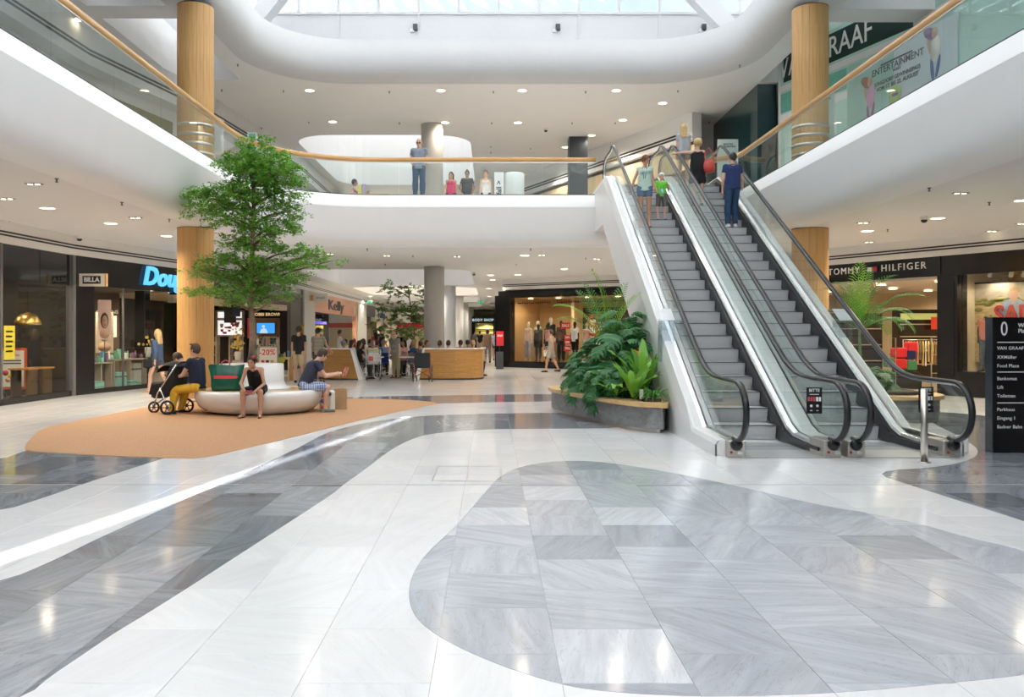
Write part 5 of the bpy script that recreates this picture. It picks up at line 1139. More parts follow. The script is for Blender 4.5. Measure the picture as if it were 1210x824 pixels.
m = MB(); m.box(8.15,8.72,25.9,31.6,F2,ZC2-.01); struct('wall_right', m, TEALD); m = MB(); m.box(6.95,8.15,31.2,31.4,F2,7.9); struct('wall_far', m, TEALD); m = MB(); m.box(6.8,8.15,31.0,31.4,7.9,ZC2); struct('wall_far', m, UW)
FR = Fr((8.72,25.7),(10.4,20.7)); FR2 = Fr((10.4,20.7),(10.9,9.6))
MINT = mat('mint_hoarding', (.50,.76,.68), .5, noise=.10, scale=.8); MINTL = mat('pale_mint_print', (.70,.88,.83), .5, noise=.05, scale=.8); GRND = mat('deep_mint_print', (.16,.48,.38), .5, noise=.1); DKG = mat('dark_green_print', (.012,.04,.035), .5)
for F in (FR,FR2): fstruct(F,'wall_right',0,F.L,0,.15,F2,11.2,MINT)
t = FR.th('hoarding_print', 'mint and white printed hoarding with VAN GRAAF lettering at the upper right', 'hoarding', 0, 0, 0)
def hp(u0,u1,z0,z1,mm,nm='printed_field',v=-.004): m = MB(); m.box(u0,u1,v,0,z0,z1); return obj(nm, m, mm, t)
L_ = FR.L
hp(.25,L_-.1,9.1,9.9,DKG,'dark_band'); hp(.0,.12,F2,11,WP,'white_strip'); hp(.12,L_,8.85,9.02,WP,'white_strip'); hp(.12,2.9,8.2,8.78,GRND); hp(.12,L_,7.95,8.15,WP,'white_strip'); hp(L_-1.7,L_-1.58,8.15,9,WP,'white_strip'); hp(1.2,2.7,10.0,11.1,MINTL); hp(.3,2.5,5.9,7.6,MINTL); hp(3.2,L_-.1,8.15,8.8,MINTL)
text('VAN GRAAF', .80, WP, t, (1.95,-.008,9.5), ext=.003, font_sx=.86, bold=.004)
t = FR2.th('hoarding_print', 'mint hoarding fields right of the entertainment poster', 'hoarding', 0, 0, 0)
for a,b,z0,z1,mm in ((.0,11,10.0,10.2,WP),(.0,5.0,9.0,9.2,WP),(5.6,7.0,F2,9.5,MINTL),(7.0,7.25,F2,11,WP),(7.25,11,F2,9.8,MINTL)): hp(a,b,z0,z1,mm)
# the entertainment poster spans the bend: hung flat on the second panel
up0 = FR2.u(1010); 
t = FR.th('banner', 'long banner ENTERTAINMENT with two jumping children on the upper right hoarding', 'banner', FR.u(1003), -.05, 0)
Wb = 5.6; Fb = Fr(tuple(FR.P(FR.u(1003),-.05)[:2]), tuple(FR2.P(FR2.u(1134),-.05)[:2])); t.rotation_euler = (0,0,Fb.ang); Wb = Fb.L
m = MB(); m.box(0,Wb,0,.03,6.2,8.75); obj('banner_cloth', m, mat('pale_blue_banner', (.62,.74,.80), .6, noise=.04, scale=.6), t); m = MB(); m.box(0,Wb*.47,-.004,0,6.2,8.75); obj('green_field', m, mat('soft_green_banner', (.36,.62,.56), .6, noise=.15, scale=.8), t)
def ub_(px): return Fb.u(px)
def zb_(px,py): return Fb.z(px,py)
for s_, sz, px, py in (('ENTERTAINMENT',.24,1060,75),('TICKET',.09,1060,81.5),('JUNGDORF GEWINNSPASS',.14,1060,90),('VOM 17. BIS 22. AUGUST',.14,1060,97)):
    text(s_, sz, DGREY, t, (ub_(px),-.012,zb_(px,py)), ext=.002, font_sx=1.0, bold=.003)
m = MB(); m.box(ub_(1041),ub_(1078),-.012,0,zb_(1060,69.5),zb_(1060,67.5)); obj('rule_line', m, DGREY, t)
def kid(px, py, cols, nm):
    u = ub_(px); z = zb_(px,py); k = t
    def disc(cx,cz,rx,rz,mm,n,y,rot=0): m = MB(); m.cyl((0,0,0),1,.003,16,M=Matrix.Translation((u+cx,y,z+cz)) @ Matrix.Rotation(rot,4,'Y') @ Matrix.Rotation(PI/2,4,'X') @ Matrix.Diagonal((rx,rz,1,1))); obj(n,m,mm,t)
    disc(-.10,.62,.24,.13,cols[0],'printed_hair',-.012,.6); disc(.05,.60,.10,.13,MATS['printed_skin'],'printed_face',-.016); disc(.08,.22,.17,.30,cols[1],'printed_dress',-.014,.1)
    disc(.16,-.2,.05,.26,cols[2],'printed_leg',-.012,.25); disc(-.03,-.22,.05,.28,cols[2],'printed_leg',-.012,-.1); disc(-.14,.35,.04,.22,MATS['printed_skin'],'printed_arm',-.013,-.3)
kid(1027,125,(mat('auburn_print', (.35,.16,.08), .7),mat('rose_print', (.75,.42,.62), .6),mat('violet_print', (.35,.15,.30), .6)),'girl'); kid(1103,70,(mat('lilac_print', (.30,.18,.42), .7),OFFW,mat('blue_print', (.12,.18,.45), .6)),'child')
m = MB(); m.cyl((0,0,0),.24,.004,24,M=Matrix.Translation((ub_(1058),-.012,zb_(1058,112)))@Matrix.Rotation(PI/2,4,'X')); obj('round_badge', m, mat('lime_print', (.45,.65,.25), .6), t)
m = MB(); m.box(ub_(1055),ub_(1062),-.022,-.016,zb_(1058,113.5),zb_(1058,110)); obj('badge_field', m, mat('violet_badge', (.2,.15,.45), .6), t)
for px,Y,zt,w,lb in ((860,27.2,7.8,.66,'mint and white poster stand behind the man in navy at the escalator top'),(971,20.6,7.45,.60,'mint and white poster stand right of the upper right oak column')):
    x = px_at(px,Y); t = thing('poster_stand', lb, 'poster', (x,Y,F2)); m = MB(); m.box(-w/2,w/2,-.02,.02,.02,zt-F2); obj('board', m, WP, t); m = MB(); m.box(-w/2+.03,w/2-.03,-.024,-.02,.85,zt-F2-.03); obj('mint_sheet', m, MINTL, t)
    text('SHUTTLE\nZU KLEIDUNG' if px<900 else 'ENTERTAIN\nMENT', .075, DGREY, t, (0,-.028,zt-F2-.2), ext=.001, bold=.002)
    for k in range(5): m = MB(); m.cyl((0,0,0),.07+.02*(k%3),.002+.0005*k,12,M=Matrix.Translation((-.08+.05*k%.16,-.026,1.35-.09*k))@Matrix.Rotation(PI/2,4,'X')@Matrix.Diagonal((1.6,.7,1,1))); obj('printed_patch', m, [MATS['lilac_print'],MATS['blue_print'],MATS['rose_print']][k%3], t)
    m = MB(); m.box(-w/2-.03,w/2+.03,-.15,.15,0,.02); obj('foot', m, STEEL, t)
for px, Y, zt, w, lb in ((298,25.2,7.55,.26,'narrow mint poster stand on the upper gallery just above the tree top'),(257,21.5,7.0,.30,'plain white board on the upper gallery right of the left oak column')):
    x = px_at(px,Y); t = thing('poster_stand', lb, 'poster', (x,Y,F2)); m = MB(); m.box(-w/2,w/2,-.02,.02,.02,zt-F2); obj('board', m, WP, t)
    if px > 290: m = MB(); m.box(-w/2+.02,w/2-.02,-.024,-.02,.9,zt-F2-.03); obj('mint_sheet', m, GRND, t)
    m = MB(); m.box(-w/2-.02,w/2+.02,-.12,.12,0,.02); obj('foot', m, STEEL, t)
# upper cafe: counter, bin cylinder
t = thing('counter', 'low oak counter behind the far glass balustrade on the upper level', 'counter', (A(422,226,27).x,27.0,F2)); m = MB(); m.box(-1.25,1.0,-.3,.3,0,.52); obj('front', m, OAKT, t); m = MB(); m.box(-1.3,1.05,-.35,.35,.52,.57); obj('worktop', m, OAKT, t)
t = thing('counter', 'long white counter with pale panels far behind the upper oak counter', 'counter', (A(470,215,38).x,38.0,F2)); m = MB(); m.box(-3.5,3.0,-.3,.3,0,1.1); obj('front', m, WHITE, t); m = MB(); m.box(-3.6,3.1,-.4,.4,1.1,1.16); obj('worktop', m, WP, t)
t = thing('waste_bin', 'white cylinder with the word Abfall on a board beside it, behind the far glass', 'bin', (A(608,220,26).x,26,F2)); m = MB(); m.lathe([(.30,0),(.30,1.05),(.28,1.08),(.001,1.085)], 28); obj('cylinder', m, mat('frosted_white', (.78,.82,.82), .3), t)
m = MB(); m.box(-.62,-.33,-.12,-.08,0,1.1); b_ = obj('board', m, WP, t); text('Abfall >', .22, BLKP, t, (-.475,-.13,.5), rot=(PI/2,-PI/2,0), ext=.001, bold=.003)
# ================================================================ PEOPLE
class Sdf:
    def __init__(s): s.p = []; s.sub = []
    def cap(s, a, b, ra, rb, k=.02, cut=None): s.p.append(('c', np.array(a,float), np.array(b,float), ra, rb, k, cut)); return s
    def ell(s, c, r, B=None, k=.02, sub=False):
        (s.sub if sub else s.p).append(('e', np.array(c,float), np.array(r,float), np.eye(3) if B is None else np.array(B,float), None, k, None)); return s
    def ev(s, q, X):
        if q[0] == 'c':
            a, b = q[1], q[2]; d = b-a; L2 = max(d@d, 1e-9); P = X-a; t = np.clip((P@d)/L2, 0, 1)
            r = np.linalg.norm(P-t[...,None]*d, axis=-1)-(q[3]+(q[4]-q[3])*t)
            if q[6]:
                L = math.sqrt(L2)
                if 'b' in q[6]: r = np.maximum(r, (X-b)@(d/L))
                if 'a' in q[6]: r = np.maximum(r, (a-X)@(d/L))
            return r
        P = (X-q[1])@q[3].T; n = np.linalg.norm(P/q[2], axis=-1); return (n-1)*min(q[2])*1.0*(1+.0)
    def box_(s, q):
        if q[0] == 'c': m = max(q[3],q[4])+q[5]*1.5; return np.minimum(q[1],q[2])-m, np.maximum(q[1],q[2])+m
        m = max(q[2])+q[5]*1.5; return q[1]-m, q[1]+m
    def mesh(s, vox, name='body'):
        lo = np.min([s.box_(q)[0] for q in s.p],axis=0)-2*vox; hi = np.max([s.box_(q)[1] for q in s.p],axis=0)+2*vox
        n = np.ceil((hi-lo)/vox).astype(int)+1; D = np.full(n, .5, np.float32)
        def apply(q, sub):
            a, b = s.box_(q); a = a-2*vox; b = b+2*vox
            i0 = np.maximum(np.floor((a-lo)/vox).astype(int),0); i1 = np.minimum(np.ceil((b-lo)/vox).astype(int)+1,n)
            if (i1 <= i0).any(): return
            ax = [lo[j]+vox*np.arange(i0[j],i1[j]) for j in range(3)]; X = np.stack(np.meshgrid(*ax, indexing='ij'),-1)
            d = s.ev(q, X); sl = tuple(slice(i0[j],i1[j]) for j in range(3)); O = D[sl]
            if sub: D[sl] = np.maximum(O, -d)
            else:
                k = q[5]; h = np.clip(.5+.5*(O-d)/k,0,1); D[sl] = O*(1-h)+d*h-k*h*(1-h)
        for q in s.p: apply(q, False)
        for q in s.sub: apply(q, True)
        # surface nets
        ins = D < 0; c = np.zeros(np.array(n)-1, np.int8); S = [slice(None,-1), slice(1,None)]
        corners = [(i,j,k) for i in (0,1) for j in (0,1) for k in (0,1)]
        for i,j,k in corners: c += ins[S[i],S[j],S[k]]
        act = (c > 0) & (c < 8); idx = np.argwhere(act); vid = np.full(c.shape, -1, np.int64); vid[act] = np.arange(len(idx))
        acc = np.zeros((len(idx),3)); cntv = np.zeros(len(idx)); I = idx.T
        ed = [(a,b) for a in corners for b in corners if sum(abs(a[q]-b[q]) for q in range(3)) == 1 and a < b]
        for a, b in ed:
            da = D[I[0]+a[0],I[1]+a[1],I[2]+a[2]]; db = D[I[0]+b[0],I[1]+b[1],I[2]+b[2]]; m = (da < 0) != (db < 0)
            t = np.where(m, da/np.where(m, da-db, 1), 0); A_ = np.array(a,float); B_ = np.array(b,float)
            acc[m] += A_+(B_-A_)*t[m,None]; cntv[m] += 1
        V = lo+vox*(idx+acc/cntv[:,None]); F = []
        for ax in range(3):
            o = [q for q in range(3) if q != ax]
            a = np.take(ins, range(0,n[ax]-1), ax); b = np.take(ins, range(1,n[ax]), ax); ch = np.argwhere(a != b)
            if not len(ch): continue
            g = (ch[:,o[0]] > 0) & (ch[:,o[1]] > 0) & (ch[:,o[0]] < n[o[0]]-1) & (ch[:,o[1]] < n[o[1]]-1); ch = ch[g]
            sgn = a[tuple(ch.T)]
            def g4(d0, d1): q = ch.copy(); q[:,o[0]] += d0; q[:,o[1]] += d1; return vid[tuple(q.T)]
            Q = np.stack([g4(-1,-1),g4(0,-1),g4(0,0),g4(-1,0)],1)
            if ax == 1: sgn = ~sgn
            Q[~sgn] = Q[~sgn][:,::-1]; F.append(Q)
        F = np.concatenate(F); F = F[(F >= 0).all(1)]
        me = bpy.data.meshes.new(name); me.vertices.add(len(V)); me.vertices.foreach_set('co', V.astype(np.float32).ravel())
        me.loops.add(len(F)*4); me.loops.foreach_set('vertex_index', F.ravel().astype(np.int32)); me.polygons.add(len(F))
        me.polygons.foreach_set('loop_start', np.arange(0,len(F)*4,4,dtype=np.int32)); me.polygons.foreach_set('loop_total', np.full(len(F),4,np.int32))
        me.polygons.foreach_set('use_smooth', np.ones(len(F),bool)); me.update(calc_edges=True); return me
def U(v): v = np.array(v,float); return v/np.linalg.norm(v)
SK = [mat('skin_light', (.66,.40,.29), .55, noise=.04), mat('skin_tan', (.52,.29,.19), .55, noise=.04), mat('skin_brown', (.33,.18,.12), .55, noise=.04)]
HR = {'brown': mat('brown_hair', (.07,.04,.025), .6, noise=.2, scale=40), 'blond': mat('blond_hair', (.58,.40,.18), .6, noise=.2, scale=40), 'dark': mat('dark_hair', (.018,.014,.012), .5, noise=.2, scale=40), 'grey': mat('grey_hair', (.30,.29,.28), .7, noise=.2, scale=40), 'red': mat('auburn_hair', (.17,.06,.03), .6, noise=.2, scale=40)}
def cl(name, c): return mat('cloth_'+name, c, .85, noise=.07, scale=14)
def figure(label, loc, rz, h=1.72, skin=0, hair='brown', sex='m', top=None, bot=None, shoe=None, pose=None, vox=.018, hairstyle='short', fingers=False, name='person', group=None, face=True, mann=False, thick=1.0):
    p = dict(sp=(0,0,1), sp2=None, hd=(0,0,1), fc=(0,1,0), ua=[(.12,0,-1),(.12,0,-1)], fa=[(.05,.15,-1),(.05,.15,-1)], th=[(.03,0,-1),(.03,0,-1)], sh=[(.0,0,-1),(.0,0,-1)], ft=[(.2,1,0),(.2,1,0)], pz=None, curl=.6)
    if pose: p.update(pose)
    k = h/1.75; sp = U(p['sp']); sp2 = U(p['sp2'] or p['sp']); hd = U(p['hd']); R = U(np.cross(p.get('chest',(0,1,0)), (0,0,1)))
    w = (1.0 if sex == 'm' else .88)*thick; V = lambda v, s: U((v[0]*s, v[1], v[2]))
    pel = np.zeros(3); J = {}
    nb = pel+sp*.27*k+sp2*.25*k; ct = pel+sp*.27*k+sp2*.12*k; hc = nb+hd*.175*k
    low = 9
    for i, s in enumerate((-1,1)):
        hip = pel+np.array([s*.088*k,0,-.03*k]); kn = hip+V(p['th'][i],s)*.43*k; an = kn+V(p['sh'][i],s)*.42*k
        fd = V(p['ft'][i],s); J[s] = dict(hip=hip,kn=kn,an=an,fd=fd); low = min(low, an[2]-.075*k)
        shd = pel+sp*.27*k+sp2*.20*k+R*s*.165*k*(1 if sex=='m' else .9); el = shd+V(p['ua'][i],s)*.29*k; wr = el+V(p['fa'][i],s)*.245*k
        J[s].update(sd=shd,el=el,wr=wr,hdv=V(p['fa'][i],s))
    dz = -low if p['pz'] is None else p['pz']
    O = np.array([0,0,dz]); pel = pel+O; nb = nb+O; ct = ct+O; hc = hc+O
    for s in J:
        for q in ('hip','kn','an','sd','el','wr'): J[s][q] = J[s][q]+O
    fc = U(p['fc']); up = U(hd-fc*(hd@fc)); rt = np.cross(fc, up); Bm = np.array([rt,fc,up])
    B = Sdf()
    fw = U(np.cross((0,0,1), R)*1.0); fw = -fw if fw@np.array(p.get('chest',(0,1,0))) < 0 else fw
    for s in (-1,1):
        B.cap(pel+R*s*.055*k, ct+R*s*.07*k*w, .095*k*thick, .098*k*w, .05)
        B.cap(ct+R*s*.04*k+(nb-ct)*.55, J[s]['sd'], .065*k, .052*k, .04)
        B.cap(pel+R*s*.085*k, J[s]['hip'], .092*k*thick, .088*k*thick, .05)
        j = J[s]; B.cap(j['hip'], j['kn'], .082*k*thick, .054*k, .03); mid = j['kn']+(j['an']-j['kn'])*.32; bk = U(np.cross(R, j['an']-j['kn']))
        if bk@j['fd'] > 0: bk = -bk
        B.cap(j['kn'], mid+bk*.014*k, .052*k, .052*k, .02); B.cap(mid+bk*.014*k, j['an'], .050*k, .034*k, .02)
        heel = j['an']-j['fd']*.04*k-np.array([0,0,.045*k]); toe = j['an']+j['fd']*.155*k-np.array([0,0,.052*k]); B.cap(heel, toe, .034*k, .026*k, .03); B.cap(j['an'], j['an']-np.array([0,0,.03*k]), .036*k, .034*k, .03)
        j['heel'] = heel; j['toe'] = toe
        B.cap(j['sd'], j['el'], .048*k*w, .037*k*w, .03); B.cap(j['el'], j['wr'], .037*k*w, .025*k, .02)
        hv = j['hdv']; inw = U(-R*s*.7+np.array(p.get('palm',(0,0,0)),float)); inw = U(inw-hv*(inw@hv)); sd_ = np.cross(hv, inw)
        pc_ = j['wr']+hv*.045*k
        B.cap(j['wr'], j['wr']+hv*.075*k, .024*k, .028*k, .015); J[s]['pc'] = pc_; J[s]['hand'] = j['wr']+hv*.09*k+inw*.02*k
        if fingers:
            for f in range(4):
                o = (f-1.5)*.019*k; L = (.036,.042,.040,.031)[f]*k; a = j['wr']+hv*.078*k+sd_*o; cu = p['curl']
                d1 = U(hv+inw*cu*.5); d2 = U(hv*(1-cu*.7)+inw*cu); b = a+d1*L; c = b+d2*L
                B.cap(a,b,.0105*k,.0098*k,.006); B.cap(b,c,.0098*k,.0085*k,.004)
            ts = -1 if (sd_@np.array([0,1,0])) < 0 else 1
            a = j['wr']+hv*.025*k+sd_*ts*.022*k; b = a+U(hv+sd_*ts*.9+inw*.4)*.042*k; c = b+U(hv+inw*.6)*.032*k; B.cap(a,b,.013*k,.011*k,.01); B.cap(b,c,.011*k,.009*k,.005)
        else: B.cap(j['wr']+hv*.07*k, j['wr']+hv*.135*k+inw*.035*k, .026*k, .015*k, .015)
    if sex == 'f':
        for s in (-1,1): B.ell(ct+R*s*.065*k+fw*.085*k+sp2*.01, np.array([.058,.055,.058])*k, None, .03)
    if thick > 1.1: B.ell(pel+sp*.12*k+fw*.05*k, np.array([.15,.13,.15])*k*thick, None, .05)
    B.cap(nb-sp2*.03*k, nb+hd*.09*k, .056*k, .050*k, .03)
    B.ell(hc, np.array([.074,.092,.112])*k, Bm, .02); B.ell(hc+fc*.028*k-up*.062*k, np.array([.052,.058,.052])*k, Bm, .03)
    if not mann or face:
        B.cap(hc+fc*.086*k+up*.012*k, hc+fc*.104*k-up*.022*k, .010*k, .014*k, .008)
        for s in (-1,1): B.ell(hc+rt*s*.076*k-up*.008*k, np.array([.010,.020,.030])*k, Bm, .006)
        B.ell(hc+fc*.083*k-up*.052*k, np.array([.025,.012,.010])*k, Bm, .01)
        for s in (-1,1): B.ell(hc+fc*.092*k+rt*s*.031*k+up*.012*k, np.array([.016,.012,.010])*k, Bm, .004, sub=True)
    t = thing(name, label, 'mannequin' if mann else 'person', loc, rz, group)
    skm = SK[skin] if isinstance(skin, int) else skin
    link('body', B.mesh(vox), skm, t)
    if face and not mann and vox < .02:
        m = MB()
        for s in (-1,1): m.ball(tuple(hc+fc*.080*k+rt*s*.031*k+up*.012*k), .0115*k, 8)
        obj('eyes', m, mat('eye_dark', (.03,.02,.015), .2), t)
    if hair and not mann:
        H = Sdf(); H.ell(hc+up*.014*k-fc*.014*k, np.array([.086,.100,.114])*k, Bm, .01)
        if hairstyle == 'bald': H.p[0] = ('e', hc-fc*.03*k-up*.01*k, np.array([.083,.075,.07])*k, Bm, None, .01, None)
        if hairstyle in ('long','pony'):
            back = -U(np.array([fc[0],fc[1],0]))
            if hairstyle == 'long':
                for s in (-1,0,1): H.cap(hc+back*.05*k+rt*s*.05*k, hc+back*.085*k+rt*s*.06*k-np.array([0,0,.27*k]), .05*k, .035*k, .03)
            else: H.cap(hc+back*.09*k+up*.03*k, hc+back*.14*k-np.array([0,0,.18*k]), .035*k, .02*k, .02)
        if hairstyle == 'bun': H.ell(hc+up*.125*k-fc*.03*k, np.array([.04,.04,.035])*k, None, .015)
        if hairstyle == 'curly': H.ell(hc+up*.04*k-fc*.02*k, np.array([.115,.12,.11])*k, Bm, .02)
        H.ell(hc+fc*.085*k-up*.045*k, np.array([.078,.075,.098])*k, Bm, .01, sub=True)
        if hairstyle not in ('long','pony'): H.ell(hc+fc*.045*k-up*.12*k, np.array([.12,.11,.09])*k, Bm, .01, sub=True)
        link('hair', H.mesh(vox*.8,'hair'), HR[hair], t)
    def limb(S, j, a, b, f, ra, rb, cut='b'): S.cap(j[a], j[a]+(j[b]-j[a])*f, ra, rb, .015, cut)
    if top:
        mm, kind = top; S = Sdf(); T = .016*k; hem = -.06*k if kind != 'dress' else -.02*k
        for s in (-1,1):
            a_ = pel+R*s*.055*k+sp*hem; S.cap(a_, ct+R*s*.07*k*w, .108*k*thick+T*.6, .100*k*w+T, .04, 'a')
            if kind in ('tank','dress'):
                S.cap(ct+R*s*.055*k, ct+R*s*.085*k+(nb-ct)*.72, .07*k, .035*k, .03)
            else:
                S.cap(ct+R*s*.03*k+(nb-ct)*.5, J[s]['sd'], .072*k, .052*k+T, .03)
                f = {'tee':.52,'polo':.50,'long':1,'sleeveless':.08}[kind]
                limb(S, J[s], 'sd','el', f, .052*k*w+T*.8, (.050 if f < 1 else .042)*k*w+T*.7)
                if f == 1: limb(S, J[s],'el','wr',.85,.042*k+T*.6,.034*k+T*.4)
            if kind == 'dress': S.cap(pel+R*s*.06*k, J[s]['hip']+(J[s]['kn']-J[s]['hip'])*.75, .115*k*thick, .115*k*thick, .05, 'b')
        if sex == 'f':
            for s in (-1,1): S.ell(ct+R*s*.065*k+fw*.088*k+sp2*.01, np.array([.063,.06,.063])*k, None, .03)
        if thick > 1.1: S.ell(pel+sp*.12*k+fw*.05*k, np.array([.165,.145,.165])*k*thick, None, .05)
        S.ell(nb+sp2*.035*k+fw*.02*k, np.array([.066,.075,.06])*k, None, .01, sub=True)
        link({'dress':'dress','long':'jacket'}.get(kind,'shirt'), S.mesh(vox,'shirt'), mm, t)
        if kind == 'polo':
            S = Sdf(); S.cap(nb-sp2*.005*k, nb+sp2*.022*k, .066*k, .062*k, .01, 'ab'); link('collar', S.mesh(vox*.6,'collar'), mm, t)
    if bot:
        mm, kind = bot; S = Sdf()
        for s in (-1,1):
            j = J[s]; S.cap(pel+R*s*.055*k+sp*.04*k, pel+R*s*.07*k, .102*k*thick, .108*k*thick, .04, 'a'); S.cap(pel+R*s*.08*k, j['hip'], .10*k*thick, .098*k*thick, .04)
            if kind == 'trousers': S.cap(j['hip'], j['kn'], .094*k*thick, .076*k, .02); S.cap(j['kn'], j['kn']+(j['an']-j['kn'])*.35, .078*k, .080*k, .03); S.cap(j['kn'], j['kn']+(j['an']-j['kn'])*.95, .078*k, .060*k, .02, 'b')
            elif kind == 'shorts': limb(S, j,'hip','kn',.92,.096*k*thick,.085*k)
            elif kind == 'hot': limb(S, j,'hip','kn',.38,.096*k*thick,.094*k)
            elif kind == 'skirt': S.cap(j['hip'], j['hip']+(j['kn']-j['hip'])*.6, .11*k, .12*k, .08, 'b')
        link('skirt' if kind == 'skirt' else ('trousers' if kind == 'trousers' else 'shorts'), S.mesh(vox,'bottoms'), mm, t)
    if shoe:
        mm, kind = shoe
        for s in (-1,1):
            j = J[s]; S = Sdf()
            if kind == 'shoe': S.cap(j['heel'], j['toe'], .043*k, .036*k, .02); S.cap(j['an']-np.array([0,0,.01*k]), j['heel'], .042*k, .04*k, .02)
            else: S.cap(j['heel']-np.array([0,0,.024*k]), j['toe']-np.array([0,0,.016*k]), .024*k, .026*k, .01); S.cap(j['an']+j['fd']*.06*k-np.array([0,0,.03*k])+np.array([.03,0,0]), j['an']+j['fd']*.06*k-np.array([0,0,.03*k])-np.array([.03,0,0]), .012*k,.012*k,.01)
            link('shoe', S.mesh(vox*.7,'shoe'), mm, t)
    J['hc'] = hc; J['nb'] = nb; J['pel'] = pel; J['ct'] = ct; J['Bm'] = Bm; J['k'] = k
    return t, J
def gpt(px, py, z=0): a = G(px, py, z); return (a[0], a[1], z)
def carry(t_, J, s, key='hand'):      # world position of a hand
    v = Vector(J[s][key]); return t_.location + Matrix.Rotation(t_.rotation_euler[2],3,'Z') @ v
PI2 = PI/2
walk = dict(th=[(.03,.38,-1),(.03,-.25,-1)], sh=[(0,.12,-1),(0,-.55,-1)], ua=[(.12,-.3,-1),(.12,.3,-1)], fa=[(.05,.05,-1),(.05,.6,-1)])
stand = {}
# ---- on and around the bench
navy = cl('navy', (.012,.018,.045)); blue = cl('royal_blue', (.01,.05,.22)); plaid = stripe_mat('plaid_blue', (.06,.14,.40), (.60,.65,.75), 0, 7, True)
t, J = figure('seated man in navy polo and yellow trousers with folded arms on the bench', (-5.72,16.55,0), math.radians(70), 1.78, 0, 'brown', 'm', (navy,'polo'), (cl('yellow', (.75,.47,.04)),'trousers'), (cl('dark_shoe', (.03,.04,.05)),'shoe'),
    dict(sp=(0,.05,1), sp2=(0,.18,1), hd=(0,.1,1), fc=(-.15,1,-.02), ua=[(.15,.55,-1),(.15,.55,-1)], fa=[(-1,.35,.05),(-1,.45,-.1)], th=[(.12,1,-.12),(.16,1,-.16)], sh=[(.05,.12,-1),(.0,.32,-1)], pz=.56, curl=.5), vox=.0135, fingers=True)
q = J; m = MB(); 
for s in (-1,1): m.ball(tuple(q['hc']+np.array([s*.035,.07,.105])), .028, 8, sz=.6)
m.tube([tuple(q['hc']+np.array([-.09,-.03,.09])), tuple(q['hc']+np.array([-.06,.07,.11])), tuple(q['hc']+np.array([.06,.07,.11])), tuple(q['hc']+np.array([.09,-.03,.09]))], .006, 6); obj('sunglasses', m, BLACK, t)
t, J = figure('seated man in royal blue shirt and blue shorts bent over a phone beside the stroller', (-6.02,17.35,0), math.radians(78), 1.76, 0, 'brown', 'm', (blue,'tee'), (cl('bright_blue', (.03,.22,.62)),'shorts'), (cl('brown_leather', (.10,.045,.02)),'sandal'),
    dict(sp=(0,.45,1), sp2=(0,.95,1), hd=(0,.95,.6), fc=(0,.6,-.75), ua=[(.15,.55,-1),(.15,.5,-1)], fa=[(-.35,1,-.1),(-.35,1,-.1)], th=[(.12,1,-.10),(.14,1,-.12)], sh=[(.02,.05,-1),(.02,.1,-1)], pz=.55, curl=.8, palm=(0,0,1)), vox=.0145, fingers=True, hairstyle='short')
pph = carry(t, J, 1); pph2 = carry(t, J, -1); pm = (pph+pph2)/2
m = MB(); m.rbox(-.035,.035,-.005,.005,-.07,.07,.004,M=Matrix.Rotation(-1.0,4,'X')); tag(obj('phone', m, BLKP, None, pm+Vector((0,0,.02)), math.radians(78)), 'dark phone in the hands of the man in royal blue', 'phone')
black = cl('black', (.010,.010,.012))
t, J = figure('woman in black top and shorts sitting at the front of the bench over her phone', (-4.45,16.2,0), math.radians(178), 1.66, 1, 'dark', 'f', (black,'tank'), (cl('black_shorts', (.014,.014,.016)),'shorts'), (cl('sandal_brown', (.12,.07,.04)),'sandal'),
    dict(sp=(0,.55,1), sp2=(0,1.05,1), hd=(0,.75,.9), fc=(0,.95,-.3), ua=[(.30,.28,-1),(.30,.35,-1)], fa=[(-.48,.62,-.55),(-.48,.62,-.55)], th=[(.20,1,-.06),(.20,1,-.06)], sh=[(.0,.0,-1),(.0,.0,-1)], pz=.54, curl=.9, palm=(0,0,1)), vox=.0125, fingers=True, hairstyle='bun')
pm = (carry(t,J,1)+carry(t,J,-1))/2
m = MB(); m.rbox(-.075,.075,-.006,.006,-.038,.038,.005,M=Matrix.Rotation(-.6,4,'X')); tag(obj('phone', m, mat('pink_case', (.65,.10,.22), .4), None, pm+Vector((0,-.01,.02)), math.radians(176)), 'pink cased phone held by the woman in black', 'phone')
m = MB(); m.ball(tuple(J['ct']+np.array([0,.14,.06])), .016, 8); obj('pendant', m, WP, t)
H = Sdf(); H.ell(J['hc']+J['Bm'][2]*.085+J['Bm'][0]*(-.04)-J['Bm'][1]*.01, (.035,.06,.04), J['Bm'], .01); link('red_hair_streak', H.mesh(.01,'streak'), mat('red_hair', (.45,.02,.03), .5), t)
t, J = figure('seated man in dark t-shirt and blue plaid shorts reading at the right bench end', (-3.72,16.9,0), math.radians(-66), 1.80, 0, 'brown', 'm', (cl('slate_navy', (.035,.04,.075)),'tee'), (plaid,'shorts'), (cl('grey_trainer', (.16,.18,.15)),'shoe'),
    dict(sp=(0,.35,1), sp2=(0,.75,1), hd=(0,.8,.9), fc=(0,.85,-.5), ua=[(.12,.65,-1),(.12,.65,-1)], fa=[(-.25,1,.12),(-.25,1,.12)], th=[(.10,1,-.0),(.16,1,-.03)], sh=[(.02,.10,-1),(.0,-.12,-1)], pz=.55, curl=.8), vox=.0130, fingers=True)
pm = (carry(t,J,1)+carry(t,J,-1))/2; dr = Vector((math.sin(math.radians(66)), math.cos(math.radians(66)),0))
tt = thing('magazine', 'open red and white leaflet in the hands of the reading man', 'magazine', pm+dr*.05+Vector((0,0,.03)), math.radians(-66)); m = MB()
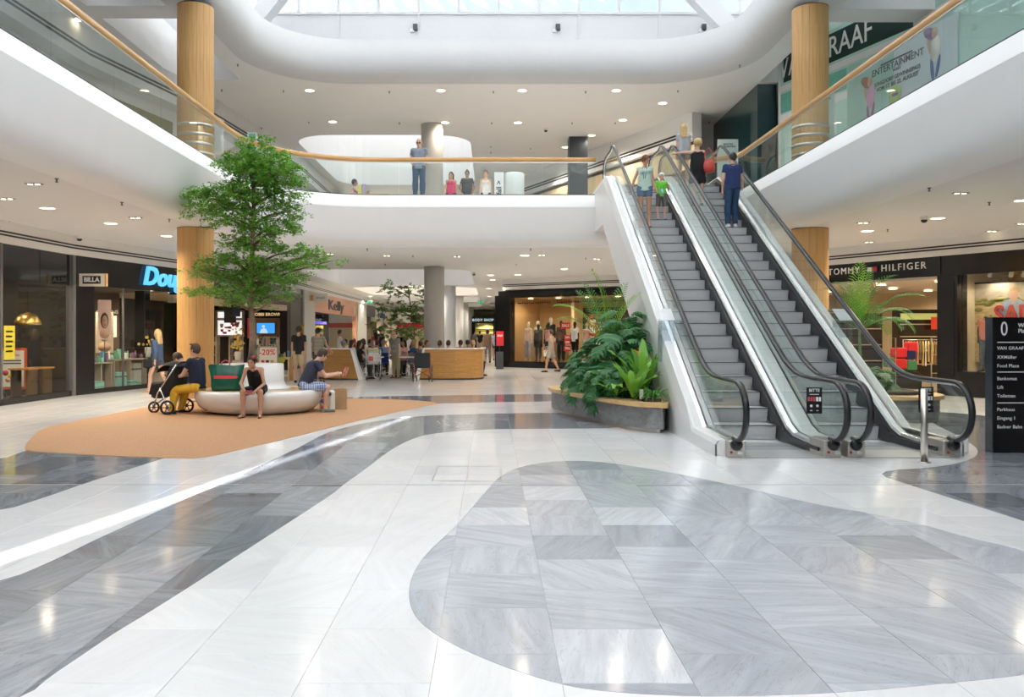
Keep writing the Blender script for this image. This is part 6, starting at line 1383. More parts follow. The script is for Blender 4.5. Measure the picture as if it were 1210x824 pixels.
for s in (-1,1): m.add([(0,0,-.10),(s*.13,.05,-.10),(s*.13,.12,.10),(0,.07,.10),(0,.003,-.10),(s*.13,.053,-.10),(s*.13,.123,.10),(0,.073,.10)], [(0,1,2,3),(7,6,5,4)])
obj('pages', m, mat('red_white_print', (.60,.22,.15), .7, noise=.6, scale=20), tt); m = MB()
for s in (-1,1): m.add([(s*.02,.065,.04),(s*.12,.10,.04),(s*.12,.118,.095),(s*.02,.08,.095)], [(0,1,2,3)])
obj('white_field', m, WP, tt)
m = MB(); q = J; B_ = q['Bm']
for s in (-1,1): c = q['hc']+B_[1]*.10+B_[0]*s*.034+B_[2]*.012; m.tube([tuple(c+B_[0]*.026*math.cos(a)+B_[2]*.018*math.sin(a)) for a in np.linspace(0,2*PI,11)[:-1]], .0035, 5, closed=True)
m.tube([tuple(q['hc']+B_[1]*.10+B_[0]*.06+B_[2]*.015), tuple(q['hc']+B_[0]*.08+B_[2]*.01)], .003, 5); obj('glasses', m, BLACK, t)
# bags
t = thing('shopping_bag', 'large dark green shopping bag with red print standing on the bench', 'bag', (-5.16,16.55,.462), .12)
m = MB(); vs = []; ns = 9
prof_ = [(.26,.12,0),(.275,.13,.1),(.29,.12,.25),(.31,.09,.38),(.335,.03,.50)]
for (w_, d_, z_) in prof_:
    for i in range(16):
        a = 2*PI*i/16; cx = max(-1,min(1,1.35*math.cos(a))); cy = max(-1,min(1,1.35*math.sin(a)))
        vs.append((cx*w_+.01*math.sin(z_*17+i), cy*d_+.012*math.sin(z_*23+i*2.1), z_+(.015*math.sin(i*1.3) if z_ > .45 else 0)))
fs = [(k*16+i,k*16+(i+1)%16,k*16+16+(i+1)%16,k*16+16+i) for k in range(len(prof_)-1) for i in range(16)]+[tuple(range(15,-1,-1))]
m.add(vs, fs, True); obj('sack', m, mat('green_plastic', (.005,.10,.06), .25, noise=.2, scale=9, bump=.5), t)
m = MB(); m.add([(-.22,-.135,.24),(.20,-.135,.24),(.24,-.130,.27),(.20,-.128,.30),(-.22,-.128,.30)], [(0,1,2,3,4)]); obj('red_print', m, mat('bag_red', (.7,.05,.05), .4), t)
m = MB(); m.tube([(-.1,0,.48),(-.09,0,.56),(-.02,0,.60),(.05,0,.56),(.06,0,.48)], .014, 6); obj('handle', m, mat('red_pink_cord', (.7,.12,.15), .5), t)
p = gpt(385,484); t = thing('shopping_bag', 'colourful patterned bag on the mat behind the reading man feet', 'bag', (-3.33,17.25,0), -.2)
m = MB(); m.rbox(-.14,.14,-.10,.10,0,.42,.03); o = obj('sack', m, OFFW, t)
rr = random.Random(11)
for k in range(16): m = MB(); x = rr.uniform(-.11,.09); z = rr.uniform(.05,.36); m.cyl((0,0,0),rr.uniform(.02,.05),.003+.0003*k,10,M=Matrix.Translation((x,-.100,z))@Matrix.Rotation(PI2,4,'X')); obj('printed_spot', m, [MATS['orange_print'],MATS['magenta'],MATS['blue_print'],YEL,MATS['bag_red']][k%5], t)
t = thing('paper_bag', 'plain brown paper bag on the mat at the right end of the bench', 'bag', (-3.12,17.6,0), .1); m = MB(); m.prism([(-.12,-.08),(.12,-.08),(.13,0),(.12,.08),(-.12,.08),(-.13,0)],0,.44); obj('sack', m, mat('kraft_paper', (.48,.32,.17), .8, noise=.08), t); m = MB(); m.tube([(-.06,-.08,.43),(-.05,-.09,.5),(.05,-.09,.5),(.06,-.08,.43)], .006, 5); obj('handle', m, MATS['kraft_paper'], t)
# stroller
t = thing('stroller', 'black three wheeled stroller beside the man in royal blue', 'stroller', (-6.38,16.75,0), math.radians(-20)); WH = DGREY
def wheel(parent, c, r, nm='wheel', rot=0, w=.022, spokes=6, rim=None):
    M_ = Matrix.Translation(c) @ Matrix.Rotation(rot,4,'Z') @ Matrix.Rotation(PI2,4,'X'); m = MB(); m.tube([(r*math.cos(a),r*math.sin(a),0) for a in np.linspace(0,2*PI,25)[:-1]], w, 8, closed=True, M=M_); o = obj(nm, m, BLACK, parent)
    m = MB(); m.cyl((0,0,-.02), .03, .04, 10, M=M_)
    for i in range(spokes): a = 2*PI*i/spokes; m.tube([(0,0,0),(r*math.cos(a),r*math.sin(a),0)], .008, 5, M=M_)
    obj('spokes', m, rim or DGREY, o)
wheel(t,(.22,-.28,.14),.125,rot=.3); wheel(t,(.22,.28,.14),.125,rot=.3); wheel(t,(-.35,0,.11),.10,rot=.3)
m = MB()
for y in (-.26,.26): m.tube([(-.35,0,.14),(-.05,y*.9,.42),(.42,y,.98)], .014, 6); m.tube([(.22,y,.14),(.02,y,.52)], .014, 6)
obj('frame', m, ALU, t); m = MB(); m.tube([(.42,-.26,.98),(.47,-.2,1.02),(.47,.2,1.02),(.42,.26,.98)], .02, 8); obj('push_handle', m, BLACK, t)
m = MB(); m.prism([(-.30,.38),(.12,.34),(.30,.55),(.33,.90),(.20,.92),(.08,.62),(-.25,.55)],-.20,.20,axis='y'); obj('seat', m, cl('stroller_black', (.012,.012,.014)), t)
vs = []; 
for i in range(9):
    a = .3+i*.26
    for y in (-.22,-.12,0,.12,.22): vs.append((.16-.30*math.cos(a)*.9, y, .74+.30*math.sin(a)*(1-.5*(y/.3)**2)))
m = MB(); m.add(vs, [(i*5+j,i*5+j+1,i*5+6+j,i*5+5+j) for i in range(8) for j in range(4)], True); obj('hood', m, MATS['cloth_stroller_black'], t)
m = MB(); m.rbox(-.30,-.08,-.16,.16,.30,.62,.03); obj('front_bag', m, mat('patterned_black', (.03,.02,.022), .7, noise=.5, scale=25), t)
# walkers and standing people on the ground floor
denim = cl('denim', (.05,.09,.17))
t, J = figure('blond woman in denim jacket and patterned shorts walking past the perfumery window', gpt(186,464), math.radians(75), 1.70, 0, 'blond', 'f', (denim,'long'), (mat('patterned_shorts', (.06,.065,.08), .8, noise=.6, scale=50),'hot'), (cl('tan_sandal', (.35,.2,.1)),'sandal'),
    dict(**walk, fc=(-.0,1,0)), vox=.0165, hairstyle='long')
t2 = thing('handbag', 'black handbag at the side of the blond walking woman', 'bag', t.location+Vector((-.18,-.16,.66)), .4); m = MB(); m.rbox(-.12,.12,-.05,.05,0,.24,.03); obj('bag_body', m, black, t2); m = MB(); m.tube([(-.09,0,.22),(-.03,0,.55),(.07,.02,.75),(.09,0,.22)], .008, 5); obj('strap', m, black, t2)
figure('man in black t-shirt and khaki shorts seen from behind near the perfumery entrance', gpt(353,452.5), math.radians(5), 1.78, 1, 'dark', 'm', (black,'tee'), (cl('khaki', (.42,.33,.2)),'shorts'), (black,'shoe'), dict(fc=(.6,1,0)), vox=.02)
figure('man in striped brown t-shirt seen from behind, right of the man in black', gpt(376,452), math.radians(-8), 1.74, 1, 'dark', 'm', (stripe_mat('striped_shirt', (.12,.11,.09), (.42,.38,.30), 2, 9),'tee'), (cl('dark_trouser', (.04,.04,.045)),'trousers'), (black,'shoe'), dict(fc=(.5,1,0), ua=[(.12,0,-1),(.4,.3,-1)], fa=[(.05,.1,-1),(.3,.7,-.6)]), vox=.02)
figure('woman in grey sleeveless dress walking before the SALE window with a white bag', gpt(651,440), math.radians(80), 1.72, 1, 'brown', 'f', (cl('grey_dress', (.36,.34,.31)),'dress'), None, (cl('black_heel', (.02,.02,.02)),'shoe'), dict(**walk), vox=.02)
p = gpt(650,437); t = thing('handbag', 'white handbag hanging from the arm of the woman before the SALE window', 'bag', (p[0]-.12,p[1]-.30,.58)); m = MB(); m.rbox(-.17,.17,-.06,.06,0,.26,.02); obj('bag_body', m, OFFW, t); m = MB(); m.tube([(-.1,0,.25),(-.08,0,.42),(.08,0,.42),(.1,0,.25)], .01, 5); obj('handle', m, OFFW, t)
# far corridor walkers
for px,py,h_,c1,c2,k2,hr,sx,lb,rz_ in ((567,419,1.72,black,cl('beige_trouser', (.45,.38,.28)),'trousers','dark','m','distant person in black top walking down the corridor, left of three',0),(576,429,1.74,cl('salmon_top', (.50,.30,.22)),mat('floral_trousers', (.45,.34,.30), .8, noise=.5, scale=20),'trousers','brown','f','distant person in loose patterned trousers in the corridor, middle of three',.1),(585,426,1.70,mat('floral_blue', (.25,.28,.45), .8, noise=.6, scale=22),cl('dark_short', (.05,.05,.06)),'hot','brown','f','distant person in blue patterned top beside the red SALE stand',-.1)):
    p = gpt(px,py); figure(lb, p, rz_, h_, 1, hr, sx, (c1,'tee'), (c2,k2), (black,'shoe'), dict(walk), vox=.024)
figure('distant person in dark clothes coming along the corridor by the fifth column', gpt(561,413), PI, 1.7, 1, 'dark', 'm', (cl('grey_tee', (.2,.2,.22)),'tee'), (cl('dark_trouser2', (.05,.05,.07)),'trousers'), (black,'shoe'), dict(walk), vox=.03)
# ---- upper gallery
def up_pt(px, Y): return (px_at(px,Y), Y, F2)
figure('grey haired man in sunglasses, grey polo and jeans standing at the far gallery rail', up_pt(495,24.6), math.radians(175), 1.83, 0, 'grey', 'm', (cl('grey_polo', (.20,.24,.30)),'polo'), (cl('jeans', (.05,.09,.17)),'trousers'), (black,'shoe'), dict(ua=[(.25,-.05,-1),(.25,-.05,-1)], fa=[(-.5,-.3,-1),(-.5,-.3,-1)]), vox=.0155, hairstyle='bald')
t = COL.objects[-1]
t3 = thing('sunglasses', 'dark sunglasses on the face of the grey haired man at the rail', 'glasses', (px_at(495,24.6), 24.6-.105, F2+1.685)); m = MB()
for s in (-1,1): m.cyl((0,0,0),.026,.006,12,M=Matrix.Translation((s*.032,0,0))@Matrix.Rotation(PI2,4,'X')); 
m.box(-.07,.07,-.003,.0,.012,.018); obj('lenses', m, BLACK, t3)
pk = cl('raspberry', (.60,.05,.15))
figure('woman in raspberry tank top walking behind the far glass, arm in arm', up_pt(533,28.6), math.radians(170), 1.64, 1, 'dark', 'f', (pk,'tank'), (cl('denim_short', (.03,.04,.07)),'hot'), (black,'shoe'), dict(walk), vox=.019, hairstyle='long')
figure('woman in charcoal t-shirt and white trousers behind the far glass, middle of three', up_pt(552,28.8), math.radians(180), 1.70, 2, 'dark', 'f', (cl('charcoal', (.055,.06,.065)),'tee'), (cl('white_trouser', (.7,.7,.7)),'trousers'), (black,'shoe'), dict(ua=[(.35,.1,-1),(.4,.05,-1)], fa=[(-.3,.5,-.9),(-.3,.3,-1)]), vox=.019, hairstyle='bun', thick=1.12)
figure('woman in white tank top and denim shorts behind the far glass, right of three', up_pt(574,29.0), math.radians(178), 1.76, 0, 'red', 'f', (cl('white_top', (.72,.72,.74)),'tank'), (denim,'hot'), (black,'shoe'), dict(walk), vox=.019, hairstyle='pony')
figure('person in pink top seated behind the low oak counter on the upper level', (px_at(414,27.9),27.9,F2-.0), math.radians(-80), 1.68, 2, 'dark', 'f', (cl('pale_pink', (.65,.42,.42)),'tee'), (black,'trousers'), None, dict(sp=(0,.3,1), th=[(.1,1,0),(.1,1,0)], ua=[(.1,.8,-1),(.1,.8,-1)], fa=[(0,1,.4),(0,1,.4)], pz=.5), vox=.02)
t = thing('packet', 'yellow and lilac packets standing on the low upper counter', 'box', (px_at(428,26.9),26.9,F2+.57)); m = MB(); m.rbox(-.14,-.02,-.05,.05,0,.30,.01); obj('yellow_packet', m, mat('yellow_green_packet', (.6,.65,.15), .5), t); m = MB(); m.rbox(.0,.12,-.05,.05,0,.34,.01); obj('lilac_packet', m, mat('lilac_packet', (.45,.35,.60), .5), t)
# ---- on the escalators (each stands on a tread)
def step_pos(xc, i, dx=0): return (xc+dx, SY0+i*TREAD+.17, i*RISE)
mintc = cl('mint', (.48,.64,.56))
t, J = figure('woman in mint blouse and denim shorts holding the left escalator rail', step_pos(3.50,18), math.radians(172), 1.64, 1, 'red', 'f', (mintc,'sleeveless'), (cl('jeans_short', (.12,.19,.30)),'hot'), (cl('black_sandal', (.03,.02,.02)),'sandal'),
    dict(hd=(-.1,.25,1), fc=(-.75,.5,-.45), ua=[(.15,.1,-1),(.42,.15,-1)], fa=[(.3,.35,-1),(.25,.5,-1)]), vox=.014, fingers=True)
m = MB(); m.tube([(-.05,.11,1.38),(0,.15,1.1),(.03,.14,1.1),(.06,.10,1.38)], .006, 5); obj('necklace', m, BLACK, t)
t, J = figure('small boy in green t-shirt and white bandana standing on the left escalator', step_pos(3.95,19), math.radians(180), 1.08, 0, 'blond', 'm', (cl('bright_green', (.16,.60,.06)),'tee'), (cl('grey_shorts', (.14,.13,.12)),'shorts'), (cl('blue_shoe', (.05,.22,.6)),'shoe'),
    dict(hd=(-.1,.05,1), fc=(-.55,1,0), ua=[(.35,.2,-1),(.45,.1,-1)], fa=[(-.2,1,.5),(.5,.1,.1)], th=[(.12,0,-1),(.10,0,-1)], thick=1), vox=.0125, fingers=False, thick=1.05)
H = Sdf(); H.ell(J['hc']+np.array([0,0,.052]), (.066,.075,.040), None, .01); link('bandana', H.mesh(.01,'bandana'), WP, t)
m = MB(); m.cyl((0,0,0),.045,.004,14,M=Matrix.Translation((0,.083,.66))@Matrix.Rotation(-PI2,4,'X')@Matrix.Diagonal((.8,1.4,1,1))); obj('shirt_print', m, mat('light_blue_print', (.35,.65,.75), .6), t)
t, J = figure('blond woman in grey top and khaki shorts near the top of the right escalator', step_pos(4.90,24), math.radians(5), 1.60, 0, 'blond', 'f', (cl('light_grey_top', (.42,.44,.47)),'tee'), (cl('khaki_short', (.30,.26,.20)),'hot'), (cl('tan_sandal2', (.3,.2,.1)),'sandal'), dict(fc=(.1,1,0)), vox=.016, hairstyle='long')
t, J = figure('blond woman in sleeveless black dress with a red bag on the right escalator', step_pos(4.98,21), math.radians(-5), 1.60, 0, 'blond', 'f', (cl('black_dress', (.008,.008,.010)),'dress'), None, (black,'shoe'), dict(fc=(-.3,1,.05), ua=[(.7,.5,.1),(.15,.05,-1)], fa=[(.5,.7,.1),(.1,.3,-1)]), vox=.0155, thick=1.12, hairstyle='curly')
ax_ = t.location; t3 = thing('shoulder_bag', 'soft red leather shoulder bag behind the woman in the black dress', 'bag', ax_+Vector((.24,-.10,.78)), -.3); m = MB(); m.lathe([(.05,0),(.13,.03),(.155,.12),(.13,.25),(.09,.32),(.05,.30)],18,sy=.55); o = obj('bag_body', m, mat('red_leather', (.55,.06,.04), .4, noise=.1), t3); m = MB(); m.tube([(-.12,0,.3),(-.08,0,.52),(0,.02,.62),(.08,0,.52),(.12,0,.3)], .012, 6); obj('strap', m, MATS['red_leather'], t3)
t, J = figure('man in navy polo and blue jeans seen from behind on the right escalator', step_pos(5.49,18), math.radians(8), 1.70, 0, 'dark', 'm', (cl('polo_navy', (.018,.035,.13)),'polo'), (cl('blue_jeans', (.02,.055,.13)),'trousers'), (cl('white_trainer', (.7,.7,.72)),'shoe'),
    dict(fc=(-.45,1,0), ua=[(.22,.0,-1),(.42,.25,-1)], fa=[(-.05,.25,-1),(.35,.75,-.5)], th=[(.05,0,-1),(.03,.25,-1)], sh=[(0,0,-1),(0,-.1,-1)]), vox=.014, fingers=True, thick=1.05)
# ---- shop window mannequins
MW_ = mat('mannequin_white', (.72,.66,.58), .35); MD = mat('mannequin_black', (.02,.02,.022), .3)
def mannequin(px, v, skin, top, bot, label, h=1.80, pose=None, hair=None):
    u = FH.u(px); p = FH.P(u, v, .28); t, J = figure(label, p, FH.ang+PI+.1*((px*7)%5-2), h, skin, None, 'f', top, bot, None, pose or {}, vox=.024, name='mannequin', mann=True, face=False); return t
lg = cl('light_grey_cloth', (.5,.48,.45)); wt = MATS['cloth_white_top']
mannequin(616,.6,MW_,(cl('peach_top', (.7,.45,.35)),'tank'),(mat('print_leggings', (.45,.42,.45), .8, noise=.5, scale=20),'trousers'),'pale mannequin in patterned trousers, leftmost in the SALE window',pose=dict(th=[(.1,.1,-1),(.25,-.2,-1)]))
mannequin(623,.9,MW_,(lg,'tee'),(lg,'trousers'),'pale mannequin in grey beside the leftmost in the SALE window',1.85)
mannequin(629,.5,MD,(cl('dark_jacket', (.05,.045,.045)),'long'),(black,'skirt'),'black mannequin in a dark jacket, third in the SALE window',1.7)
mannequin(634,1.2,MW_,(black,'long'),(cl('camel', (.5,.36,.18)),'skirt'),'pale mannequin in black behind the third in the SALE window',2.0)
mannequin(641,.5,MD,(cl('rosy_top', (.45,.25,.22)),'tank'),(black,'trousers'),'black mannequin in rosy top and black leggings in the SALE window',1.78)
mannequin(652,.8,MD,(cl('brown_jacket', (.10,.05,.035)),'long'),(black,'trousers'),'black mannequin in brown jacket behind the walking woman',1.85)
mannequin(671,.6,MD,(wt,'tee'),(black,'shorts'),'black mannequin in white top right of the discount signs',1.80,dict(th=[(.05,.1,-1),(.05,-.2,-1)]))
mannequin(684,.7,MW_,(cl('coral_top', (.6,.32,.25)),'tank'),(lg,'skirt'),'pale mannequin in coral top beside the round sign',1.75)
for a,b,hh,lb in ((2.0,2.5,.85,'camel box plinth left in the SALE window'),(2.8,3.2,.9,'narrow camel plinth in the SALE window'),(4.6,5.1,.9,'camel box plinth behind the white topped mannequin')):
    m = MB(); m.box(a,b,1.0,1.4,.28,.28+hh,M=FH.M); tag(obj('plinth', m, CAMEL), lb, 'plinth')
t, J = figure('headless mannequin in coral shirt and worn jeans in the black-framed window', FT.P(FT.u(1153),.42,.62), FT.ang+PI, 1.55, mat('mannequin_anthracite', (.03,.03,.035), .4), None, 'm', (cl('coral_shirt', (.65,.24,.17)),'polo'), (mat('faded_denim', (.12,.14,.16), .8, noise=.4, scale=14),'trousers'), None, dict(ua=[(.2,-.1,-1),(.2,-.1,-1)], fa=[(-.15,.3,-1),(-.15,.3,-1)]), vox=.016, name='mannequin', mann=True, face=False)
b0 = t.children[0].data; zt_ = J['nb'][2]+.06
bmm = bmesh.new(); bmm.from_mesh(b0); bmesh.ops.bisect_plane(bmm, geom=bmm.verts[:]+bmm.edges[:]+bmm.faces[:], plane_co=(0,0,zt_), plane_no=(0,0,1), clear_outer=True); bmm.to_mesh(b0); bmm.free()
# ---- food court
SEAT = dict(sp=(0,.12,1), th=[(.1,1,-.05),(.1,1,-.05)], sh=[(0,.05,-1),(0,-.1,-1)], ua=[(.15,.5,-1),(.15,.5,-1)], fa=[(-.2,1,.1),(-.2,1,.1)], pz=.53)
t, J = figure('old bald man in checked shirt and khaki trousers standing behind the wheelchair', gpt(468,447), math.radians(150), 1.66, 0, 'grey', 'm', (stripe_mat('checked_shirt', (.17,.17,.15), (.36,.35,.31), 0, 16, True),'polo'), (cl('khaki_old', (.33,.28,.17)),'trousers'), (cl('tan_shoe', (.25,.18,.1)),'shoe'), dict(sp=(0,.08,1), sp2=(0,.25,1), hd=(0,.4,1), fc=(-.3,1,-.4), ua=[(.12,-.05,-1),(.15,.1,-1)]), vox=.018, hairstyle='bald', thick=1.1)
chair_protos = []
BLC = mat('blue_plastic', (.01,.04,.22), .35)
def chair(mm, label, loc, rz, proto=[None], group='cafe chairs in the food court'):
    key = mm.name
    for kx, r in chair_protos:
        if kx == key: return dup(r, loc, rz, label, group)
    t = thing('cafe_chair', label, 'chair', loc, rz, group); m = MB(); m.rbox(-.21,.21,-.20,.20,.44,.465,.01); obj('seat', m, mm, t)
    m = MB(); m.add([(-.20,-.20,.47),(.20,-.20,.47),(.19,-.28,.85),(-.19,-.28,.85),(-.20,-.215,.47),(.20,-.215,.47),(.19,-.295,.85),(-.19,-.295,.85)], [(0,1,2,3),(7,6,5,4),(3,2,6,7),(0,3,7,4),(1,5,6,2)]); obj('backrest', m, mm, t)
    for sx in (-1,1):
        for sy in (-1,1): m = MB(); m.tube([(sx*.18,sy*.17,.44),(sx*.21,sy*.22,0)], .011, 6); obj('leg', m, ALU, t)
    chair_protos.append((key,t)); return t
def cafe_table(x, y, label):
    t = thing('cafe_table', label, 'table', (x,y,0), group='cafe tables in the food court'); m = MB(); m.rbox(-.35,.35,-.35,.35,.71,.74,.01); obj('tabletop', m, mat('white_laminate', (.75,.76,.77), .3), t); m = MB(); m.cyl((0,0,0),.03,.71,12); obj('column', m, ALU, t); m = MB(); m.lathe([(.24,0),(.23,.015),(.04,.03),(.03,.04)],24); obj('base', m, ALU, t)
for x,y,lb in ((-4.15,29.9,'cafe table behind the shopping trolley'),(-2.95,29.9,'cafe table before the man in the wheelchair'),(-5.4,31.2,'cafe table behind the left wooden barrier'),(-3.7,32.4,'cafe table in the second row behind the checked shirt'),(-.85,30.3,'cafe table behind the right wooden barrier'),(-6.4,33.5,'cafe table at the left back near the salmon front'),(-4.6,34.6,'cafe table far back in the food court')): cafe_table(x,y,lb)
def seated(px, py_head, Y, rz, col, hr, label, hs='short', sex='m', ck='tee', skin=1, chr_=True, vox=.026, h=1.72):
    x = px_at(px,Y); figure(label, (x,Y,0), rz, h, skin, hr, sex, (col,ck), (MATS['cloth_dark_trouser'],'trousers'), (black,'shoe'), SEAT, vox=vox, hairstyle=hs)
    if chr_:
        d = Vector((-math.sin(rz), math.cos(rz),0)); c = Vector((x,Y,0))-d*.05; chair(BLC if rr.random() < .5 else mat('grey_plastic', (.25,.26,.27), .4), 'cafe chair under the '+label.split(' ')[0]+' '+' '.join(label.split(' ')[1:8]), c, rz)
rr = random.Random(2)
seated(423,413,29.0,-1.2,black,'dark','woman in black at the left barrier end facing the tables','long','f')
seated(440,415,30.6,-.3,wt,'grey','person in white t-shirt seated behind the shopping trolley','short','f')
seated(445,409,31.0,.2,cl('azure', (.03,.16,.42)),'brown','person in azure top seated behind the person in white')
seated(453,409,31.6,.1,cl('sky_shirt', (.28,.35,.60)),'grey','man in pale blue shirt seated left of the old man')
seated(497,414,29.3,.05,cl('grey_stripe', (.08,.085,.09)),'dark','person with dark hair seated in the wheelchair', chr_=False)
seated(490,410,31.5,1.9,MATS['cloth_azure'],'blond','person in blue seated right behind the wheelchair','long','f')
seated(478,412,31.0,2.6,cl('pale_rose', (.6,.35,.35)),'brown','woman in pale rose seated behind the old man','long','f')
seated(503,412,30.2,-2.2,wt,'brown','person in white seated left of the thick grey column')
seated(519.5,411,29.7,0,black,'dark','dark haired person whose head shows over the right barrier, leftmost')
seated(532-13,411,31.5,0,lg,'brown','grey shirted person behind the right barrier beside the column', chr_=False) if False else None
seated(530,411,30.0,.2,lg,'brown','brown haired person over the right barrier, second from the left', skin=0)
seated(545,411,31.4,.6,cl('brick', (.35,.12,.08)),'brown','person in brick red behind the right barrier, middle')
seated(552,410,32.0,-.5,MATS['cloth_grey_tee'],'dark','person in grey behind the right barrier, second from the right')
seated(557,410,31.2,-1.2,cl('olive_tee', (.20,.20,.10)),'blond','person in olive behind the right barrier, rightmost')
seated(405,412,30.2,-.6,lg,'grey','grey haired person over the left wooden barrier')
seated(414,409,31.8,-.9,wt,'brown','woman in white behind the left barrier facing right','long','f')
seated(428,408,33.5,.4,cl('cream_top', (.55,.48,.38)),'brown','woman in cream behind the left barrier, second row','long','f')
seated(436,407,34.5,-1.5,MATS['cloth_charcoal'],'dark','person in charcoal in the second row of tables')
seated(409,404,36.0,.8,cl('white_shirt2', (.62,.62,.62)),'dark','person in white shirt near the salmon-fronted cafe')
seated(418,404,37.0,-.4,MATS['cloth_brick'],'red','auburn haired person near the salmon-fronted cafe','long','f')
seated(430,403,38.0,2.9,MATS['cloth_white_shirt2'],'dark','dark haired person in white far back in the food court','long','f')
seated(466,405,37.0,-2.0,MATS['cloth_azure'],'brown','person in azure far back left of the second tree')
seated(499,403,40.0,-2.8,black,'dark','person in black far back right of the second tree','long','f')
seated(507,403,40.5,2.5,black,'dark','second person in black beside the thick grey column far back','long','f')
def stander(px, yf, rz, col, hr, label, hs='short', sex='m', c2=None, h=1.72, skin=1): figure(label, gpt(px,yf), rz, h, skin, hr, sex, (col,'tee'), (c2 or MATS['cloth_dark_trouser'],'trousers'), (black,'shoe'), dict(walk), vox=.026, hairstyle=hs)
stander(443,440,.9,MATS['bag_red'],'dark','standing person in red top behind the tables of the food court', 'long','f')
stander(450,438,-1.0,MATS['cloth_charcoal'],'dark','tall man in charcoal standing behind the person in red',h=1.86)
stander(474,440,2.6,black,'dark','curly haired person in dark clothes behind the old man','curly')
stander(481,439,-2.6,wt,'grey','man in white shirt standing by the second tree')
stander(402,440,-1.4,MATS['cloth_white_shirt2'],'brown','person in white with a rucksack strap left of the tables')
# wheelchair and trolley
p = gpt(499,452); t = thing('wheelchair', 'wheelchair with dark backrest and a red frame at the gap of the barriers', 'wheelchair', (p[0],p[1]+.1,0), .05)
wheel(t,(-.30,0,.30),.28,'large_wheel',PI2,.016,12,ALU); wheel(t,(.30,0,.30),.28,'large_wheel',PI2,.016,12,ALU); wheel(t,(-.2,.45,.09),.08,'castor',PI2,.014,3); wheel(t,(.2,.45,.09),.08,'castor',PI2,.014,3)
m = MB(); m.rbox(-.23,.23,-.22,-.19,.50,.95,.01); obj('backrest', m, cl('wheelchair_cloth', (.02,.03,.035)), t); m = MB(); m.rbox(-.23,.23,-.2,.22,.46,.50,.01); obj('seat', m, MATS['cloth_wheelchair_cloth'], t)
m = MB()
for s in (-1,1): m.tube([(s*.24,-.30,.93),(s*.24,-.20,.93),(s*.24,-.20,.3),(s*.24,.40,.3),(s*.24,.45,.10)], .013, 6); m.tube([(s*.24,-.2,.68),(s*.24,.25,.68),(s*.24,.25,.3)], .011, 6)
m.tube([(-.24,-.1,.18),(.24,.2,.42)], .012, 6); m.tube([(.24,-.1,.18),(-.24,.2,.42)], .012, 6); obj('frame', m, mat('dark_red_frame', (.25,.02,.03), .4), t)
p = gpt(441,450); t = thing('shopping_trolley', 'wire shopping trolley loaded with bags before the seated woman in black', 'trolley', (p[0],p[1]+.1,0), .1)
m = MB()
for k in range(9): x = -.22+k*.055; m.tube([(x,-.3,.55),(x,-.3,.95)], .004, 4)
for z in (.55,.65,.75,.85,.95):
    m.tube([(-.24,-.3,z),(.24,-.3,z),(.24,.35,z),(-.24,.35,z)], .005 if z < .9 else .009, 4, closed=True)
for k in range(11): y = -.3+k*.065; m.tube([(-.24,y,.95),(-.24,y,.55),(.24,y,.55),(.24,y,.95)], .004, 4)
obj('wire_basket', m, ALU, t); m = MB(); 
for s in (-1,1): m.tube([(s*.24,-.34,1.02),(s*.24,-.25,.55),(s*.22,.3,.16)], .012, 6); m.tube([(s*.24,-.25,.55),(s*.24,-.28,.12)], .012, 6)
obj('frame', m, ALU, t); m = MB(); m.tube([(-.26,-.34,1.02),(.26,-.34,1.02)], .016, 8); obj('handle', m, mat('yellow_handle', (.55,.5,.1), .4), t)
for sx in (-.22,.22):
    for sy in (-.28,.3): wheel(t,(sx,sy,.07),.055,'castor',PI2,.014,3)
t2 = thing('carrier_bag', 'white plastic carrier bags inside the shopping trolley', 'bag', (p[0],p[1]+.1,.56)); m = MB(); m.rbox(-.19,.19,-.25,.25,0,.36,.06); obj('sack', m, mat('white_plastic_film', (.6,.6,.62), .3, noise=.15), t2, bevel=.03); m = MB(); m.rbox(-.12,.02,-.262,-.25,.1,.25,.01); obj('red_print', m, MATS['bag_red'], t2)
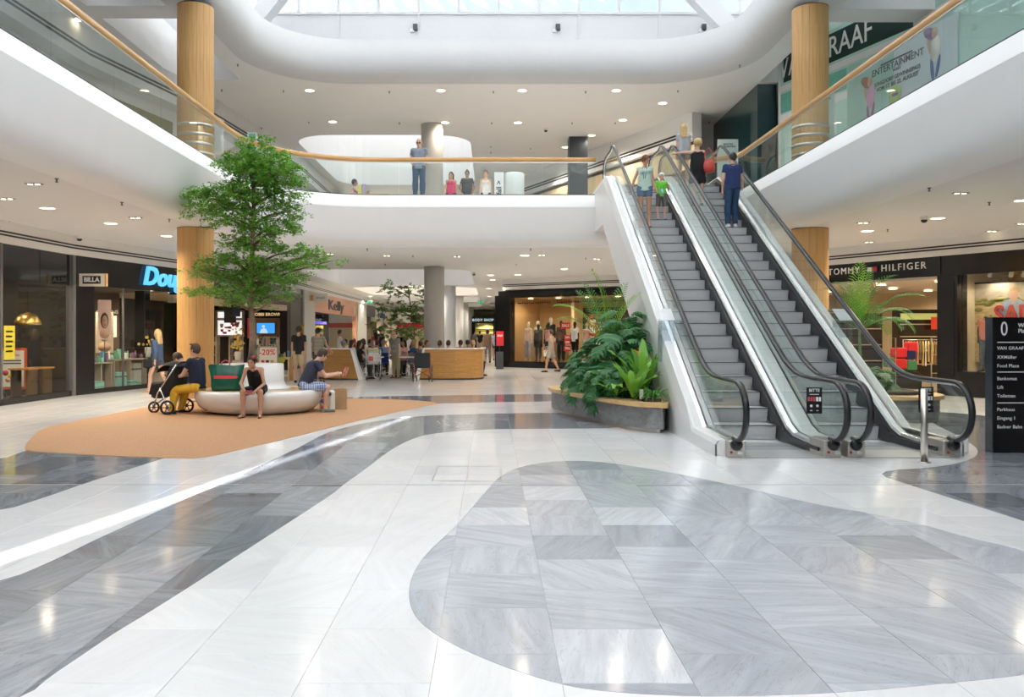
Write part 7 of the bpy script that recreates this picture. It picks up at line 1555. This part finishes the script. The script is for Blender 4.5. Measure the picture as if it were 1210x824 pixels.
# ================================================================ PLANTS
LEAF = leaf_mat('tree_leaf', (.09,.31,.03), (.30,.58,.08)); BARK = mat('bark', (.27,.19,.12), .8, noise=.25, scale=12, bump=.5)
DLEAF = leaf_mat('monstera_leaf', (.025,.14,.045), (.07,.27,.08)); LLEAF = leaf_mat('light_fern_leaf', (.16,.42,.04), (.28,.55,.08)); PLEAF = leaf_mat('palm_leaf', (.05,.22,.03), (.14,.38,.06)); FLEAF = leaf_mat('bright_palm_leaf', (.22,.50,.04), (.30,.60,.07))
def tree(loc, zt, blobs, label, n, trunk_pts, tr0, leafsz, seed, lm=LEAF, bm_=BARK):
    t = thing('tree', label, 'tree', loc); rr = random.Random(seed)
    m = MB(); k = len(trunk_pts); m.tube(trunk_pts, [tr0*(1-.75*i/(k-1)) for i in range(k)], 10); obj('trunk', m, bm_, t)
    q = MB(); vs = []; fs = []
    def tat(z):
        for a, b in zip(trunk_pts, trunk_pts[1:]):
            if a[2] <= z <= b[2]: f = (z-a[2])/(b[2]-a[2]); return Vector(a).lerp(Vector(b), f)
        return Vector(trunk_pts[-1])
    tot = sum(b[3]*b[5]*b[4]**.5 for b in blobs)
    for (cx,cy,cz,rx,ry,rz_) in blobs:
        root = tat(cz-.25*math.hypot(cx,cy)-.15); c = Vector((cx,cy,cz)); br = MB()
        if (c-root).length > .2:
            mid = root.lerp(c,.5)+Vector((rr.uniform(-.05,.05),rr.uniform(-.05,.05),.06)); br.tube([root,mid,c], [.03,.02,.008], 6); 
            for _ in range(4): e = c+Vector((rr.uniform(-rx,rx)*.8,rr.uniform(-ry,ry)*.8,rr.uniform(-rz_,rz_)*.5)); br.tube([mid.lerp(c,rr.random()),e], [.010,.004], 4)
            obj('branch', br, bm_, t)
        nn = int(n*rx*rz_*ry**.5/tot); ntw = max(4, nn//26)
        for _ in range(ntw):
            # a twig spray: leaves along a short arc
            while True:
                d = Vector((rr.uniform(-1,1),rr.uniform(-1,1),rr.uniform(-1,1)))
                if d.length < 1: break
            s0 = c+Vector((d.x*rx,d.y*ry,d.z*rz_)); dirv = Vector((d.x*rx,d.y*ry,d.z*rz_*.3+.02)).normalized() if d.length > .1 else Vector((1,0,0))
            dirv = (dirv+Vector((rr.uniform(-.6,.6),rr.uniform(-.6,.6),rr.uniform(-.25,.25)))).normalized(); L = rr.uniform(.10,.26)
            for i in range(26):
                f = i/26; p = s0+dirv*(L*f)+Vector((rr.gauss(0,.035),rr.gauss(0,.035),rr.gauss(0,.022)-.04*f*f))
                a = Vector((rr.gauss(0,1),rr.gauss(0,1),rr.gauss(0,.35))).normalized(); b = a.cross(Vector((rr.gauss(0,.35),rr.gauss(0,.35),1))).normalized(); sz = leafsz*rr.uniform(.7,1.25)
                o = len(vs); vs += [p-a*sz, p+b*sz*.55, p+a*sz, p-b*sz*.55]; fs.append((o,o+1,o+2,o+3))
    q.add(vs, fs); obj('foliage', q, lm, t, kind='stuff'); return t
TY = 17.4; TX = -4.92; s_ = TY/FPX
def bl(px, py, rx, rz_, dy=0, ry=None): return ((px-PX0)*s_-TX, dy, CH-(py-PY0)*s_, rx*s_, (ry or rx)*s_, rz_*s_)
blobs = [bl(303,172,20,10),bl(312,188,34,13,.1),bl(285,196,26,12,-.2),bl(325,205,34,14,-.2),bl(335,225,26,16,.1),bl(300,215,30,13,.3),bl(270,225,30,10,.1),
 bl(240,232,26,8,-.1),bl(218,226,16,8,0),bl(235,248,22,9,.2),bl(262,245,26,11,-.3),bl(300,240,32,13,0),bl(330,248,24,12,.3),bl(285,262,34,11,-.2),bl(320,268,26,10,.2),bl(338,272,18,7,-.2),bl(275,280,24,9,.3),
 bl(305,290,28,10,-.2),bl(345,295,26,7,.1),bl(372,300,20,6,.0),bl(390,308,14,4,.1),bl(365,312,24,6,-.2),bl(330,310,28,9,.3),bl(290,308,28,9,-.3),bl(258,305,24,7,.1),bl(262,324,32,9,.2),bl(240,320,18,6,-.1),bl(300,328,34,11,.1),bl(335,328,28,8,-.2),
 bl(280,345,34,9,-.2),bl(240,345,20,6,.1),bl(318,348,26,8,.3),bl(345,350,14,5,0),bl(292,358,24,6,.0),bl(305,205,22,14,-.4),bl(290,235,20,14,-.5),bl(300,275,22,14,.5),bl(300,318,24,12,.55)]
tp = [(0,0,.42),(.03,0,1.1),(-.02,.02,1.9),(.02,0,2.8),(.05,0,3.7),(.02,0,4.4),(.05,0,4.9)]
tree((TX,TY,.46), 5.7, [(a,b,c-.46,d,e,f) for a,b,c,d,e,f in blobs], 'tall slender tree with layered small green leaves growing from the white tub', 52000, tp, .075, .031, 4)
T2 = 33.0; s_ = T2/FPX; TX0 = TX; TX = px_at(487,T2)
blobs2 = [bl(465,342,16,9),bl(486,343,14,7,.3),bl(500,355,12,10,-.2),bl(462,365,20,10,.2),bl(482,372,20,12,-.3),bl(505,375,14,12,.2),bl(450,385,12,8,0),bl(470,392,22,10,.4),bl(492,395,16,8,-.2),bl(512,385,10,8,.1)]
tp2 = [(0,0,0),(.02,0,.6),(-.08,0,1.0),(.10,0,1.5),(0,0,2.2),(-.1,0,2.9),(-.15,0,3.3)]
tree((TX,T2,0), 3.7, blobs2, 'second tree with lighter leaves growing in the food court left of the grey column', 7500, tp2, .06, .05, 8, leaf_mat('pale_tree_leaf', (.10,.24,.04), (.28,.44,.10)))
# large planter plants
def strap_mesh(L, w, droop, n=9, fold=.25, wav=0, name='leaf'):
    m = MB(); vs = []
    for i in range(n+1):
        f = i/n; a = droop*f; x = L*(math.sin(a)/droop if droop else f) if droop else L*f; 
        r = L*f; ang = PI2*.85-droop*f; 
        vs.append(None)
    vs = []; px_, pz_ = 0, 0
    for i in range(n+1):
        f = i/n; ang = 1.35-droop*f; ww = w*(math.sin(PI*min(1,(f*.92+.06)))**.7); y = ww
        if i: px_ += L/n*math.cos(ang); pz_ += L/n*math.sin(ang)
        wz = wav*math.sin(i*2.2)*.5
        vs += [(px_,-y,pz_+fold*ww+wz*w),(px_,0,pz_),(px_,y,pz_+fold*ww-wz*w)]
    m.add(vs, [(i*3+j,i*3+j+1,i*3+4+j,i*3+3+j) for i in range(n) for j in (0,1)], True); return m.mesh(name)
def monstera_mesh(seed):
    rr = random.Random(seed); m = MB(); L = .42; vs = []; fs = []
    def mid(f): return Vector((L*f,0,.06*math.sin(PI*f)-.16*f*f))
    for s in (-1,1):
        N = 7
        for i in range(N):
            f0 = .02+.86*i/N; f1 = f0+.86/N*.9; w = .26*math.sin(PI*(.18+.72*(i+.5)/N))**.8; sl = .10-.02*i+.10*(i/N)
            a = mid(f0); b = mid(f1); c1 = a+Vector((sl*1.0-.07+.06*i/N, s*w*.6, -.01)); c2 = b+Vector((sl-.05+.06*i/N, s*w*.6, -.01)); tip = (a+b)/2+Vector((sl+.02+.05*i/N, s*w, -.07-.03*rr.random()))
            o = len(vs); vs += [a,b,c2,tip,c1]; fs += [(o,o+1,o+2,o+4),(o+4,o+2,o+3)] if s > 0 else [(o+1,o,o+4,o+2),(o+2,o+4,o+3)]
    o = len(vs); vs += [mid(.88)+Vector((0,-.03,0)),mid(.88)+Vector((0,.03,0)),mid(1.05)]; fs.append((o,o+1,o+2))
    m.add(vs, fs, True)
    m.tube([(-.32,0,-.28),(-.15,0,-.08),(0,0,0)], [.010,.008,.006], 5); return m.mesh('leaf')
MON = [monstera_mesh(k) for k in range(3)]
def put_leaf(me, mm, parent, loc, rz, pitch, roll, sc):
    o = link('leaf', me, mm, parent, loc); o.rotation_euler = (Matrix.Rotation(rz,4,'Z') @ Matrix.Rotation(pitch,4,'Y') @ Matrix.Rotation(roll,4,'X')).to_euler(); o.scale = (sc,)*3; return o
def monstera(x, y, z, n, label, seed, R=.45, H=.9, sc=1.0, pale=False):
    rr = random.Random(seed); t = thing('leafy_plant', label, 'plant', (x,y,z)); m = MB()
    for _ in range(5): a = rr.uniform(0,6.28); m.tube([(0,0,0),(.1*math.cos(a),.1*math.sin(a),H*.4),(.25*math.cos(a),.25*math.sin(a),H*.75)], [.02,.014,.008], 6)
    obj('stems', m, mat('green_stem', (.06,.16,.04), .6), t)
    for i in range(n):
        a = 2*PI*((i*.618)%1)+rr.uniform(-.3,.3); f = (i+.5)/n; r = R*(1-.55*f)*rr.uniform(.6,1.05); h = H*f+.06
        put_leaf(rr.choice(MON), DLEAF, t, (r*math.cos(a), r*math.sin(a), h), a, .25+.5*(1-f)+rr.uniform(-.2,.2)-.25*f, rr.uniform(-.35,.35), sc*rr.uniform(.75,1.1))
    return t
ZP = .5
monstera(1.95,16.2,ZP,24,'dark leafy monstera at the left end of the planter',1,.40,.70,.9); monstera(2.35,15.6,ZP,30,'tall dark split-leaf monstera in the middle of the planter',2,.52,1.10,1.15)
monstera(2.58,16.3,ZP,26,'highest monstera close to the white escalator side',3,.42,1.45,1.1); monstera(2.05,14.9,ZP,22,'low dark monstera at the front edge of the planter',5,.30,.45,.75); monstera(1.8,17.0,ZP,16,'low monstera at the far left corner of the planter',6,.22,.5,.75)
FERN = [strap_mesh(.75,.075,1.2,10,.25,.5), strap_mesh(.9,.085,.7,10,.2,.5), strap_mesh(.62,.07,1.9,10,.2,.6)]
def fern(x, y, z, n, label, seed, mm, ms, sc=1, up=.0, tight=False):
    rr = random.Random(seed); t = thing('fern', label, 'plant', (x,y,z))
    for i in range(n): a = 2*PI*((i*.618)%1)+rr.uniform(-.2,.2); put_leaf(rr.choice(ms), mm, t, (.03*math.cos(a),.03*math.sin(a),0), a, rr.uniform(-.15,.35)-up, rr.uniform(-.2,.2), sc*rr.uniform(.75,1.1))
    return t
fern(2.42,14.35,ZP,13,'light green bird nest fern with two upright leaves near the front of the planter',3,LLEAF,[FERN[1],FERN[0]],.95,.25)
fern(2.15,14.6,ZP,12,'arching light green fern hanging over the oak edge',4,LLEAF,[FERN[2],FERN[0]],.85)
fern(2.68,14.75,ZP,10,'narrow green fern against the white escalator side',7,PLEAF,[FERN[1],FERN[0]],1.1,.3)
fern(1.95,15.4,ZP,12,'mid green fern between the low monsteras',9,PLEAF,FERN,.7)
BLADE = [strap_mesh(.42,.010,1.5,7,.1), strap_mesh(.5,.012,2.0,7,.1)]
fern(2.68,13.95,ZP,70,'tuft of fine green grass at the right end of the planter',11,PLEAF,BLADE,.9)
m = MB(); m.rbox(-.03,.03,-.02,.02,0,.16,.005); tag(obj('plant_marker', m, OFFW, None, (2.48,13.95,ZP)), 'small white plant label standing in the planter before the grass tuft', 'label')
def frond_mesh(L, droop, lw, ll, n=22, up_=1.25):
    m = MB(); pts = []; x = z = 0
    for i in range(n+1):
        f = i/n; a = up_-droop*f*f; pts.append(Vector((x,0,z))); x += L/n*math.cos(a); z += L/n*math.sin(a)
    m.tube(pts, [.012*(1-.8*i/n) for i in range(n+1)], 5)
    for i in range(4, n+1):
        f = i/n; l = ll*math.sin(PI*(.15+.8*f))**.6; p = pts[i]; t_ = (pts[i]-pts[i-1]).normalized(); nrm = Vector((-t_.z,0,t_.x))
        for s in (-1,1):
            d = (t_*.75+Vector((0,s*.75,0))+nrm*.22).normalized(); q1 = p+d*l*.5; q2 = p+d*l+Vector((0,0,-l*.28)); w = t_*lw
            m.add([p-w*.3,p+w*.3,q1+w,q1-w,q2], [(0,1,2,3),(3,2,4)] if s > 0 else [(1,0,3,2),(2,3,4)])
    return m.mesh('frond')
FR_ = [frond_mesh(1.25,1.2,.011,.34), frond_mesh(1.0,1.7,.011,.32), frond_mesh(1.15,.5,.011,.30)]
def palm(x, y, z, h, fronds, label, mm=PLEAF, name='palm'):
    t = thing(name, label, 'palm', (x,y,z)); m = MB(); m.tube([(0,0,0),(.02,0,h*.5),(0,0,h)], [.045,.035,.025], 8); obj('stem', m, mat('palm_stem', (.12,.2,.07), .7), t)
    for (a, pitch, k, sc, mt_) in fronds:
        o = link('frond', FR_[k], None, t, (0,0,h)); o.rotation_euler = (Matrix.Rotation(a,4,'Z') @ Matrix.Rotation(pitch,4,'Y')).to_euler(); o.scale = (sc,)*3
        if not o.data.materials: o.data.materials.append(PLEAF)
        if mt_: o.material_slots[0].link = 'OBJECT'; o.material_slots[0].material = FLEAF
    return t
palm(2.22,16.2,ZP,.75,[(PI-.2,.15,0,1.1,1),(PI+.4,.35,0,1.0,0),(PI-.9,.1,2,1.2,0),(.1,.05,2,1.1,1),(.7,-.1,2,1.2,0),(1.6,.1,0,.9,0),(-1.2,.2,1,1,0),(-.5,.0,2,1.0,1),(2.4,-.1,2,1.2,0),(PI+.1,-.3,2,1.35,1)],'feathery palm with upright fronds at the back of the left planter')
palm(7.35,16.9,ZP,1.15,[(.3,-.05,0,1.15,0),(.0,.5,1,1.2,0),(-.6,.35,0,1.1,0),(.8,-.45,2,1.15,1),(PI,.0,0,.9,0),(PI-.6,.35,1,.9,0),(PI+.7,.2,0,.9,0),(1.8,-.1,0,1,0),(-1.5,.3,1,1,0),(-.3,.75,1,1.1,0),(-1.0,.7,1,1,0),(.5,.8,1,1.0,0),(PI-.2,.7,1,.85,0),(.6,-.2,2,1.1,1)],'large palm with arching fronds in the planter behind the right escalator')
m = monstera(7.15,15.9,ZP,16,'low green fern bush at the foot of the palm right of the escalator',21,.35,.40,.8)
for c in m.children:
    if c.name.startswith('leaf'): c.material_slots[0].link = 'OBJECT'; c.material_slots[0].material = leaf_mat('grey_green_leaf', (.10,.22,.08), (.20,.36,.14)) if 'grey_green_leaf' not in MATS else MATS['grey_green_leaf']
fern(6.75,16.6,ZP,10,'dark broad-leaved plant between escalator and palm',22,DLEAF,[FERN[1],FERN[0]],1.0)
# child behind the planter
figure('small child in a light blue top standing half hidden behind the planter plants', (1.98,18.8,0), 0, 1.12, 0, 'blond', 'm', (cl('light_blue', (.22,.50,.75)),'tee'), (cl('cyan_short', (.1,.5,.65)),'shorts'), (black,'shoe'), {}, vox=.018)
# ================================================================ each of a row gets its own words
ORD = 'first second third fourth fifth sixth seventh eighth ninth tenth eleventh twelfth thirteenth fourteenth fifteenth sixteenth seventeenth eighteenth nineteenth twentieth'.split()
bpy.context.view_layer.update()
def scr(o): w = o.matrix_world.translation; return (round(w.x/max(w.y,.1)*FPX), w.z)
byg = {}
for o in list(COL.objects):
    if o.parent is None and o.get('group'): byg.setdefault((o['group'], o['label']), []).append(o)
def area(o):
    x, y, z = o.matrix_world.translation
    if y > 80: return 'at the corridor end'
    if x < -8.3: return 'behind the far left dark glass' if y < 21.6 else ('in the perfumery window' if y < 27 else ('in the perfumery hall' if y < 38 else 'in the salmon-fronted cafe'))
    if x > 8.5: return 'in the black-fronted shop at the right'
    return 'in the SALE window'
for (g, lab), L in byg.items():
    if len(L) < 2 or g.startswith('cafe tables'): continue
    if g == 'ceiling lamps inside the shops':
        sub_ = {}
        for o in L: sub_.setdefault(area(o), []).append(o)
        for a, q in sub_.items():
            q.sort(key=scr)
            for i, o in enumerate(q): o['label'] = 'round shop ceiling lamp %s, %s from the left' % (a, ORD[i] if i < 20 else 'last')
        continue
    L.sort(key=scr)
    if len(L) <= 20:
        base = lab if len(lab.split()) <= 12 else ' '.join(lab.split()[:12])
        for i, o in enumerate(L): o['label'] = base+', '+('leftmost' if i == 0 else ('rightmost' if i == len(L)-1 else ORD[i]+' from left'))
